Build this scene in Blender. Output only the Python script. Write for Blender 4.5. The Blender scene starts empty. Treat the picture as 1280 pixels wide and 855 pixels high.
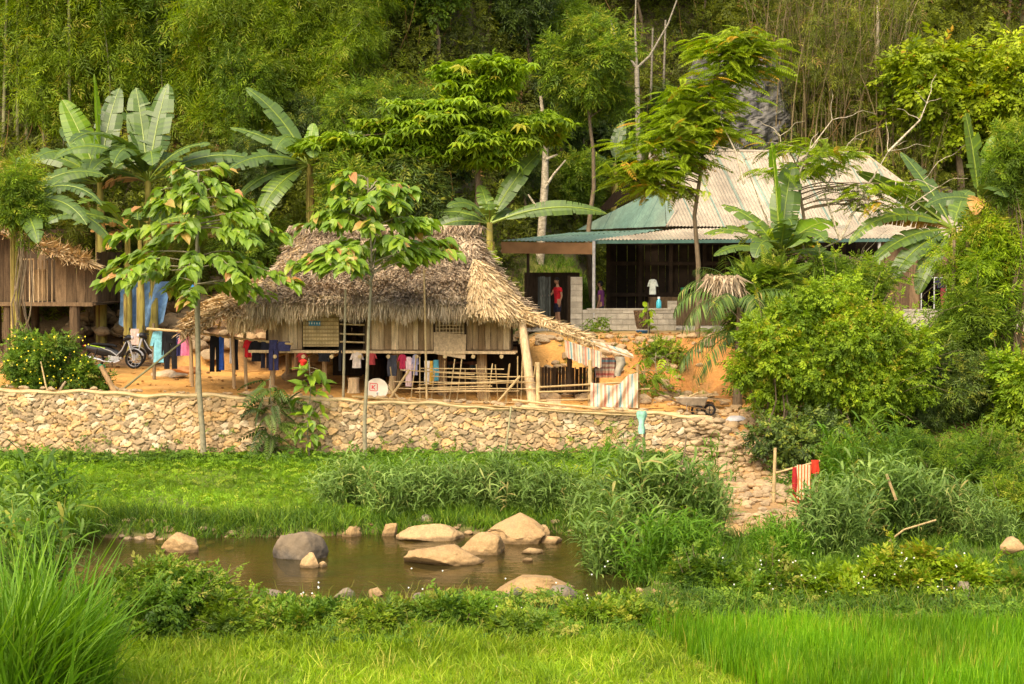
import bpy, math, random
import numpy as np
from mathutils import Vector, Matrix
PI = math.pi
rng = np.random.default_rng(11)
random.seed(5)
sc = bpy.context.scene
# ------------------------------------------------------------------ camera, sky, sun, exposure
CAMZ, FPX, PITCH = 6.0, 2160.0, math.atan(96.5 / 2160)
cam = bpy.data.objects.new('camera', bpy.data.cameras.new('camera'))
sc.collection.objects.link(cam); sc.camera = cam
cam.location = (0, 0, CAMZ); cam.rotation_euler = (PI / 2 - PITCH, 0, 0)
cam.data.sensor_width = 36; cam.data.lens = FPX / 1280 * 36
cam.data.clip_start = 0.1; cam.data.clip_end = 2000
world = bpy.data.worlds.new('World'); sc.world = world; world.use_nodes = True
wn = world.node_tree
sky = wn.nodes.new('ShaderNodeTexSky'); sky.sky_type = 'NISHITA'; sky.sun_disc = False
SUN_EL, SUN_AZ = math.radians(50), math.radians(205)      # azimuth clockwise from +Y: behind the camera, to the left
sky.sun_elevation = SUN_EL; sky.sun_rotation = SUN_AZ
sky.air_density = 1.0; sky.dust_density = 4.0; sky.ozone_density = 1.0
wn.links.new(sky.outputs[0], wn.nodes['Background'].inputs[0])
wn.nodes['Background'].inputs[1].default_value = 0.15
sl = bpy.data.lights.new('sun', 'SUN'); sl.energy = 1.25; sl.angle = math.radians(32); sl.color = (1.0, 0.93, 0.80)
sun = bpy.data.objects.new('sun', sl); sc.collection.objects.link(sun)
sd = Vector((math.sin(SUN_AZ) * math.cos(SUN_EL), math.cos(SUN_AZ) * math.cos(SUN_EL), math.sin(SUN_EL)))
sun.rotation_euler = sd.to_track_quat('Z', 'Y').to_euler(); sun.location = sd * 60
sc.view_settings.view_transform = 'Standard'; sc.view_settings.look = 'None'
sc.view_settings.gamma = 1; sc.view_settings.use_curve_mapping = False
sc.view_settings.exposure = 1.36
try:
    sc.view_settings.use_white_balance = True
    sc.view_settings.white_balance_temperature = 7500; sc.view_settings.white_balance_tint = 10
except Exception: pass
sc.cycles.max_bounces = 8; sc.cycles.diffuse_bounces = 5; sc.cycles.glossy_bounces = 2
sc.cycles.transmission_bounces = 5; sc.cycles.transparent_max_bounces = 6
sc.cycles.use_denoising = True

# ------------------------------------------------------------------ helpers
def sm(a, b, x):
    t = np.clip((np.asarray(x, float) - a) / (b - a), 0, 1); return t * t * (3 - 2 * t)
def wob(x, y, s=1.0, k=0):
    x = np.asarray(x, float) * s + k * 3.7; y = np.asarray(y, float) * s - k * 1.9
    return (np.sin(x * 1.3 + 1.7 * np.sin(y * .7)) + np.sin(y * 1.9 + 1.3 * np.sin(x * 1.1 + 1)) + .6 * np.sin(x * 3.1 + y * 2.3) + .5 * np.sin(y * 4.7 - x * 2.9 + 2)) / 3.1
def ztop(x): return np.interp(x, [-30, -13.6, -4, 4.5, 6], [2.9, 2.66, 2.38, 1.98, 1.9])
def zg(x, y):
    x = np.asarray(x, float); y = np.asarray(y, float)
    yn = 30.7 + .35 * np.sin(x * .35) + .2 * np.sin(x * 1.1 + 1)
    yf = 38.1 + .35 * np.sin(x * .5 + 2) + .18 * np.sin(x * 1.7)
    fld = .02 * wob(x, y, 1.2)
    bump = fld + .17 * sm(yn - 3.6, yn - 2.0, y)
    bed = -.42 + .06 * wob(x, y, 1.5)
    z = bump * (1 - sm(yn - .9, yn + .7, y)) + bed * sm(yn - .9, yn + .7, y)
    far = .18 + .12 * sm(yf, yf + 1.2, y) + .48 * sm(yf + 1, 45.5, y) + .05 * wob(x, y, .9, 2)
    z = z * (1 - sm(yf - .7, yf + .5, y)) + far * sm(yf - .7, yf + .5, y)
    spit = sm(1.6, 3.0, x + .5 * np.sin(y * .9)) * sm(29.5, 31, y) * (1 - sm(36.6, 38, y))
    z = z * (1 - spit) + (.22 + .1 * wob(x, y, .8, 4)) * spit
    # yard behind the wall, terrace of the second house
    yard = ztop(x) - .06 + .05 * np.clip(y - 46, 0, 10) + .03 * wob(x, y, .8, 1)
    lft = np.where(x < 5.4, 1.0, 0.0) * sm(46.02, 46.1, y)
    ramp = .35 + 1.75 * sm(43, 50, y) + .08 * wob(x, y, 1.3, 3)
    rgt = sm(4.2, 5.2, x) * sm(41.5, 43.5, y)
    z = z * (1 - rgt) + ramp * rgt
    z = np.where(x < 5.4, z * (1 - lft) + np.maximum(yard, 0) * lft * (1 - sm(4.6, 5.4, x)) + ramp * lft * sm(4.6, 5.4, x), z)
    z = z + 1.15 * sm(52.7, 53.9, y + .35 * wob(x, y, 1.3, 4)) * sm(-11.2, -9.8, x) * (1 - sm(-2, 0, x)) * (x < 5)
    terr = sm(-1.2, 1.2, x)
    up = sm(50.6 + .9 * np.sin(x * 1.4) + .35 * wob(x, y, 2.2, 3), 53.9, y) * terr
    z = z * (1 - up) + (3.7 + .04 * wob(x, y, 1.1, 5)) * up
    # hill
    yh = np.interp(x, [-40, -6, -2, 2, 5, 40], [59.5, 59.5, 62, 70.5, 72, 72.5])
    t = y - yh + 1.2 * wob(x, y, .22, 6)
    h = 1.42 * (np.sqrt(t * t + 2.5) + t) * .5
    h = np.where(h > 42, 42 + (h - 42) * .05, h)
    h = h * sm(-4, 1, t)
    kn = 2.4 * sm(61.8, 69.5, y) * sm(-2, 1, x) * (1 - sm(2.2, 3.9, x))      # low grassy bank behind the awning
    return z + h * (1 + .06 * wob(x, y, .5, 7)) + kn + .25 * wob(x, y, .8, 8) * sm(.5, 4, h)
def ray(px, py):
    c, s = math.cos(PITCH), math.sin(PITCH); u = (427.5 - py) / FPX; r = (px - 640) / FPX
    return np.array([r, c + u * s, -s + u * c])
def at(px, py, d):
    v = ray(px, py); v = v / v[1] * d; return np.array([v[0], d, CAMZ + v[2]])
def xz(px, d): return (px - 640) / FPX * d / math.cos(PITCH)
def hit(px, py, y0=20.):
    v = ray(px, py); v = v / v[1]; ys = np.arange(y0, 110, .05)
    below = CAMZ + v[2] * ys <= zg(v[0] * ys, ys)
    i = int(np.argmax(below)) if below.any() else len(ys) - 1
    return np.array([v[0] * ys[i], ys[i], float(zg(v[0] * ys[i], ys[i]))])
def nrm(a):
    a = np.asarray(a, float); return a / np.maximum(np.linalg.norm(a, axis=-1, keepdims=True), 1e-9)
def rdir(n):
    return nrm(rng.normal(size=(n, 3)))

class G:
    def __init__(s): s.V = []; s.L = []; s.C = []; s.A = []; s.n = 0
    def add(s, V, F, a=.5):
        V = np.asarray(V, float).reshape(-1, 3); F = np.asarray(F, np.int64)
        s.V.append(V); s.L.append((F + s.n).ravel()); s.C.append(np.full(len(F), F.shape[1], np.int64))
        s.A.append(np.full(len(F), a, float) if np.isscalar(a) else np.asarray(a, float)); s.n += len(V); return s
    def quads(s, Q, a=.5):
        Q = np.asarray(Q, float); n = len(Q); return s.add(Q.reshape(-1, 3), np.arange(n * 4).reshape(n, 4), a)
    def poly(s, P, a=.5): P = np.asarray(P, float); return s.add(P, np.arange(len(P))[None], a)
    def grid(s, P, a=.5, wrap=False):
        P = np.asarray(P, float); r, c = P.shape[:2]; I = np.arange(r * c).reshape(r, c)
        if wrap: I = np.concatenate([I, I[:, :1]], 1)
        F = np.stack([I[:-1, :-1], I[:-1, 1:], I[1:, 1:], I[1:, :-1]], -1).reshape(-1, 4)
        return s.add(P.reshape(-1, 3), F, a)
    def tube(s, pts, rad, n=6, a=.5, cap=True):
        pts = np.asarray(pts, float); m = len(pts); rad = np.broadcast_to(np.asarray(rad, float), (m,))
        T = nrm(np.gradient(pts, axis=0)); ref = np.array([0, 0, 1.]) if abs(T[:, 2]).mean() < .8 else np.array([1., 0, 0])
        X = nrm(np.cross(T, ref)); Y = np.cross(T, X); th = np.arange(n) * 2 * PI / n
        P = pts[:, None] + rad[:, None, None] * (np.cos(th)[None, :, None] * X[:, None] + np.sin(th)[None, :, None] * Y[:, None])
        s.grid(P, a, True)
        if cap: s.add(P[0], np.arange(n)[None], a); s.add(P[-1], np.arange(n)[::-1][None], a)
        return s
    def box(s, c, d, R=None, a=.5):
        k = np.array([[x, y, z] for x in (-.5, .5) for y in (-.5, .5) for z in (-.5, .5)]) * np.asarray(d, float)
        if R is not None: k = k @ np.asarray(R).T
        k = k + np.asarray(c, float)
        return s.add(k, [[0, 1, 3, 2], [4, 6, 7, 5], [0, 4, 5, 1], [2, 3, 7, 6], [0, 2, 6, 4], [1, 5, 7, 3]], a)
    def beam(s, p, q, w=.08, h=None, a=.5):
        p = np.asarray(p, float); q = np.asarray(q, float); x = nrm(q - p); r = np.array([0, 0, 1.]) if abs(x[2]) < .95 else np.array([0, 1., 0])
        y = nrm(np.cross(r, x)); z = np.cross(x, y); return s.box((p + q) / 2, (np.linalg.norm(q - p), w, h or w), np.stack([x, y, z], 1), a)
    def stamp(s, T, R, pos, sc_, a=None, jit=.05):
        Tq, Ta = T; n = len(pos)
        Q = np.einsum('nij,kqj->nkqi', R, Tq) * np.broadcast_to(np.asarray(sc_, float), (n,))[:, None, None, None] + pos[:, None, None, :]
        if a is None: a = rng.random(n)
        A = np.clip(a[:, None] + (rng.random((n, len(Tq))) - .5) * 2 * jit, 0, .999)
        if Ta is not None: A = np.where(Ta[None] >= 0, Ta[None], A)
        return s.quads(Q.reshape(-1, 4, 3), A.ravel())
    def lathe(s, c, prof, n=16, a=.5, R=None):
        th = np.arange(n) * 2 * PI / n
        P = np.array([[[r * math.cos(t), r * math.sin(t), z] for t in th] for r, z in prof])
        if R is not None: P = P @ np.asarray(R).T
        return s.grid(P + np.asarray(c, float), a, True)

def tag(o, label=None, cat=None, group=None, kind=None):
    if label: o['label'] = label
    if cat: o['category'] = cat
    if group: o['group'] = group
    if kind: o['kind'] = kind
    return o
ORG = {}
def empty(name, loc, label, cat, group=None):
    o = bpy.data.objects.new(name, None); sc.collection.objects.link(o); o.location = Vector([float(v) for v in loc]); o.empty_display_size = .1
    return tag(o, label, cat, group)
def wloc(o):
    v = Vector(o.location)
    return v + wloc(o.parent) if o.parent else v
def mk(name, g, mat, parent=None, smooth=False, loc=None):
    me = bpy.data.meshes.new(name)
    V = np.concatenate(g.V); L = np.concatenate(g.L); C = np.concatenate(g.C); A = np.concatenate(g.A)
    org = np.array(wloc(parent)) if parent else (np.asarray(loc, float) if loc is not None else np.zeros(3))
    V = V - org
    me.vertices.add(len(V)); me.vertices.foreach_set('co', V.astype(np.float32).ravel())
    me.loops.add(len(L)); me.loops.foreach_set('vertex_index', L.astype(np.int32))
    me.polygons.add(len(C)); me.polygons.foreach_set('loop_start', (np.cumsum(C) - C).astype(np.int32))
    me.polygons.foreach_set('use_smooth', np.full(len(C), smooth))
    me.update(calc_edges=True)
    at_ = me.attributes.new('v', 'FLOAT', 'FACE'); at_.data.foreach_set('value', A.astype(np.float32))
    me.materials.append(mat)
    o = bpy.data.objects.new(name, me); sc.collection.objects.link(o)
    if parent: o.parent = parent
    else: o.location = Vector([float(v) for v in org])
    return o
def dup(o, parent=None):
    c = o.copy(); sc.collection.objects.link(c)
    if parent: c.parent = parent
    for ch in [k for k in bpy.data.objects if k.parent == o]: dup(ch, c)
    return c

# ------------------------------------------------------------------ materials
MATS = {}
def nodes(name):
    m = bpy.data.materials.new(name); m.use_nodes = True; nt = m.node_tree; return m, nt, nt.nodes['Principled BSDF']
def ramp_node(nt, fac, stops):
    r = nt.nodes.new('ShaderNodeValToRGB'); e = r.color_ramp.elements
    while len(e) < len(stops): e.new(.5)
    for k, (p, c) in zip(e, stops): k.position = p; k.color = (*c, 1)
    nt.links.new(fac, r.inputs[0]); return r.outputs[0]
def noise(nt, scale, detail=4, dist=0, vec=None):
    n = nt.nodes.new('ShaderNodeTexNoise'); n.inputs['Scale'].default_value = scale; n.inputs['Detail'].default_value = detail
    n.inputs['Distortion'].default_value = dist
    if vec is None:
        vec = nt.nodes.new('ShaderNodeNewGeometry').outputs['Position']
    nt.links.new(vec, n.inputs['Vector']); return n.outputs['Fac']
def mul(nt, col, fac, lo, hi):
    mr = nt.nodes.new('ShaderNodeMapRange'); mr.inputs[1].default_value = .3; mr.inputs[2].default_value = .7
    mr.inputs[3].default_value = lo; mr.inputs[4].default_value = hi; nt.links.new(fac, mr.inputs[0])
    v = nt.nodes.new('ShaderNodeVectorMath'); v.operation = 'SCALE'; nt.links.new(col, v.inputs[0]); nt.links.new(mr.outputs[0], v.inputs['Scale'])
    return v.outputs[0]
def stretch(nt, sx, sy, sz):
    g_ = nt.nodes.new('ShaderNodeNewGeometry'); v = nt.nodes.new('ShaderNodeVectorMath'); v.operation = 'MULTIPLY'
    nt.links.new(g_.outputs['Position'], v.inputs[0]); v.inputs[1].default_value = (sx, sy, sz); return v.outputs[0]
def leafm(name, stops, trans=.3, big=.25, spec=.25, rough=.55):
    if name in MATS: return MATS[name]
    m, nt, b = nodes(name)
    a = nt.nodes.new('ShaderNodeAttribute'); a.attribute_name = 'v'
    c = ramp_node(nt, a.outputs['Fac'], stops)
    hs = nt.nodes.new('ShaderNodeVectorMath'); hs.operation = 'MULTIPLY'; nt.links.new(c, hs.inputs[0]); hs.inputs[1].default_value = (1.10, 1.0, .78); c = hs.outputs[0]
    c = mul(nt, c, noise(nt, .55, 2), 1 - big, 1 + big)
    nt.links.new(c, b.inputs['Base Color']); b.inputs['Roughness'].default_value = rough
    b.inputs['Specular IOR Level'].default_value = spec
    t = nt.nodes.new('ShaderNodeBsdfTranslucent'); g_ = nt.nodes.new('ShaderNodeMix'); g_.data_type = 'RGBA'; g_.blend_type = 'MULTIPLY'
    g_.inputs[0].default_value = 1; nt.links.new(c, g_.inputs[6]); g_.inputs[7].default_value = (1.5, 1.5, .5, 1)
    nt.links.new(g_.outputs[2], t.inputs['Color'])
    mx = nt.nodes.new('ShaderNodeMixShader'); mx.inputs[0].default_value = trans
    nt.links.new(b.outputs[0], mx.inputs[1]); nt.links.new(t.outputs[0], mx.inputs[2])
    nt.links.new(mx.outputs[0], nt.nodes['Material Output'].inputs[0]); MATS[name] = m; return m
def genm(name, stops, rough=.85, scale=6, amt=.25, bump=.0, st=None, spec=.2, metal=0, fine=None, dirt=None):
    if name in MATS: return MATS[name]
    m, nt, b = nodes(name)
    a = nt.nodes.new('ShaderNodeAttribute'); a.attribute_name = 'v'
    c = ramp_node(nt, a.outputs['Fac'], stops)
    vec = stretch(nt, *st) if st else None
    f = noise(nt, scale, 5, .3, vec); c = mul(nt, c, f, 1 - amt, 1 + amt)
    if fine: c = mul(nt, c, noise(nt, fine, 2), .85, 1.12)
    if dirt:
        mx = nt.nodes.new('ShaderNodeMix'); mx.data_type = 'RGBA'; nf = noise(nt, dirt[1], 4, .5); mr = nt.nodes.new('ShaderNodeMapRange')
        mr.inputs[1].default_value = .45; mr.inputs[2].default_value = .7; mr.inputs[4].default_value = dirt[2]; nt.links.new(nf, mr.inputs[0])
        nt.links.new(mr.outputs[0], mx.inputs[0]); nt.links.new(c, mx.inputs[6]); mx.inputs[7].default_value = (*dirt[0], 1); c = mx.outputs[2]
    nt.links.new(c, b.inputs['Base Color']); b.inputs['Roughness'].default_value = rough; b.inputs['Metallic'].default_value = metal
    b.inputs['Specular IOR Level'].default_value = spec
    if bump:
        bp = nt.nodes.new('ShaderNodeBump'); bp.inputs['Strength'].default_value = 1; bp.inputs['Distance'].default_value = bump
        nt.links.new(noise(nt, scale * 3, 5, 0, vec), bp.inputs['Height']); nt.links.new(bp.outputs[0], b.inputs['Normal'])
    MATS[name] = m; return m
def flat(name, c, **k): return genm(name, [(0, c), (1, c)], **k)
# greens
M_grass = leafm('lawn_grass', [(0, (.06, .15, .012)), (.35, (.12, .26, .018)), (.75, (.20, .36, .022)), (1, (.36, .40, .08))], .35)
M_grassf = leafm('field_grass', [(0, (.09, .19, .012)), (.4, (.17, .31, .018)), (.8, (.26, .40, .025)), (1, (.40, .40, .10))], .35)
M_rice = leafm('rice', [(0, (.07, .21, .01)), (.5, (.12, .30, .012)), (.9, (.20, .38, .02)), (1, (.38, .38, .08))], .4)
M_reed = leafm('reed', [(0, (.06, .13, .03)), (.5, (.13, .24, .06)), (.85, (.22, .34, .11)), (1, (.32, .28, .12))], .3)
M_tall = leafm('tall_grass', [(0, (.05, .14, .012)), (.5, (.10, .25, .02)), (.9, (.18, .34, .04)), (1, (.32, .32, .10))], .4)
M_weed = leafm('weeds', [(0, (.03, .08, .012)), (.5, (.08, .18, .018)), (.85, (.16, .28, .025)), (1, (.24, .26, .06))], .3)
M_under = leafm('undergrowth', [(0, (.05, .075, .014)), (.4, (.11, .15, .022)), (.7, (.17, .22, .026)), (.86, (.26, .32, .034)), (.93, (.24, .155, .075)), (1, (.34, .23, .12))], .35, .4)
M_bamb = leafm('bamboo_leaf', [(0, (.08, .145, .014)), (.5, (.165, .27, .022)), (.85, (.28, .40, .03)), (1, (.34, .32, .07))], .42)
M_bambg = leafm('bamboo_leaf_green', [(0, (.07, .13, .012)), (.5, (.15, .25, .02)), (.85, (.24, .35, .025)), (1, (.28, .28, .06))], .45)
M_dark = leafm('dark_leaf', [(0, (.025, .05, .012)), (.5, (.055, .105, .02)), (.85, (.11, .19, .026)), (1, (.22, .26, .04))], .2, .3, .4)
M_mid = leafm('mid_leaf', [(0, (.045, .095, .012)), (.5, (.095, .18, .018)), (.85, (.18, .30, .025)), (1, (.28, .32, .05))], .3)
M_bright = leafm('bright_leaf', [(0, (.07, .15, .012)), (.5, (.15, .27, .018)), (.85, (.26, .40, .024)), (1, (.35, .34, .05))], .3)
M_yel = leafm('yellow_leaf', [(0, (.09, .16, .010)), (.5, (.20, .30, .016)), (.96, (.33, .44, .03)), (1, (.42, .28, .04))], .3)
M_pinn = leafm('pinnate_leaf', [(0, (.06, .12, .010)), (.5, (.17, .28, .02)), (.93, (.28, .40, .028)), (1, (.46, .28, .05))], .4)
M_big = leafm('big_leaf', [(0, (.08, .17, .025)), (.5, (.15, .28, .035)), (.88, (.25, .40, .04)), (.94, (.36, .30, .09)), (1, (.42, .20, .10))], .35, .15, .45, .4)
M_ban = leafm('banana_leaf', [(0, (.042, .088, .03)), (.45, (.074, .142, .04)), (.8, (.10, .19, .036)), (.93, (.18, .30, .03)), (1, (.33, .42, .12))], .3, .12, .5, .4)
M_banb = leafm('banana_leaf_bright', [(0, (.10, .22, .02)), (.6, (.16, .32, .02)), (1, (.34, .44, .10))], .45, .12, .5, .4)
M_dead = leafm('dead_leaf', [(0, (.16, .08, .03)), (.5, (.34, .18, .06)), (1, (.50, .34, .15))], .2)
M_palm = leafm('palm_leaf', [(0, (.03, .07, .02)), (.5, (.07, .14, .03)), (.9, (.13, .22, .05)), (1, (.30, .27, .12))], .2)
# wood, straw, stone
M_bark = genm('bark', [(0, (.10, .07, .04)), (1, (.24, .18, .11))], .9, 5, .3, .01, (4, 4, 1))
M_paleb = genm('pale_bark', [(0, (.30, .25, .17)), (1, (.50, .43, .31))], .9, 5, .35, .01, (1, 1, 4), dirt=((.12, .10, .05), 9, .7))
M_greyb = genm('grey_bark', [(0, (.17, .15, .11)), (1, (.30, .265, .20))], .9, 5, .35, .01, (1, 1, 4))
M_greenb = genm('green_bark', [(0, (.18, .155, .09)), (1, (.30, .265, .165))], .9, 6, .25, .006, dirt=((.32, .29, .20), 7, .6))
M_bpole = genm('bamboo_pole_grey', [(0, (.13, .13, .06)), (1, (.28, .26, .14))], .7, 3, .3)
M_bamy = genm('bamboo_pole_tan', [(0, (.30, .20, .085)), (1, (.52, .38, .19))], .7, 8, .25, 0, (1, 1, 1), fine=60)
M_wood = genm('weathered_wood', [(0, (.20, .12, .055)), (.5, (.39, .265, .14)), (1, (.58, .42, .24))], .9, 3, .3, .006, (6, 6, .8), fine=45)
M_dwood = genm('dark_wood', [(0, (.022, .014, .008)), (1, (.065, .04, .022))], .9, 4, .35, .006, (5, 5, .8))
M_thatch = genm('thatch', [(0, (.19, .13, .08)), (.35, (.31, .225, .145)), (.7, (.43, .33, .21)), (1, (.60, .48, .32))], .95, 1.6, .3, fine=25)
M_straw = genm('straw', [(0, (.30, .185, .08)), (.5, (.52, .37, .19)), (1, (.70, .54, .31))], .9, 3, .2, fine=30)
M_stone = genm('wall_stone', [(0, (.22, .155, .08)), (.02, (.26, .19, .11)), (.3, (.33, .24, .14)), (.6, (.46, .33, .18)), (.8, (.54, .33, .14)), (1, (.54, .44, .30))], .95, 7, .22, .012, fine=40, dirt=((.46, .27, .11), .55, .5))
M_rock = genm('river_rock', [(0, (.34, .215, .095)), (1, (.45, .295, .14))], .9, 2.6, .26, .045, fine=28, dirt=((.20, .14, .075), 2.6, .65))
def wet(m):
    nt = m.node_tree; b = nt.nodes['Principled BSDF']; l = b.inputs['Base Color'].links[0].from_socket; g_ = nt.nodes.new('ShaderNodeNewGeometry'); sp = nt.nodes.new('ShaderNodeSeparateXYZ'); nt.links.new(g_.outputs['Position'], sp.inputs[0])
    ad = nt.nodes.new('ShaderNodeMath'); ad.operation = 'MULTIPLY_ADD'; ad.inputs[1].default_value = .10; nt.links.new(noise(nt, 3, 3), ad.inputs[0]); nt.links.new(sp.outputs[2], ad.inputs[2]); mr = nt.nodes.new('ShaderNodeMapRange'); mr.inputs[1].default_value = .09; mr.inputs[2].default_value = .14; mr.inputs[3].default_value = .42; mr.inputs[4].default_value = 1; nt.links.new(ad.outputs[0], mr.inputs[0])
    v = nt.nodes.new('ShaderNodeVectorMath'); v.operation = 'SCALE'; nt.links.new(l, v.inputs[0]); nt.links.new(mr.outputs[0], v.inputs['Scale']); nt.links.new(v.outputs[0], b.inputs['Base Color'])
wet(M_rock)
M_grock = genm('grey_rock', [(0, (.085, .072, .055)), (1, (.22, .18, .13))], .9, 2.2, .3, .03, fine=25, dirt=((.30, .22, .13), 1.4, .55))
M_cliff = genm('cliff_rock', [(0, (.035, .035, .034)), (1, (.15, .145, .135))], .9, 1.5, .5, .06, (1.5, 1.5, .5), fine=8, dirt=((.24, .22, .18), 3, .5))
M_block = genm('concrete_block', [(0, (.30, .27, .21)), (1, (.43, .39, .31))], .95, 5, .18, .004, fine=40)
M_metalw = genm('weathered_sheet', [(0, (.14, .22, .17)), (.2, (.23, .245, .18)), (.5, (.32, .27, .195)), (1, (.39, .325, .235))], .65, .9, .22, 0, (1, 1, 1), .3, fine=6, dirt=((.17, .14, .10), .8, .5))
M_teal = genm('teal_sheet', [(0, (.06, .13, .105)), (.5, (.105, .185, .14)), (1, (.21, .25, .185))], .55, 1.2, .22, spec=.4, fine=8)
M_black = flat('black_plastic', (.015, .015, .016), rough=.4, amt=.1, spec=.5)
M_rubber = flat('rubber', (.02, .019, .018), rough=.9, amt=.3)
M_chrome = flat('chrome', (.55, .55, .55), rough=.3, metal=.9, amt=.1)
M_silver = flat('silver_plastic', (.50, .50, .48), rough=.4, amt=.1, spec=.5)
M_lime = flat('lime_plastic', (.38, .62, .05), rough=.4, amt=.1)
# ------------------------------------------------------------------ ground sheet
def ground():
    ys = np.unique(np.concatenate([np.array([-40, -10, 5, 14]), np.arange(18, 46, .16), np.array([46.0, 46.03, 46.06, 46.1, 46.14]), np.arange(46.2, 60, .2), np.arange(60, 92, .4), np.arange(92, 130, 3), np.array([150, 200, 300, 500])]))
    xs = np.concatenate([np.array([-400, -200, -100, -60, -40]), np.arange(-30, -19, .6), np.arange(-19, 20, .17), np.arange(20, 31, .6), np.array([40, 60, 100, 200, 400])])
    X, Y = np.meshgrid(xs, ys); Z = zg(X, Y); g = G(); g.grid(np.stack([X, Y, Z], -1))
    m, nt, b = nodes('earth')
    a = nt.nodes.new('ShaderNodeVertexColor'); a.layer_name = 'Col'
    c = mul(nt, a.outputs[0], noise(nt, 1.1, 6, .5), .72, 1.22); c = mul(nt, c, noise(nt, 14, 4), .82, 1.15)
    nt.links.new(c, b.inputs['Base Color']); b.inputs['Roughness'].default_value = .95; b.inputs['Specular IOR Level'].default_value = .1
    bp = nt.nodes.new('ShaderNodeBump'); bp.inputs['Distance'].default_value = .05; nt.links.new(noise(nt, 7, 8), bp.inputs['Height']); nt.links.new(bp.outputs[0], b.inputs['Normal'])
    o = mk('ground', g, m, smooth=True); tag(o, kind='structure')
    col = np.zeros((X.size, 3)); x = X.ravel(); y = Y.ravel(); z = Z.ravel()
    def lay(c, w): col[:] = col * (1 - w[:, None]) + np.array(c) * w[:, None]
    lay((.10, .13, .03), np.ones(x.size))
    lay((.20, .14, .05), (z < -.02) * 1.0); lay((.10, .12, .03), (z < -.02) * sm(.1, .7, wob(x, y, 1.2, 4)) * .8); lay((.17, .12, .06), sm(.16, .02, z) * (z > -.1))
    n1 = wob(x, y, .9, 9)
    lay((.16, .19, .045), sm(27.5, 26, y)); lay((.30, .20, .09), sm(27.5, 26, y) * sm(.35, .9, n1) * .7)
    lay((.13, .17, .04), sm(38.5, 39.5, y) * (y < 46)); lay((.56, .29, .085), (y >= 46.0) * (1 - sm(58, 60.5, y)))
    lay((.40, .25, .11), (y > 46) * sm(.3, .9, wob(x, y, .7, 3)) * .5 * (1 - sm(58, 60, y)))
    lay((.38, .235, .105), sm(4.2, 5, x) * sm(36.5, 38.5, y) * (1 - sm(7.5, 8.5, x)) * (y < 47))
    lay((.42, .19, .06), sm(1.5, 3, x) * sm(48.5, 50.5, y) * (1 - sm(54.5, 56, y))); lay((.20, .12, .05), sm(1.5, 3, x) * sm(49.5, 51, y) * (1 - sm(54, 55, y)) * sm(.2, .8, wob(x, y, 1.6, 2)) * .7)
    lay((.46, .30, .15), sm(-1, 1, x) * sm(54, 56, y) * (1 - sm(60, 62, y)) * .5)
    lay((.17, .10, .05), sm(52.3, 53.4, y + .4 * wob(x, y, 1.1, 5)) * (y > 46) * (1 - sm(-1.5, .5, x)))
    hz = sm(57.5, 61, y) * np.where(x < 0, 1, sm(61, 64, y)); lay((.13, .105, .055), hz)
    lay((.20, .12, .06), hz * sm(.45, .9, wob(x, y, .6, 12)) * .7)
    lay((.14, .15, .035), sm(62.5, 64, y) * sm(0, 1, x) * (1 - sm(8, 9, x)) * (1 - sm(68, 70, y)))
    lay((.16, .12, .05), sm(9, 11, x) * sm(36, 38, y) * (1 - sm(50, 55, y)) * .8)
    ca = o.data.color_attributes.new('Col', 'FLOAT_COLOR', 'POINT')
    ca.data.foreach_set('color', np.concatenate([col, np.ones((x.size, 1))], 1).astype(np.float32).ravel())
ground()
def river():
    g = G(); xs = np.linspace(-60, 60, 121); ys = np.linspace(29.5, 40, 22); X, Y = np.meshgrid(xs, ys)
    g.grid(np.stack([X, Y, 0 * X], -1))
    m, nt, b = nodes('river_water'); nt.nodes.remove(b)
    tr = nt.nodes.new('ShaderNodeBsdfTransparent'); tr.inputs[0].default_value = (.72, .66, .36, 1)
    df = nt.nodes.new('ShaderNodeBsdfDiffuse'); df.inputs[0].default_value = (.085, .068, .022, 1)
    gl = nt.nodes.new('ShaderNodeBsdfGlossy'); gl.inputs['Roughness'].default_value = .06; gl.inputs[0].default_value = (.9, .9, .9, 1)
    fr = nt.nodes.new('ShaderNodeFresnel'); fr.inputs[0].default_value = 1.33
    v = stretch(nt, .9, 3.2, 1); h = noise(nt, 2.2, 4, .6, v)
    bp = nt.nodes.new('ShaderNodeBump'); bp.inputs['Distance'].default_value = .02; bp.inputs['Strength'].default_value = .55; nt.links.new(h, bp.inputs['Height'])
    nt.links.new(bp.outputs[0], gl.inputs['Normal']); nt.links.new(bp.outputs[0], fr.inputs['Normal'])
    m1 = nt.nodes.new('ShaderNodeMixShader'); m1.inputs[0].default_value = .30; nt.links.new(tr.outputs[0], m1.inputs[1]); nt.links.new(df.outputs[0], m1.inputs[2])
    mt = nt.nodes.new('ShaderNodeMath'); mt.operation = 'MULTIPLY'; mt.inputs[1].default_value = .9; nt.links.new(fr.outputs[0], mt.inputs[0])
    m2 = nt.nodes.new('ShaderNodeMixShader'); nt.links.new(mt.outputs[0], m2.inputs[0]); nt.links.new(m1.outputs[0], m2.inputs[1]); nt.links.new(gl.outputs[0], m2.inputs[2])
    nt.links.new(m2.outputs[0], nt.nodes['Material Output'].inputs[0])
    tag(mk('river_water', g, m, smooth=True), kind='structure')
river()

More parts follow.
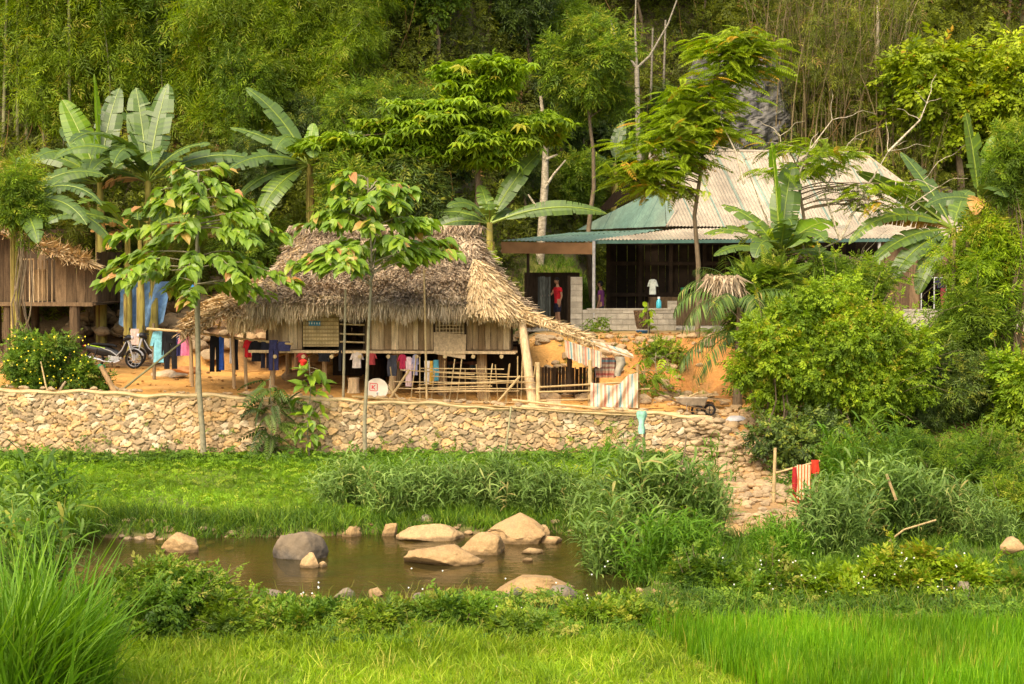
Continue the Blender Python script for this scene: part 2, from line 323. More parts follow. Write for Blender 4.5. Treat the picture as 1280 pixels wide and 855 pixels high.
# ------------------------------------------------------------------ rocks
_t = (1 + 5 ** .5) / 2
def ico(sub=3):
    import bmesh
    bm = bmesh.new(); bmesh.ops.create_icosphere(bm, subdivisions=sub, radius=1)
    V = np.array([v.co[:] for v in bm.verts]); F = np.array([[v.index for v in f.verts] for f in bm.faces]); bm.free(); return V, F
ICO = {2: ico(2), 3: ico(3), 4: ico(4), 5: ico(5)}
def rock(g, c, d, sub=3, cuts=7, rough=.05, a=None, rz=None, peak=None, seed=None):
    r = np.random.default_rng(seed if seed is not None else int(rng.integers(1e9)))
    V, F = ICO[sub]; V = V.copy()
    for _ in range(cuts):
        n = nrm(r.normal(size=3)); k = r.uniform(.55, .85); e = np.maximum(V @ n - k, 0); V = V - e[:, None] * n * .92
    ph = r.uniform(0, 9, 6)
    nz = np.sin(V[:, 0] * 4 + ph[0]) * np.sin(V[:, 1] * 4.6 + ph[1]) + np.sin(V[:, 2] * 5 + ph[2]) * .6 + .5 * np.sin(V[:, 0] * 11 + ph[3]) * np.sin(V[:, 1] * 12 + ph[4]) * np.sin(V[:, 2] * 10 + ph[5])
    if sub > 4: nz = nz + .35 * np.sin(V[:, 0] * 23 + ph[1]) * np.sin(V[:, 2] * 21 + ph[0]) * np.sin(V[:, 1] * 19 + ph[2]) + .22 * np.abs(np.sin(V[:, 0] * 37 + 3 * np.sin(V[:, 2] * 9)) * np.sin(V[:, 1] * 41 + ph[3])) - .5 * np.exp(-((np.sin(V[:, 0] * 3.1 + V[:, 2] * 2.2 + .5 * np.sin(V[:, 1] * 6) + ph[4])) / .06) ** 2)
    V = V * (1 + rough * nz)[:, None]
    if peak and peak > .5: rr_ = np.hypot(V[:, 0], V[:, 1]) / .95; V[:, 2] = np.where(V[:, 2] > 0, .95 * np.clip(1 - rr_, 0, 1) ** .9 * .8 + .3 * V[:, 2], V[:, 2]); peak = .1
    if peak: V[:, 0] = V[:, 0] * (1 - peak * np.clip(V[:, 2], 0, 1)) + peak * .1 * V[:, 2]
    t = r.uniform(0, 2 * PI) if rz is None else rz; R = np.array([[math.cos(t), -math.sin(t), 0], [math.sin(t), math.cos(t), 0], [0, 0, 1]])
    V = (V @ R.T) * np.asarray(d) + np.asarray(c)
    fc = V[F].mean(1); av = (r.random() if a is None else a)
    g.add(V, F, av)
def stone_wall():
    w = empty('stone_wall', (-4, 46, .9), 'long dry stone retaining wall of tan rubble stones between the grassy bank and the orange yard', 'wall')
    r = np.random.default_rng(3)
    x0, x1 = -22, 5.35; nx, nz = 1370, 100
    xs = np.linspace(x0, x1, nx); T = np.linspace(0, 1, nz); X = np.repeat(xs[None], nz, 0)
    zt = ztop(xs) + .03 * np.sin(xs * 2.1) + .02 * np.sin(xs * 5.3); zb = .35
    Z = zb + T[:, None] * (zt - zb)[None]
    cx, cz = .205, .125
    Xw = X + .05 * np.sin(Z * 9 + X * 2) + .03 * np.sin(X * 13 + Z * 5); Zw = Z + .035 * np.sin(X * 5.3) + .03 * np.sin(X * 12.1 + Z * 7)
    u = Xw / cx; vv = Zw / cz; iu = np.floor(u).astype(int); iv = np.floor(vv).astype(int)
    H = lambda i, j, k: np.mod(np.sin(i * 127.1 + j * 311.7 + k * 74.7) * 43758.5453, 1)
    F1 = np.full(X.shape, 9.); F2 = np.full(X.shape, 9.); ID = np.zeros(X.shape); CU = np.zeros(X.shape); CV = np.zeros(X.shape)
    for di in (-2, -1, 0, 1, 2):
        for dj in (-2, -1, 0, 1, 2):
            a, b = iu + di, iv + dj; pu = a + .08 + .84 * H(a, b, 1); pv = b + .1 + .8 * H(a, b, 2); w_ = (H(a, b, 3) - .5) * .38
            d = np.sqrt((u - pu) ** 2 + (vv - pv) ** 2) + w_; n1 = d < F1
            F2 = np.where(n1, F1, np.minimum(F2, d)); ID = np.where(n1, H(a, b, 4), ID); CU = np.where(n1, u - pu, CU); CV = np.where(n1, vv - pv, CV); F1 = np.where(n1, d, F1)
    e = F2 - F1; prof = sm(.0, .095, e)
    tilt = (np.mod(ID * 7.3, 1) - .5) * CU * .07 + (np.mod(ID * 13.7, 1) - .5) * CV * .06
    dep = prof * (.055 + .05 * (np.mod(ID * 31.7, 1)) + tilt) + .02 * wob(X, Z, 9) * prof + .03 * wob(X, Z, .8, 2)
    lean = (T[:, None]) * .16
    Y = 45.95 - dep + lean - .12
    g = G(); P = np.stack([X, Y, Z], -1); A = np.where(e < .025, 0.0, .06 + .93 * ID)
    A = A + np.where(e >= .025, .15 * wob(X, Z, .35, 5), 0)
    Af = np.clip((A[:-1, :-1]), 0, .999)
    g.grid(P, Af.ravel()); mk('wall', g, M_stone, w, smooth=True)
    g = G(); n = 500; xs = np.linspace(x0, x1, n); rows = []
    for k, (yy, dz) in enumerate([(45.93, -.06), (45.86, -.005), (45.94, .03), (46.1, .045), (46.3, .02), (46.4, -.06)]):
        rows.append(np.stack([xs, yy + .02 * wob(xs, xs * 0 + k, 3) - 0 * xs, ztop(xs) + .03 * np.sin(xs * 2.1) + .02 * np.sin(xs * 5.3) + dz + .012 * wob(xs, xs * 0 + k, 5)], -1))
    g.grid(np.array(rows)); mk('cap', g, genm('mortar_cap', [(0, (.52, .38, .19)), (1, (.52, .38, .19))], .95, 3, .25, .015, fine=30), w, smooth=True)
stone_wall()
def rocks():
    B = [  # px, py(waterline bottom centre), d, width px, height px, material, label
        (223, 691, 0, 58, 24, M_rock, 'smooth rounded tan boulder alone in the water, left of the dark grey one', .1, 0),
        (369, 699, 0, 66, 36, M_grock, 'large dark grey brown boulder with a sloping left side', .3, 0),
        (387, 710, 0, 22, 18, M_rock, 'small pointed tan rock touching the front of the dark grey boulder', .3, 0),
        (402, 709, 0, 12, 7, M_rock, 'pebble sized tan stone just right of the pointed rock by the dark boulder', .1, 0),
        (650, 679, 0, 80, 34, M_rock, 'tallest tan boulder in the river, shaped like a peaked cone', .55, 0),
        (605, 693, 0, 62, 25, M_rock, 'rounded tan boulder with a grey right side in front of the peaked one', .1, 0),
        (543, 676, 0, 84, 22, M_rock, 'low broad tan boulder with dark foot at the far waterline', .2, 0),
        (487, 670, 0, 22, 17, M_rock, 'squarish tan stone left of the low broad boulder', .1, 0),
        (552, 706, 0, 94, 22, M_rock, 'flat cracked tan slab nearest the middle of the stream', .1, 0),
        (678, 671, 0, 19, 15, M_rock, 'small round pale stone just right of the peaked boulder', .1, 0),
        (690, 679, 0, 26, 9, M_rock, 'flat pale stone lying low between the peaked boulder and the reeds', .1, 0),
        (439, 671, 0, 20, 12, M_rock, 'small brownish pink stone at the far bank above the dark grey boulder', .1, 0),
        (665, 692, 0, 24, 6, M_rock, 'thin flat stone barely above water below the peaked boulder', .0, 0),
        (660, 702, 0, 12, 5, M_rock, 'tiny flat stone awash below the thin flat one', .0, 0),
        (238, 664, 38.7, 22, 14, M_grock, 'grey stone at the far bank under the dead branches', .1, 1),
        (203, 668, 38.6, 18, 16, M_grock, 'round grey stone under the bank left of the dead branches', .1, 1),
        (178, 672, 38.5, 13, 9, M_grock, 'small grey stone at the left end of the bank stones', .1, 1),
        (250, 668, 38.5, 12, 10, M_grock, 'small dark stone at the right end of the bank stones', .1, 1),
        (532, 656, 38.9, 22, 13, M_grock, 'dark stone half under the reeds above the low broad boulder', .1, 1),
        (570, 660, 38.9, 26, 15, M_grock, 'dark stone half under the reeds right above the rounded boulder', .1, 1),
        (605, 662, 38.9, 22, 14, M_grock, 'brown stone half under the reeds left of the peaked boulder', .1, 1),
        (667, 748, 29.6, 110, 32, M_rock, 'broad sandy coloured rock mass on the near bank', .25, 1),
        (700, 758, 29.0, 44, 26, M_grock, 'dark brown rock at the lower right of the sandy rock mass', .2, 1),
        (645, 756, 29.1, 36, 22, M_grock, 'dark cracked rock at the lower left of the sandy rock mass', .2, 1),
        (432, 752, 29.8, 28, 17, M_grock, 'dark grey rounded stone in the near bank edge left of the tan one', .1, 1),
        (470, 749, 29.7, 24, 15, M_rock, 'pale tan stone in the near bank edge', .2, 1),
        (523, 752, 29.7, 22, 13, M_grock, 'grey stone in the near bank edge by the tall grass tuft', .1, 1),
        (378, 752, 29.9, 17, 10, M_rock, 'pinkish flat stone in the near bank edge', .1, 1),
        (396, 751, 29.9, 14, 9, M_rock, 'small beige stone beside the pinkish flat one on the near bank', .1, 1),
        (340, 750, 29.9, 24, 14, M_grock, 'grey domed stone at the left end of the near bank edging', .1, 1),
        (360, 747, 29.9, 13, 8, M_rock, 'small tan stone next to the grey domed one on the near bank', .1, 1),
        (275, 802, 27.4, 16, 20, M_grock, 'upright grey stone showing through the leafy near bank', .1, 1),
        (1266, 694, 33, 36, 22, M_rock, 'sandy rock at the right edge of the picture', .1, 1),
        (1023, 746, 30, 20, 9, M_rock, 'pinkish stone among the white flowers', .1, 1),
        (1205, 742, 30, 26, 16, M_grock, 'grey brown stone buried in leaves on the right near bank', .1, 1),
        (1210, 755, 29.6, 16, 16, M_grock, 'small grey brown stone below the leaf buried one on the right', .1, 1),
        (822, 748, 30.0, 24, 12, M_rock, 'orange tan stone at the end of the near bank above the rice', .1, 1)]
    for i, (px, py, d, w, h, m, lab, pk, mode) in enumerate(B):
        if mode == 0: v = ray(px, py); d = -CAMZ / v[2] * v[1]
        elif 28.9 < d < 31 and px < 900: v = ray(px, py); d = (.10 - CAMZ) / v[2] * v[1]
        c = at(px, py, d); s = d / FPX; W = w * s / 2; H = h * s
        g = G(); c0 = np.array([c[0], d + W * .6 * (mode == 0), c[2] + H * .18]) if mode == 0 else np.array([c[0], d, c[2] + H * .5])
        dim = (W * 1.18, W * .85, H * .9) if mode == 0 else (W * 1.05, W * .8, H * .55)
        rock(g, c0, dim, 5 if w > 40 else 4, 12, .06, peak=pk, rz=random.uniform(-.3, .3), seed=100 + i)
        tag(mk('boulder' if w > 30 else 'stone', g, m, smooth=w > 30, loc=(c0[0], c0[1], c0[2] - H * .3)), lab, 'rock')
rocks()
def rubble():
    g = G(); r = np.random.default_rng(8)
    for i in range(900):      # dry stone heap at the wall's right end
        x = r.uniform(4.3, 8.3); y = r.uniform(42.6, 48.6) if r.random() < .8 else r.uniform(41.5, 43.5)
        if x < 5.3 and y > 46: continue
        if x > 7 + (y - 43) * .12 + .5: continue
        s = r.uniform(.05, .15) * (1.2 if y < 44 else 1); z = float(zg(x, y)) + s * .3
        rock(g, (x, y, z), (s * 1.25, s, s * .75), 2, 6, .03, a=r.random(), seed=i)
    for i in range(240):
        x = r.uniform(5.0, 7.2); y = r.uniform(37, 41.5); s = r.uniform(.03, .12); rock(g, (x, y, float(zg(x, y)) + s * .3), (s * 1.2, s, s * .7), 2, 5, .03, a=r.random(), seed=i + 2000)
    for i in range(70):      # stones along the foot of banks
        x = r.uniform(-9.5, -6) if i < 35 else r.uniform(-4, 2); y = 38.2 + .35 * math.sin(x * .5 + 2) + r.uniform(-.3, .5); s = r.uniform(.04, .12); rock(g, (x, y, float(zg(x, y)) + s * .3), (s * 1.2, s, s * .7), 2, 5, .03, a=r.random() * .3, seed=i + 4000)
    for i in range(110):
        x = r.uniform(-5, 3); y = 30.5 + .35 * math.sin(x * .35) + r.uniform(-.6, .5); s = r.uniform(.03, .11); rock(g, (x, y, float(zg(x, y)) + s * .3), (s * 1.2, s, s * .7), 2, 5, .03, a=r.random() * .6, seed=i + 6000)
    for i in range(160):      # stone footing at the back of the terrace, seen under the awning
        x = r.uniform(-1, 3.6); s = r.uniform(.08, .2); y = r.uniform(62.0, 62.8); rock(g, (x, y, float(zg(x, y)) + s * .4), (s * 1.4, s, s * .8), 2, 6, .03, a=r.random(), seed=i + 8000)
    for i in range(170):
        x = r.uniform(.8, 6.2); y = r.uniform(48.3, 54.2); s = r.uniform(.04, .2); rock(g, (x, y, float(zg(x, y)) + s * .3), (s * 1.3, s, s * .8), 2, 6, .03, a=r.random() * .8, seed=i + 9000)
    for i in range(150):       # stones under and behind the left hut
        x = r.uniform(-15, -9.5) if i < 90 else r.uniform(-10.5, -2); y = r.uniform(57, 59.6) if i < 90 else r.uniform(52.6, 54.2); s = r.uniform(.12, .34); rock(g, (x, y, float(zg(x, y)) + s * .4 + r.random() * .5), (s * 1.4, s, s * .8), 2, 6, .03, a=r.random() * .8, seed=i + 9500)
    for i in range(110):
        x = r.uniform(-14, 5.2); y = r.uniform(45.95, 46.6); s = r.uniform(.03, .10); rock(g, (x, y, float(ztop(x)) + .04 + s * .3), (s * 1.3, s, s * .7), 2, 6, .03, a=r.random() * .9, seed=i + 15000)
    for i in range(260):      # broken stepped end of the wall
        t = r.random(); x = r.uniform(4.7, 5.5 + .9 * (1 - t)); s = r.uniform(.06, .15); rock(g, (x, 45.55 + .3 * t + r.uniform(-.15, .1) - .5 * (1 - t) * (x > 5.2), .45 + t * 1.45), (s * 1.3, s, s * .7), 2, 6, .03, a=r.random(), seed=i + 17000)
    g.A = [a_ * .5 for a_ in g.A]
    tag(mk('rubble', g, M_stone), 'loose broken stones heaped at the end of the wall and strewn along the banks', 'rubble', kind='stuff')
rubble()
def cliff():
    g = G(); c = hit(925, 190, 68); n, m_ = 60, 70
    U, W = np.meshgrid(np.linspace(0, 1, n), np.linspace(0, 1, m_))
    th = (U - .5) * PI * 1.15; prof = np.sqrt(np.clip(1 - (W * .98) ** 3, 0, 1))
    X = np.sin(th) * 2.6 * (.45 + .55 * prof); Y = -np.cos(th) * 2.2 * (.3 + .7 * prof); Z = W * 5.4
    st = .25 * np.round(3 * wob(X * 1.5, Z * .6, 2.2, 1)) / 3 + .12 * wob(X, Z, 5, 2) + .18 * np.abs(np.sin(X * 5 + .6 * np.sin(Z * 2)))
    P = np.stack([c[0] + X * (1 + .1 * st), c[1] + Y - st + 1.0, c[2] - .8 + Z], -1); g.grid(P)
    tag(mk('rock_outcrop', g, M_cliff, loc=c), 'dark grey limestone crag with vertical flutes above the metal roofed house', 'rock')
    g = G(); c = hit(1140, 268, 73)
    for i in range(12): rock(g, c + np.array([random.uniform(-1.4, 1.6), random.uniform(-.4, .4), random.uniform(-.2, .7)]), (.6, .5, .5), 3, 8, .08, a=random.random())
    tag(mk('rock_outcrop', g, M_grock, loc=c), 'small pale broken rock face behind the right end of the metal roof', 'rock')
cliff()

# ------------------------------------------------------------------ leaf templates (axis +x, normal +z)
def leaf1(w=.4, droop=.12, fold=.06):
    return np.array([[[0, 0, 0], [.42, w / 2, fold], [1, 0, -droop], [.42, -w / 2, fold]]])
def leaf6(w=.45, droop=.3, fold=.08):
    t = np.array([0, .25, .62, 1.]); hw = np.array([.01, .92, .78, .02]) * w / 2; z = -droop * t ** 2; q = []
    for sgn in (1, -1):
        for i in range(3):
            q.append([[t[i], 0, z[i]], [t[i + 1], 0, z[i + 1]], [t[i + 1], sgn * hw[i + 1], z[i + 1] + fold * (hw[i + 1] > .05)], [t[i], sgn * hw[i], z[i] + fold * (hw[i] > .05)]])
    return np.array(q)
def xf(T, s, ang, pos, tilt=0):
    c, n = math.cos(ang), math.sin(ang); ct, st = math.cos(tilt), math.sin(tilt)
    P = T * s; P = np.stack([P[..., 0] * ct - P[..., 2] * st, P[..., 1], P[..., 0] * st + P[..., 2] * ct], -1)
    return np.stack([P[..., 0] * c - P[..., 1] * n, P[..., 0] * n + P[..., 1] * c, P[..., 2]], -1) + np.array(pos)
def pinnate(n=9, ll=.30, w=.36, droop=.28, ang=60):
    q = []
    for i in range(n):
        t = .15 + .85 * i / (n - 1)
        for s_ in (1, -1): q.append(xf(leaf1(w), ll * (1 - .45 * t ** 3), s_ * math.radians(ang - 15 * t), (t, 0, -droop * t * t), -.2))
    q.append(xf(leaf1(w), ll * .7, 0, (1, 0, -droop), -.4)); q = np.concatenate(q)
    stem = np.array([[[0, .012, 0], [.5, .01, -droop * .25], [.5, -.01, -droop * .25], [0, -.012, 0]], [[.5, .01, -droop * .25], [1, .005, -droop], [1, -.005, -droop], [.5, -.01, -droop * .25]]])
    return np.concatenate([q, stem])
def spray(n, ll, w, seed=0, spread=60, droop=.25, T=None):
    r = np.random.default_rng(seed); q = []
    for i in range(n):
        t = (i + .5) / n; s_ = 1 if i % 2 else -1
        q.append(xf(leaf1(w) if T is None else T, ll * r.uniform(.75, 1.15), s_ * math.radians(spread * (1 - .6 * t) + r.uniform(-15, 15)), (t * .9, 0, -droop * t * t + .03), r.uniform(-.6, .15)))
    return np.concatenate(q)
def tuft(n, seed=0, lean=.35, w=.035, seg=2, spread=.1):
    r = np.random.default_rng(seed); q = []
    for i in range(n):
        az = r.uniform(0, 2 * PI); h = r.uniform(.55, 1.0); ln = lean * r.uniform(.3, 1.5); b = np.array([r.normal() * spread, r.normal() * spread, 0]); d = np.array([math.cos(az), math.sin(az), 0])
        side = np.array([-math.sin(az + r.uniform(-1, 1)), math.cos(az), 0]); side /= np.linalg.norm(side); P = []
        for k in range(seg + 1):
            t = k / seg; P.append(b + d * ln * h * t ** 1.8 + np.array([0, 0, h * (t - .28 * ln * t ** 2.5)]))
        for k in range(seg):
            w0 = w * (1 - .9 * (k / seg) ** 1.5); w1 = w * (1 - .9 * ((k + 1) / seg) ** 1.5); q.append([P[k] - side * w0 / 2, P[k] + side * w0 / 2, P[k + 1] + side * w1 / 2, P[k + 1] - side * w1 / 2])
    return np.array(q)
T1 = (leaf1(.45), None); T1n = (leaf1(.25, .2), None); T6 = (leaf6(.62), None)
TP = (pinnate(), None); TPs = (pinnate(5, .4, .42), None)
TS = (spray(7, .42, .5, 1), None); TSn = (spray(8, .5, .22, 2, 70, .35), None); TB = (spray(9, .5, .13, 3, 80, .5), None)
TF = (np.concatenate([xf(leaf1(.34, .25), .9, math.radians(a), (0, 0, 0), -.25) for a in range(0, 360, 52)]), None)
TREED = (np.concatenate([tuft(1, k, .1, .03, 2, .0) for k in range(1)] + [xf(leaf1(.07, .45, .01), .55 * (1.1 - t * .5), a, (0, 0, t), -.9 + 0 * t) * np.array([1, 1, 1]) for t, a in [(.25, 0), (.35, 2.6), (.45, 5), (.55, 1.3), (.65, 3.9), (.74, .4), (.82, 2.9), (.9, 5.2), (.97, 1.9)]]), None)
for _i, _a in enumerate([0]): pass
def up_leaf(L, w, tilt, az, h):   # leaf rising from a stem then drooping
    t = np.array([0, .35, .7, 1.]); x = L * (t * math.cos(tilt)); z = h + L * (t * math.sin(tilt) - .55 * t ** 2.2); hw = w * np.array([.4, 1, .7, .05]); q = []
    for i in range(3): q.append([[x[i], -hw[i], z[i]], [x[i + 1], -hw[i + 1], z[i + 1]], [x[i + 1], hw[i + 1], z[i + 1]], [x[i], hw[i], z[i]]])
    q = np.array(q); c, s = math.cos(az), math.sin(az); return np.stack([q[..., 0] * c - q[..., 1] * s, q[..., 0] * s + q[..., 1] * c, q[..., 2]], -1)
def reed_T(seed, n=10, L=.34, w=.015):
    r = np.random.default_rng(seed); q = [np.array([[[-.006, 0, 0], [.006, 0, 0], [.004, 0, .5], [-.004, 0, .5]], [[-.004, 0, .5], [.004, 0, .5], [.002, 0, .98], [-.002, 0, .98]]])]
    for i in range(n): q.append(up_leaf(L * r.uniform(.7, 1.2), w, r.uniform(.5, 1.15), r.uniform(0, 2 * PI), .15 + .83 * i / n))
    return (np.concatenate(q), None)
REEDS = [reed_T(k) for k in range(5)]
def frames(d, n, roll=0.):
    x = nrm(d); y = nrm(np.cross(n, x)); z = np.cross(x, y); return np.stack([x, y, z], -1)
def zrot(n, tilt=.15):
    a = rng.uniform(0, 2 * PI, n); up = nrm(np.stack([rng.normal(size=n) * tilt, rng.normal(size=n) * tilt, np.ones(n)], -1))
    x = nrm(np.cross(np.stack([np.sin(a), -np.cos(a), 0 * a], -1), up)); return np.stack([x, np.cross(up, x), up], -1)
def scatter(g, T, pts, size, a=None, tilt=.15, jit=.06):
    Ts = T if isinstance(T, list) else [T]; k = rng.integers(0, len(Ts), len(pts)); R = zrot(len(pts), tilt); size = np.broadcast_to(size, (len(pts),)); a = rng.random(len(pts)) if a is None else a
    for i, t in enumerate(Ts):
        m = k == i
        if m.any(): g.stamp(t, R[m], pts[m], size[m], a[m], jit)
def rp(n, x0, x1, y0, y1):
    x = rng.uniform(x0, x1, n); y = rng.uniform(y0, y1, n); return np.stack([x, y, zg(x, y)], -1)
TUF = [(tuft(7, k, .55, .045, 3, .16), None) for k in range(5)]; TUFt = [(tuft(6, k + 20, .5, .022, 3, .08), None) for k in range(5)]; TUFr = [(tuft(6, k + 40, .2, .034, 3, .10), None) for k in range(5)]
TUFb = [(tuft(6, k + 60, .8, .085, 3, .22), None) for k in range(6)]
# ------------------------------------------------------------------ stilt house
def planks(g, p0, p1, h, w=.16, th=.03, z0=None, r=None, jag=.03):
    """vertical planks from p0 to p1 (ground line), height h"""
    r = r or random; p0 = np.array(p0, float); p1 = np.array(p1, float); L = np.linalg.norm(p1 - p0); e = (p1 - p0) / L; nn = np.array([e[1], -e[0], 0]); x = 0
    while x < L - .02:
        ww = min(w * r.uniform(.75, 1.3), L - x); c = p0 + e * (x + ww / 2) + nn * r.uniform(-.008, .012); hh = h + r.uniform(-jag, jag)
        R = np.stack([e, nn, [0, 0, 1]], 1); g.box(c + np.array([0, 0, hh / 2]), (ww - .012, th, hh), R, r.random()); x += ww
def strands(g, base, dirs, L, w, a, lift=.02, seg=2, droop=.0):
    n = len(base); side = nrm(np.cross(dirs, rdir(n))); Q = []
    for k in range(seg):
        t0, t1 = k / seg, (k + 1) / seg
        p0 = base + dirs * (L * t0)[:, None]; p1 = base + dirs * (L * t1)[:, None]; p0[:, 2] -= droop * t0 ** 2; p1[:, 2] -= droop * t1 ** 2
        w0 = (w * (1 - .5 * t0))[:, None] * side * .5; w1 = (w * (1 - .5 * t1) * (.3 if k == seg - 1 else 1))[:, None] * side * .5
        g.quads(np.stack([p0 - w0, p0 + w0, p1 + w1, p1 - w1], 1), a)
def thatch_patch(g, f, nu, nv, n, L=.4, w=.03, a0=.5, av=.35, jitter=.25):
    """f(u,v)-> point (v down the slope). base sheet + n straws lying down-slope"""
    U, V = np.meshgrid(np.linspace(0, 1, nu), np.linspace(0, 1, nv)); P = f(U, V); g.grid(P, .25)
    u = rng.random(n); v = rng.random(n); p = f(u, v); e = 1e-3; d = nrm(f(u, np.minimum(v + e, 1.002)) - f(u, v - e)); du = nrm(f(u + e, v) - f(u - e, v)); nn = nrm(np.cross(du, d)); nn = nn * np.sign(nn[:, 2:3] + 1e-9)
    d = nrm(d + rng.normal(size=(n, 3)) * jitter + nn * rng.uniform(0, .18, n)[:, None]); p = p + nn * rng.uniform(.0, .07, n)[:, None]
    a = np.clip(a0 + av * wob(u * 9, v * 6, 1.1, 3) * .5 + rng.normal(size=n) * .22, 0, .999)
    side = nrm(np.cross(d, nn) + nn * rng.normal(size=n)[:, None] * .4); LL = L * rng.uniform(.5, 1.3, n); ww = w * rng.uniform(.5, 1.5, n)
    q = p + d * LL[:, None]; s_ = side * ww[:, None] / 2; g.quads(np.stack([p - s_, p + s_, q + s_ * .5, q - s_ * .5], 1), a)
def fringe(g, pts, n, Lr=(.25, .6), w=.03, out=(0, -.25, 0), a=(.4, .9), spread=.16, clump=1.0):
    pts = np.asarray(pts, float); seg = np.linalg.norm(np.diff(pts, axis=0), axis=1); s = np.concatenate([[0], np.cumsum(seg)]); t = rng.random(n) * s[-1]
    b = np.stack([np.interp(t, s, pts[:, k]) for k in range(3)], 1) + rng.normal(size=(n, 3)) * np.array([.02, .04, .03])
    d = nrm(np.array([0, 0, -1.]) + np.array(out) * rng.uniform(.0, 1.4, n)[:, None] + rng.normal(size=(n, 3)) * spread)
    Lm = .5 + .5 * np.abs(np.sin(t * 3.1 + 1.3 * np.sin(t * 1.7))); L = rng.uniform(*Lr, n) * (1 - clump * .5 + clump * .5 * Lm)
    strands(g, b, d, L, w * rng.uniform(.5, 1.5, n), rng.uniform(*a, n), seg=2)
def stilt_house():
    H = empty('stilt_house', (-3, 49.5, 2.4), 'brown wooden stilt house with shaggy thatched roof and laundry hanging below its deck', 'house')
    yf, yb = 48.0, 52.6; X = lambda px: xz(px, yf); Zf = lambda py: at(640, py, yf)[2]
    zd = Zf(437); zt_ = 5.15; xl, xr = X(333), X(640)
    g = G(); planks(g, (X(333), yf, zd), (X(379), yf, zd), zt_ - zd, .2); planks(g, (X(455), yf, zd), (X(543), yf, zd), zt_ - zd, .17); planks(g, (X(583), yf, zd), (X(641), yf, zd), zt_ - zd, .15)
    planks(g, (xr, yf + .03, zd), (xr, yb, zd), zt_ - zd, .2); planks(g, (xl, yb, zd), (xl, yf + .03, zd), zt_ - zd, .2); planks(g, (xr, yb, zd), (xl, yb, zd), zt_ - zd, .2)
    planks(g, (X(543), yf, Zf(376)), (X(583), yf, Zf(376)), zt_ - Zf(376), .15)
    mk('wall', g, M_wood, H)
    g = G()
    for px in (334, 379, 426, 455.5, 543, 582, 640): g.beam((X(px), yf - .03, zd - .02), (X(px), yf - .03, zt_), .06, a=.15 + .3 * random.random())
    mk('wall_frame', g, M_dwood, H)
    g = G(); g.box(((xl + xr) / 2, (yf + yb) / 2 - .1, zd - .05), (xr - xl + .3, yb - yf + .5, .06), a=.4)
    g.beam((xl - .45, yf - .32, zd - .03), (xr + .1, yf - .34, zd - .07), .1, .07, a=.9); mk('deck', g, M_wood, H)
    for i in range(9):
        g = G(); x = xl + .3 + i * .78; g.tube([(x, yf - .5, zd - .17), (x, yb, zd - .16)], .055, 8, a=.9); mk('joist', g, M_bamy, H)
    for x, y, r, lean in [(xl + .2, yf + .1, .08, .1), (X(427) - .5, yf + .2, .07, 0), (X(494), yf + .1, .10, .14), (X(552), yf + .5, .13, 0), (X(602), yf + .2, .15, -.02), (xl + .3, 50.4, .09, 0), (-3.3, 50.4, .1, 0), (-.6, 50.6, .1, 0), (xl + .3, yb - .2, .09, 0), (-4.5, yb - .2, .1, 0), (-2, yb - .2, .1, 0), (-.1, yb - .2, .1, 0)]:
        g = G(); z0 = float(zg(x, y)) - .1; g.tube([(x - lean, y, z0), (x - lean * .4, y, (z0 + zd) / 2), (x, y, zd - .1)], [r * 1.1, r, r * .95], 9, a=.9 if abs(x - X(494)) < .1 else .35); mk('post', g, M_wood, H)
    # woven bamboo door panel with a small blue plate
    g = G(); x0, x1, z0, z1 = X(379), X(424), Zf(433), Zf(380); nx, nz = 13, 11
    for i in range(nx): x = x0 + (i + .5) * (x1 - x0) / nx; g.box((x, yf - .09 + .008 * (i % 2), (z0 + z1) / 2), ((x1 - x0) / nx * .8, .012, z1 - z0), a=.55 + .3 * random.random())
    for j in range(nz): z = z0 + (j + .5) * (z1 - z0) / nz; g.box(((x0 + x1) / 2, yf - .115 - .006 * (j % 2), z), (x1 - x0, .012, (z1 - z0) / nz * .35), a=.15)
    g.box(((x0 + x1) / 2, yf - .065, (z0 + z1) / 2), (x1 - x0, .01, z1 - z0), a=.3)
    dp = mk('woven_door_panel', g, genm('woven_cane', [(0, (.26, .17, .07)), (.5, (.52, .38, .18)), (1, (.66, .50, .26))], .8, 5, .25, fine=30), H)
    g = G(); g.box((X(394), yf - .14, Zf(404)), (.33, .012, .13), a=.5); p_ = mk('door_plate', g, flat('blue_plate', (.03, .22, .36), rough=.5), dp)
    g = G()
    for k in range(5): g.box((X(387.5 + k * 3.2), yf - .149, Zf(404)), (.035, .006, .055), a=.5)
    mk('plate_marks', g, flat('plate_white', (.6, .62, .6)), dp)
    # opening with bamboo rails, dark room behind
    for k, py in enumerate((405, 417, 427)): g = G(); g.tube([(X(425), yf - .07, Zf(py)), (X(456), yf - .07, Zf(py + 1))], .025, 7, a=.9); mk('rail', g, M_bamy, H)
    g = G(); x0, x1, z0, z1 = X(543.5), X(581), Zf(422), Zf(391); r_ = .012
    for i in range(9): x = x0 + (i + .5) * (x1 - x0) / 9; g.box((x, yf - .03, (z0 + z1) / 2), (.032, .02, z1 - z0), a=.6)
    for j in range(7): z = z0 + (j + .5) * (z1 - z0) / 7; g.box(((x0 + x1) / 2, yf - .048, z), (x1 - x0, .014, .028), a=.85)
    g.box(((x0 + x1) / 2, yf - .03, z1 + .06), (x1 - x0, .03, .12), a=.3); mk('window_lattice', g, M_wood, H)
    g = G(); g.poly([(X(542), yf - .05, Zf(415)), (X(583), yf - .07, Zf(418)), (X(582), yf - .38, Zf(448)), (X(543), yf - .38, Zf(441))], .7)
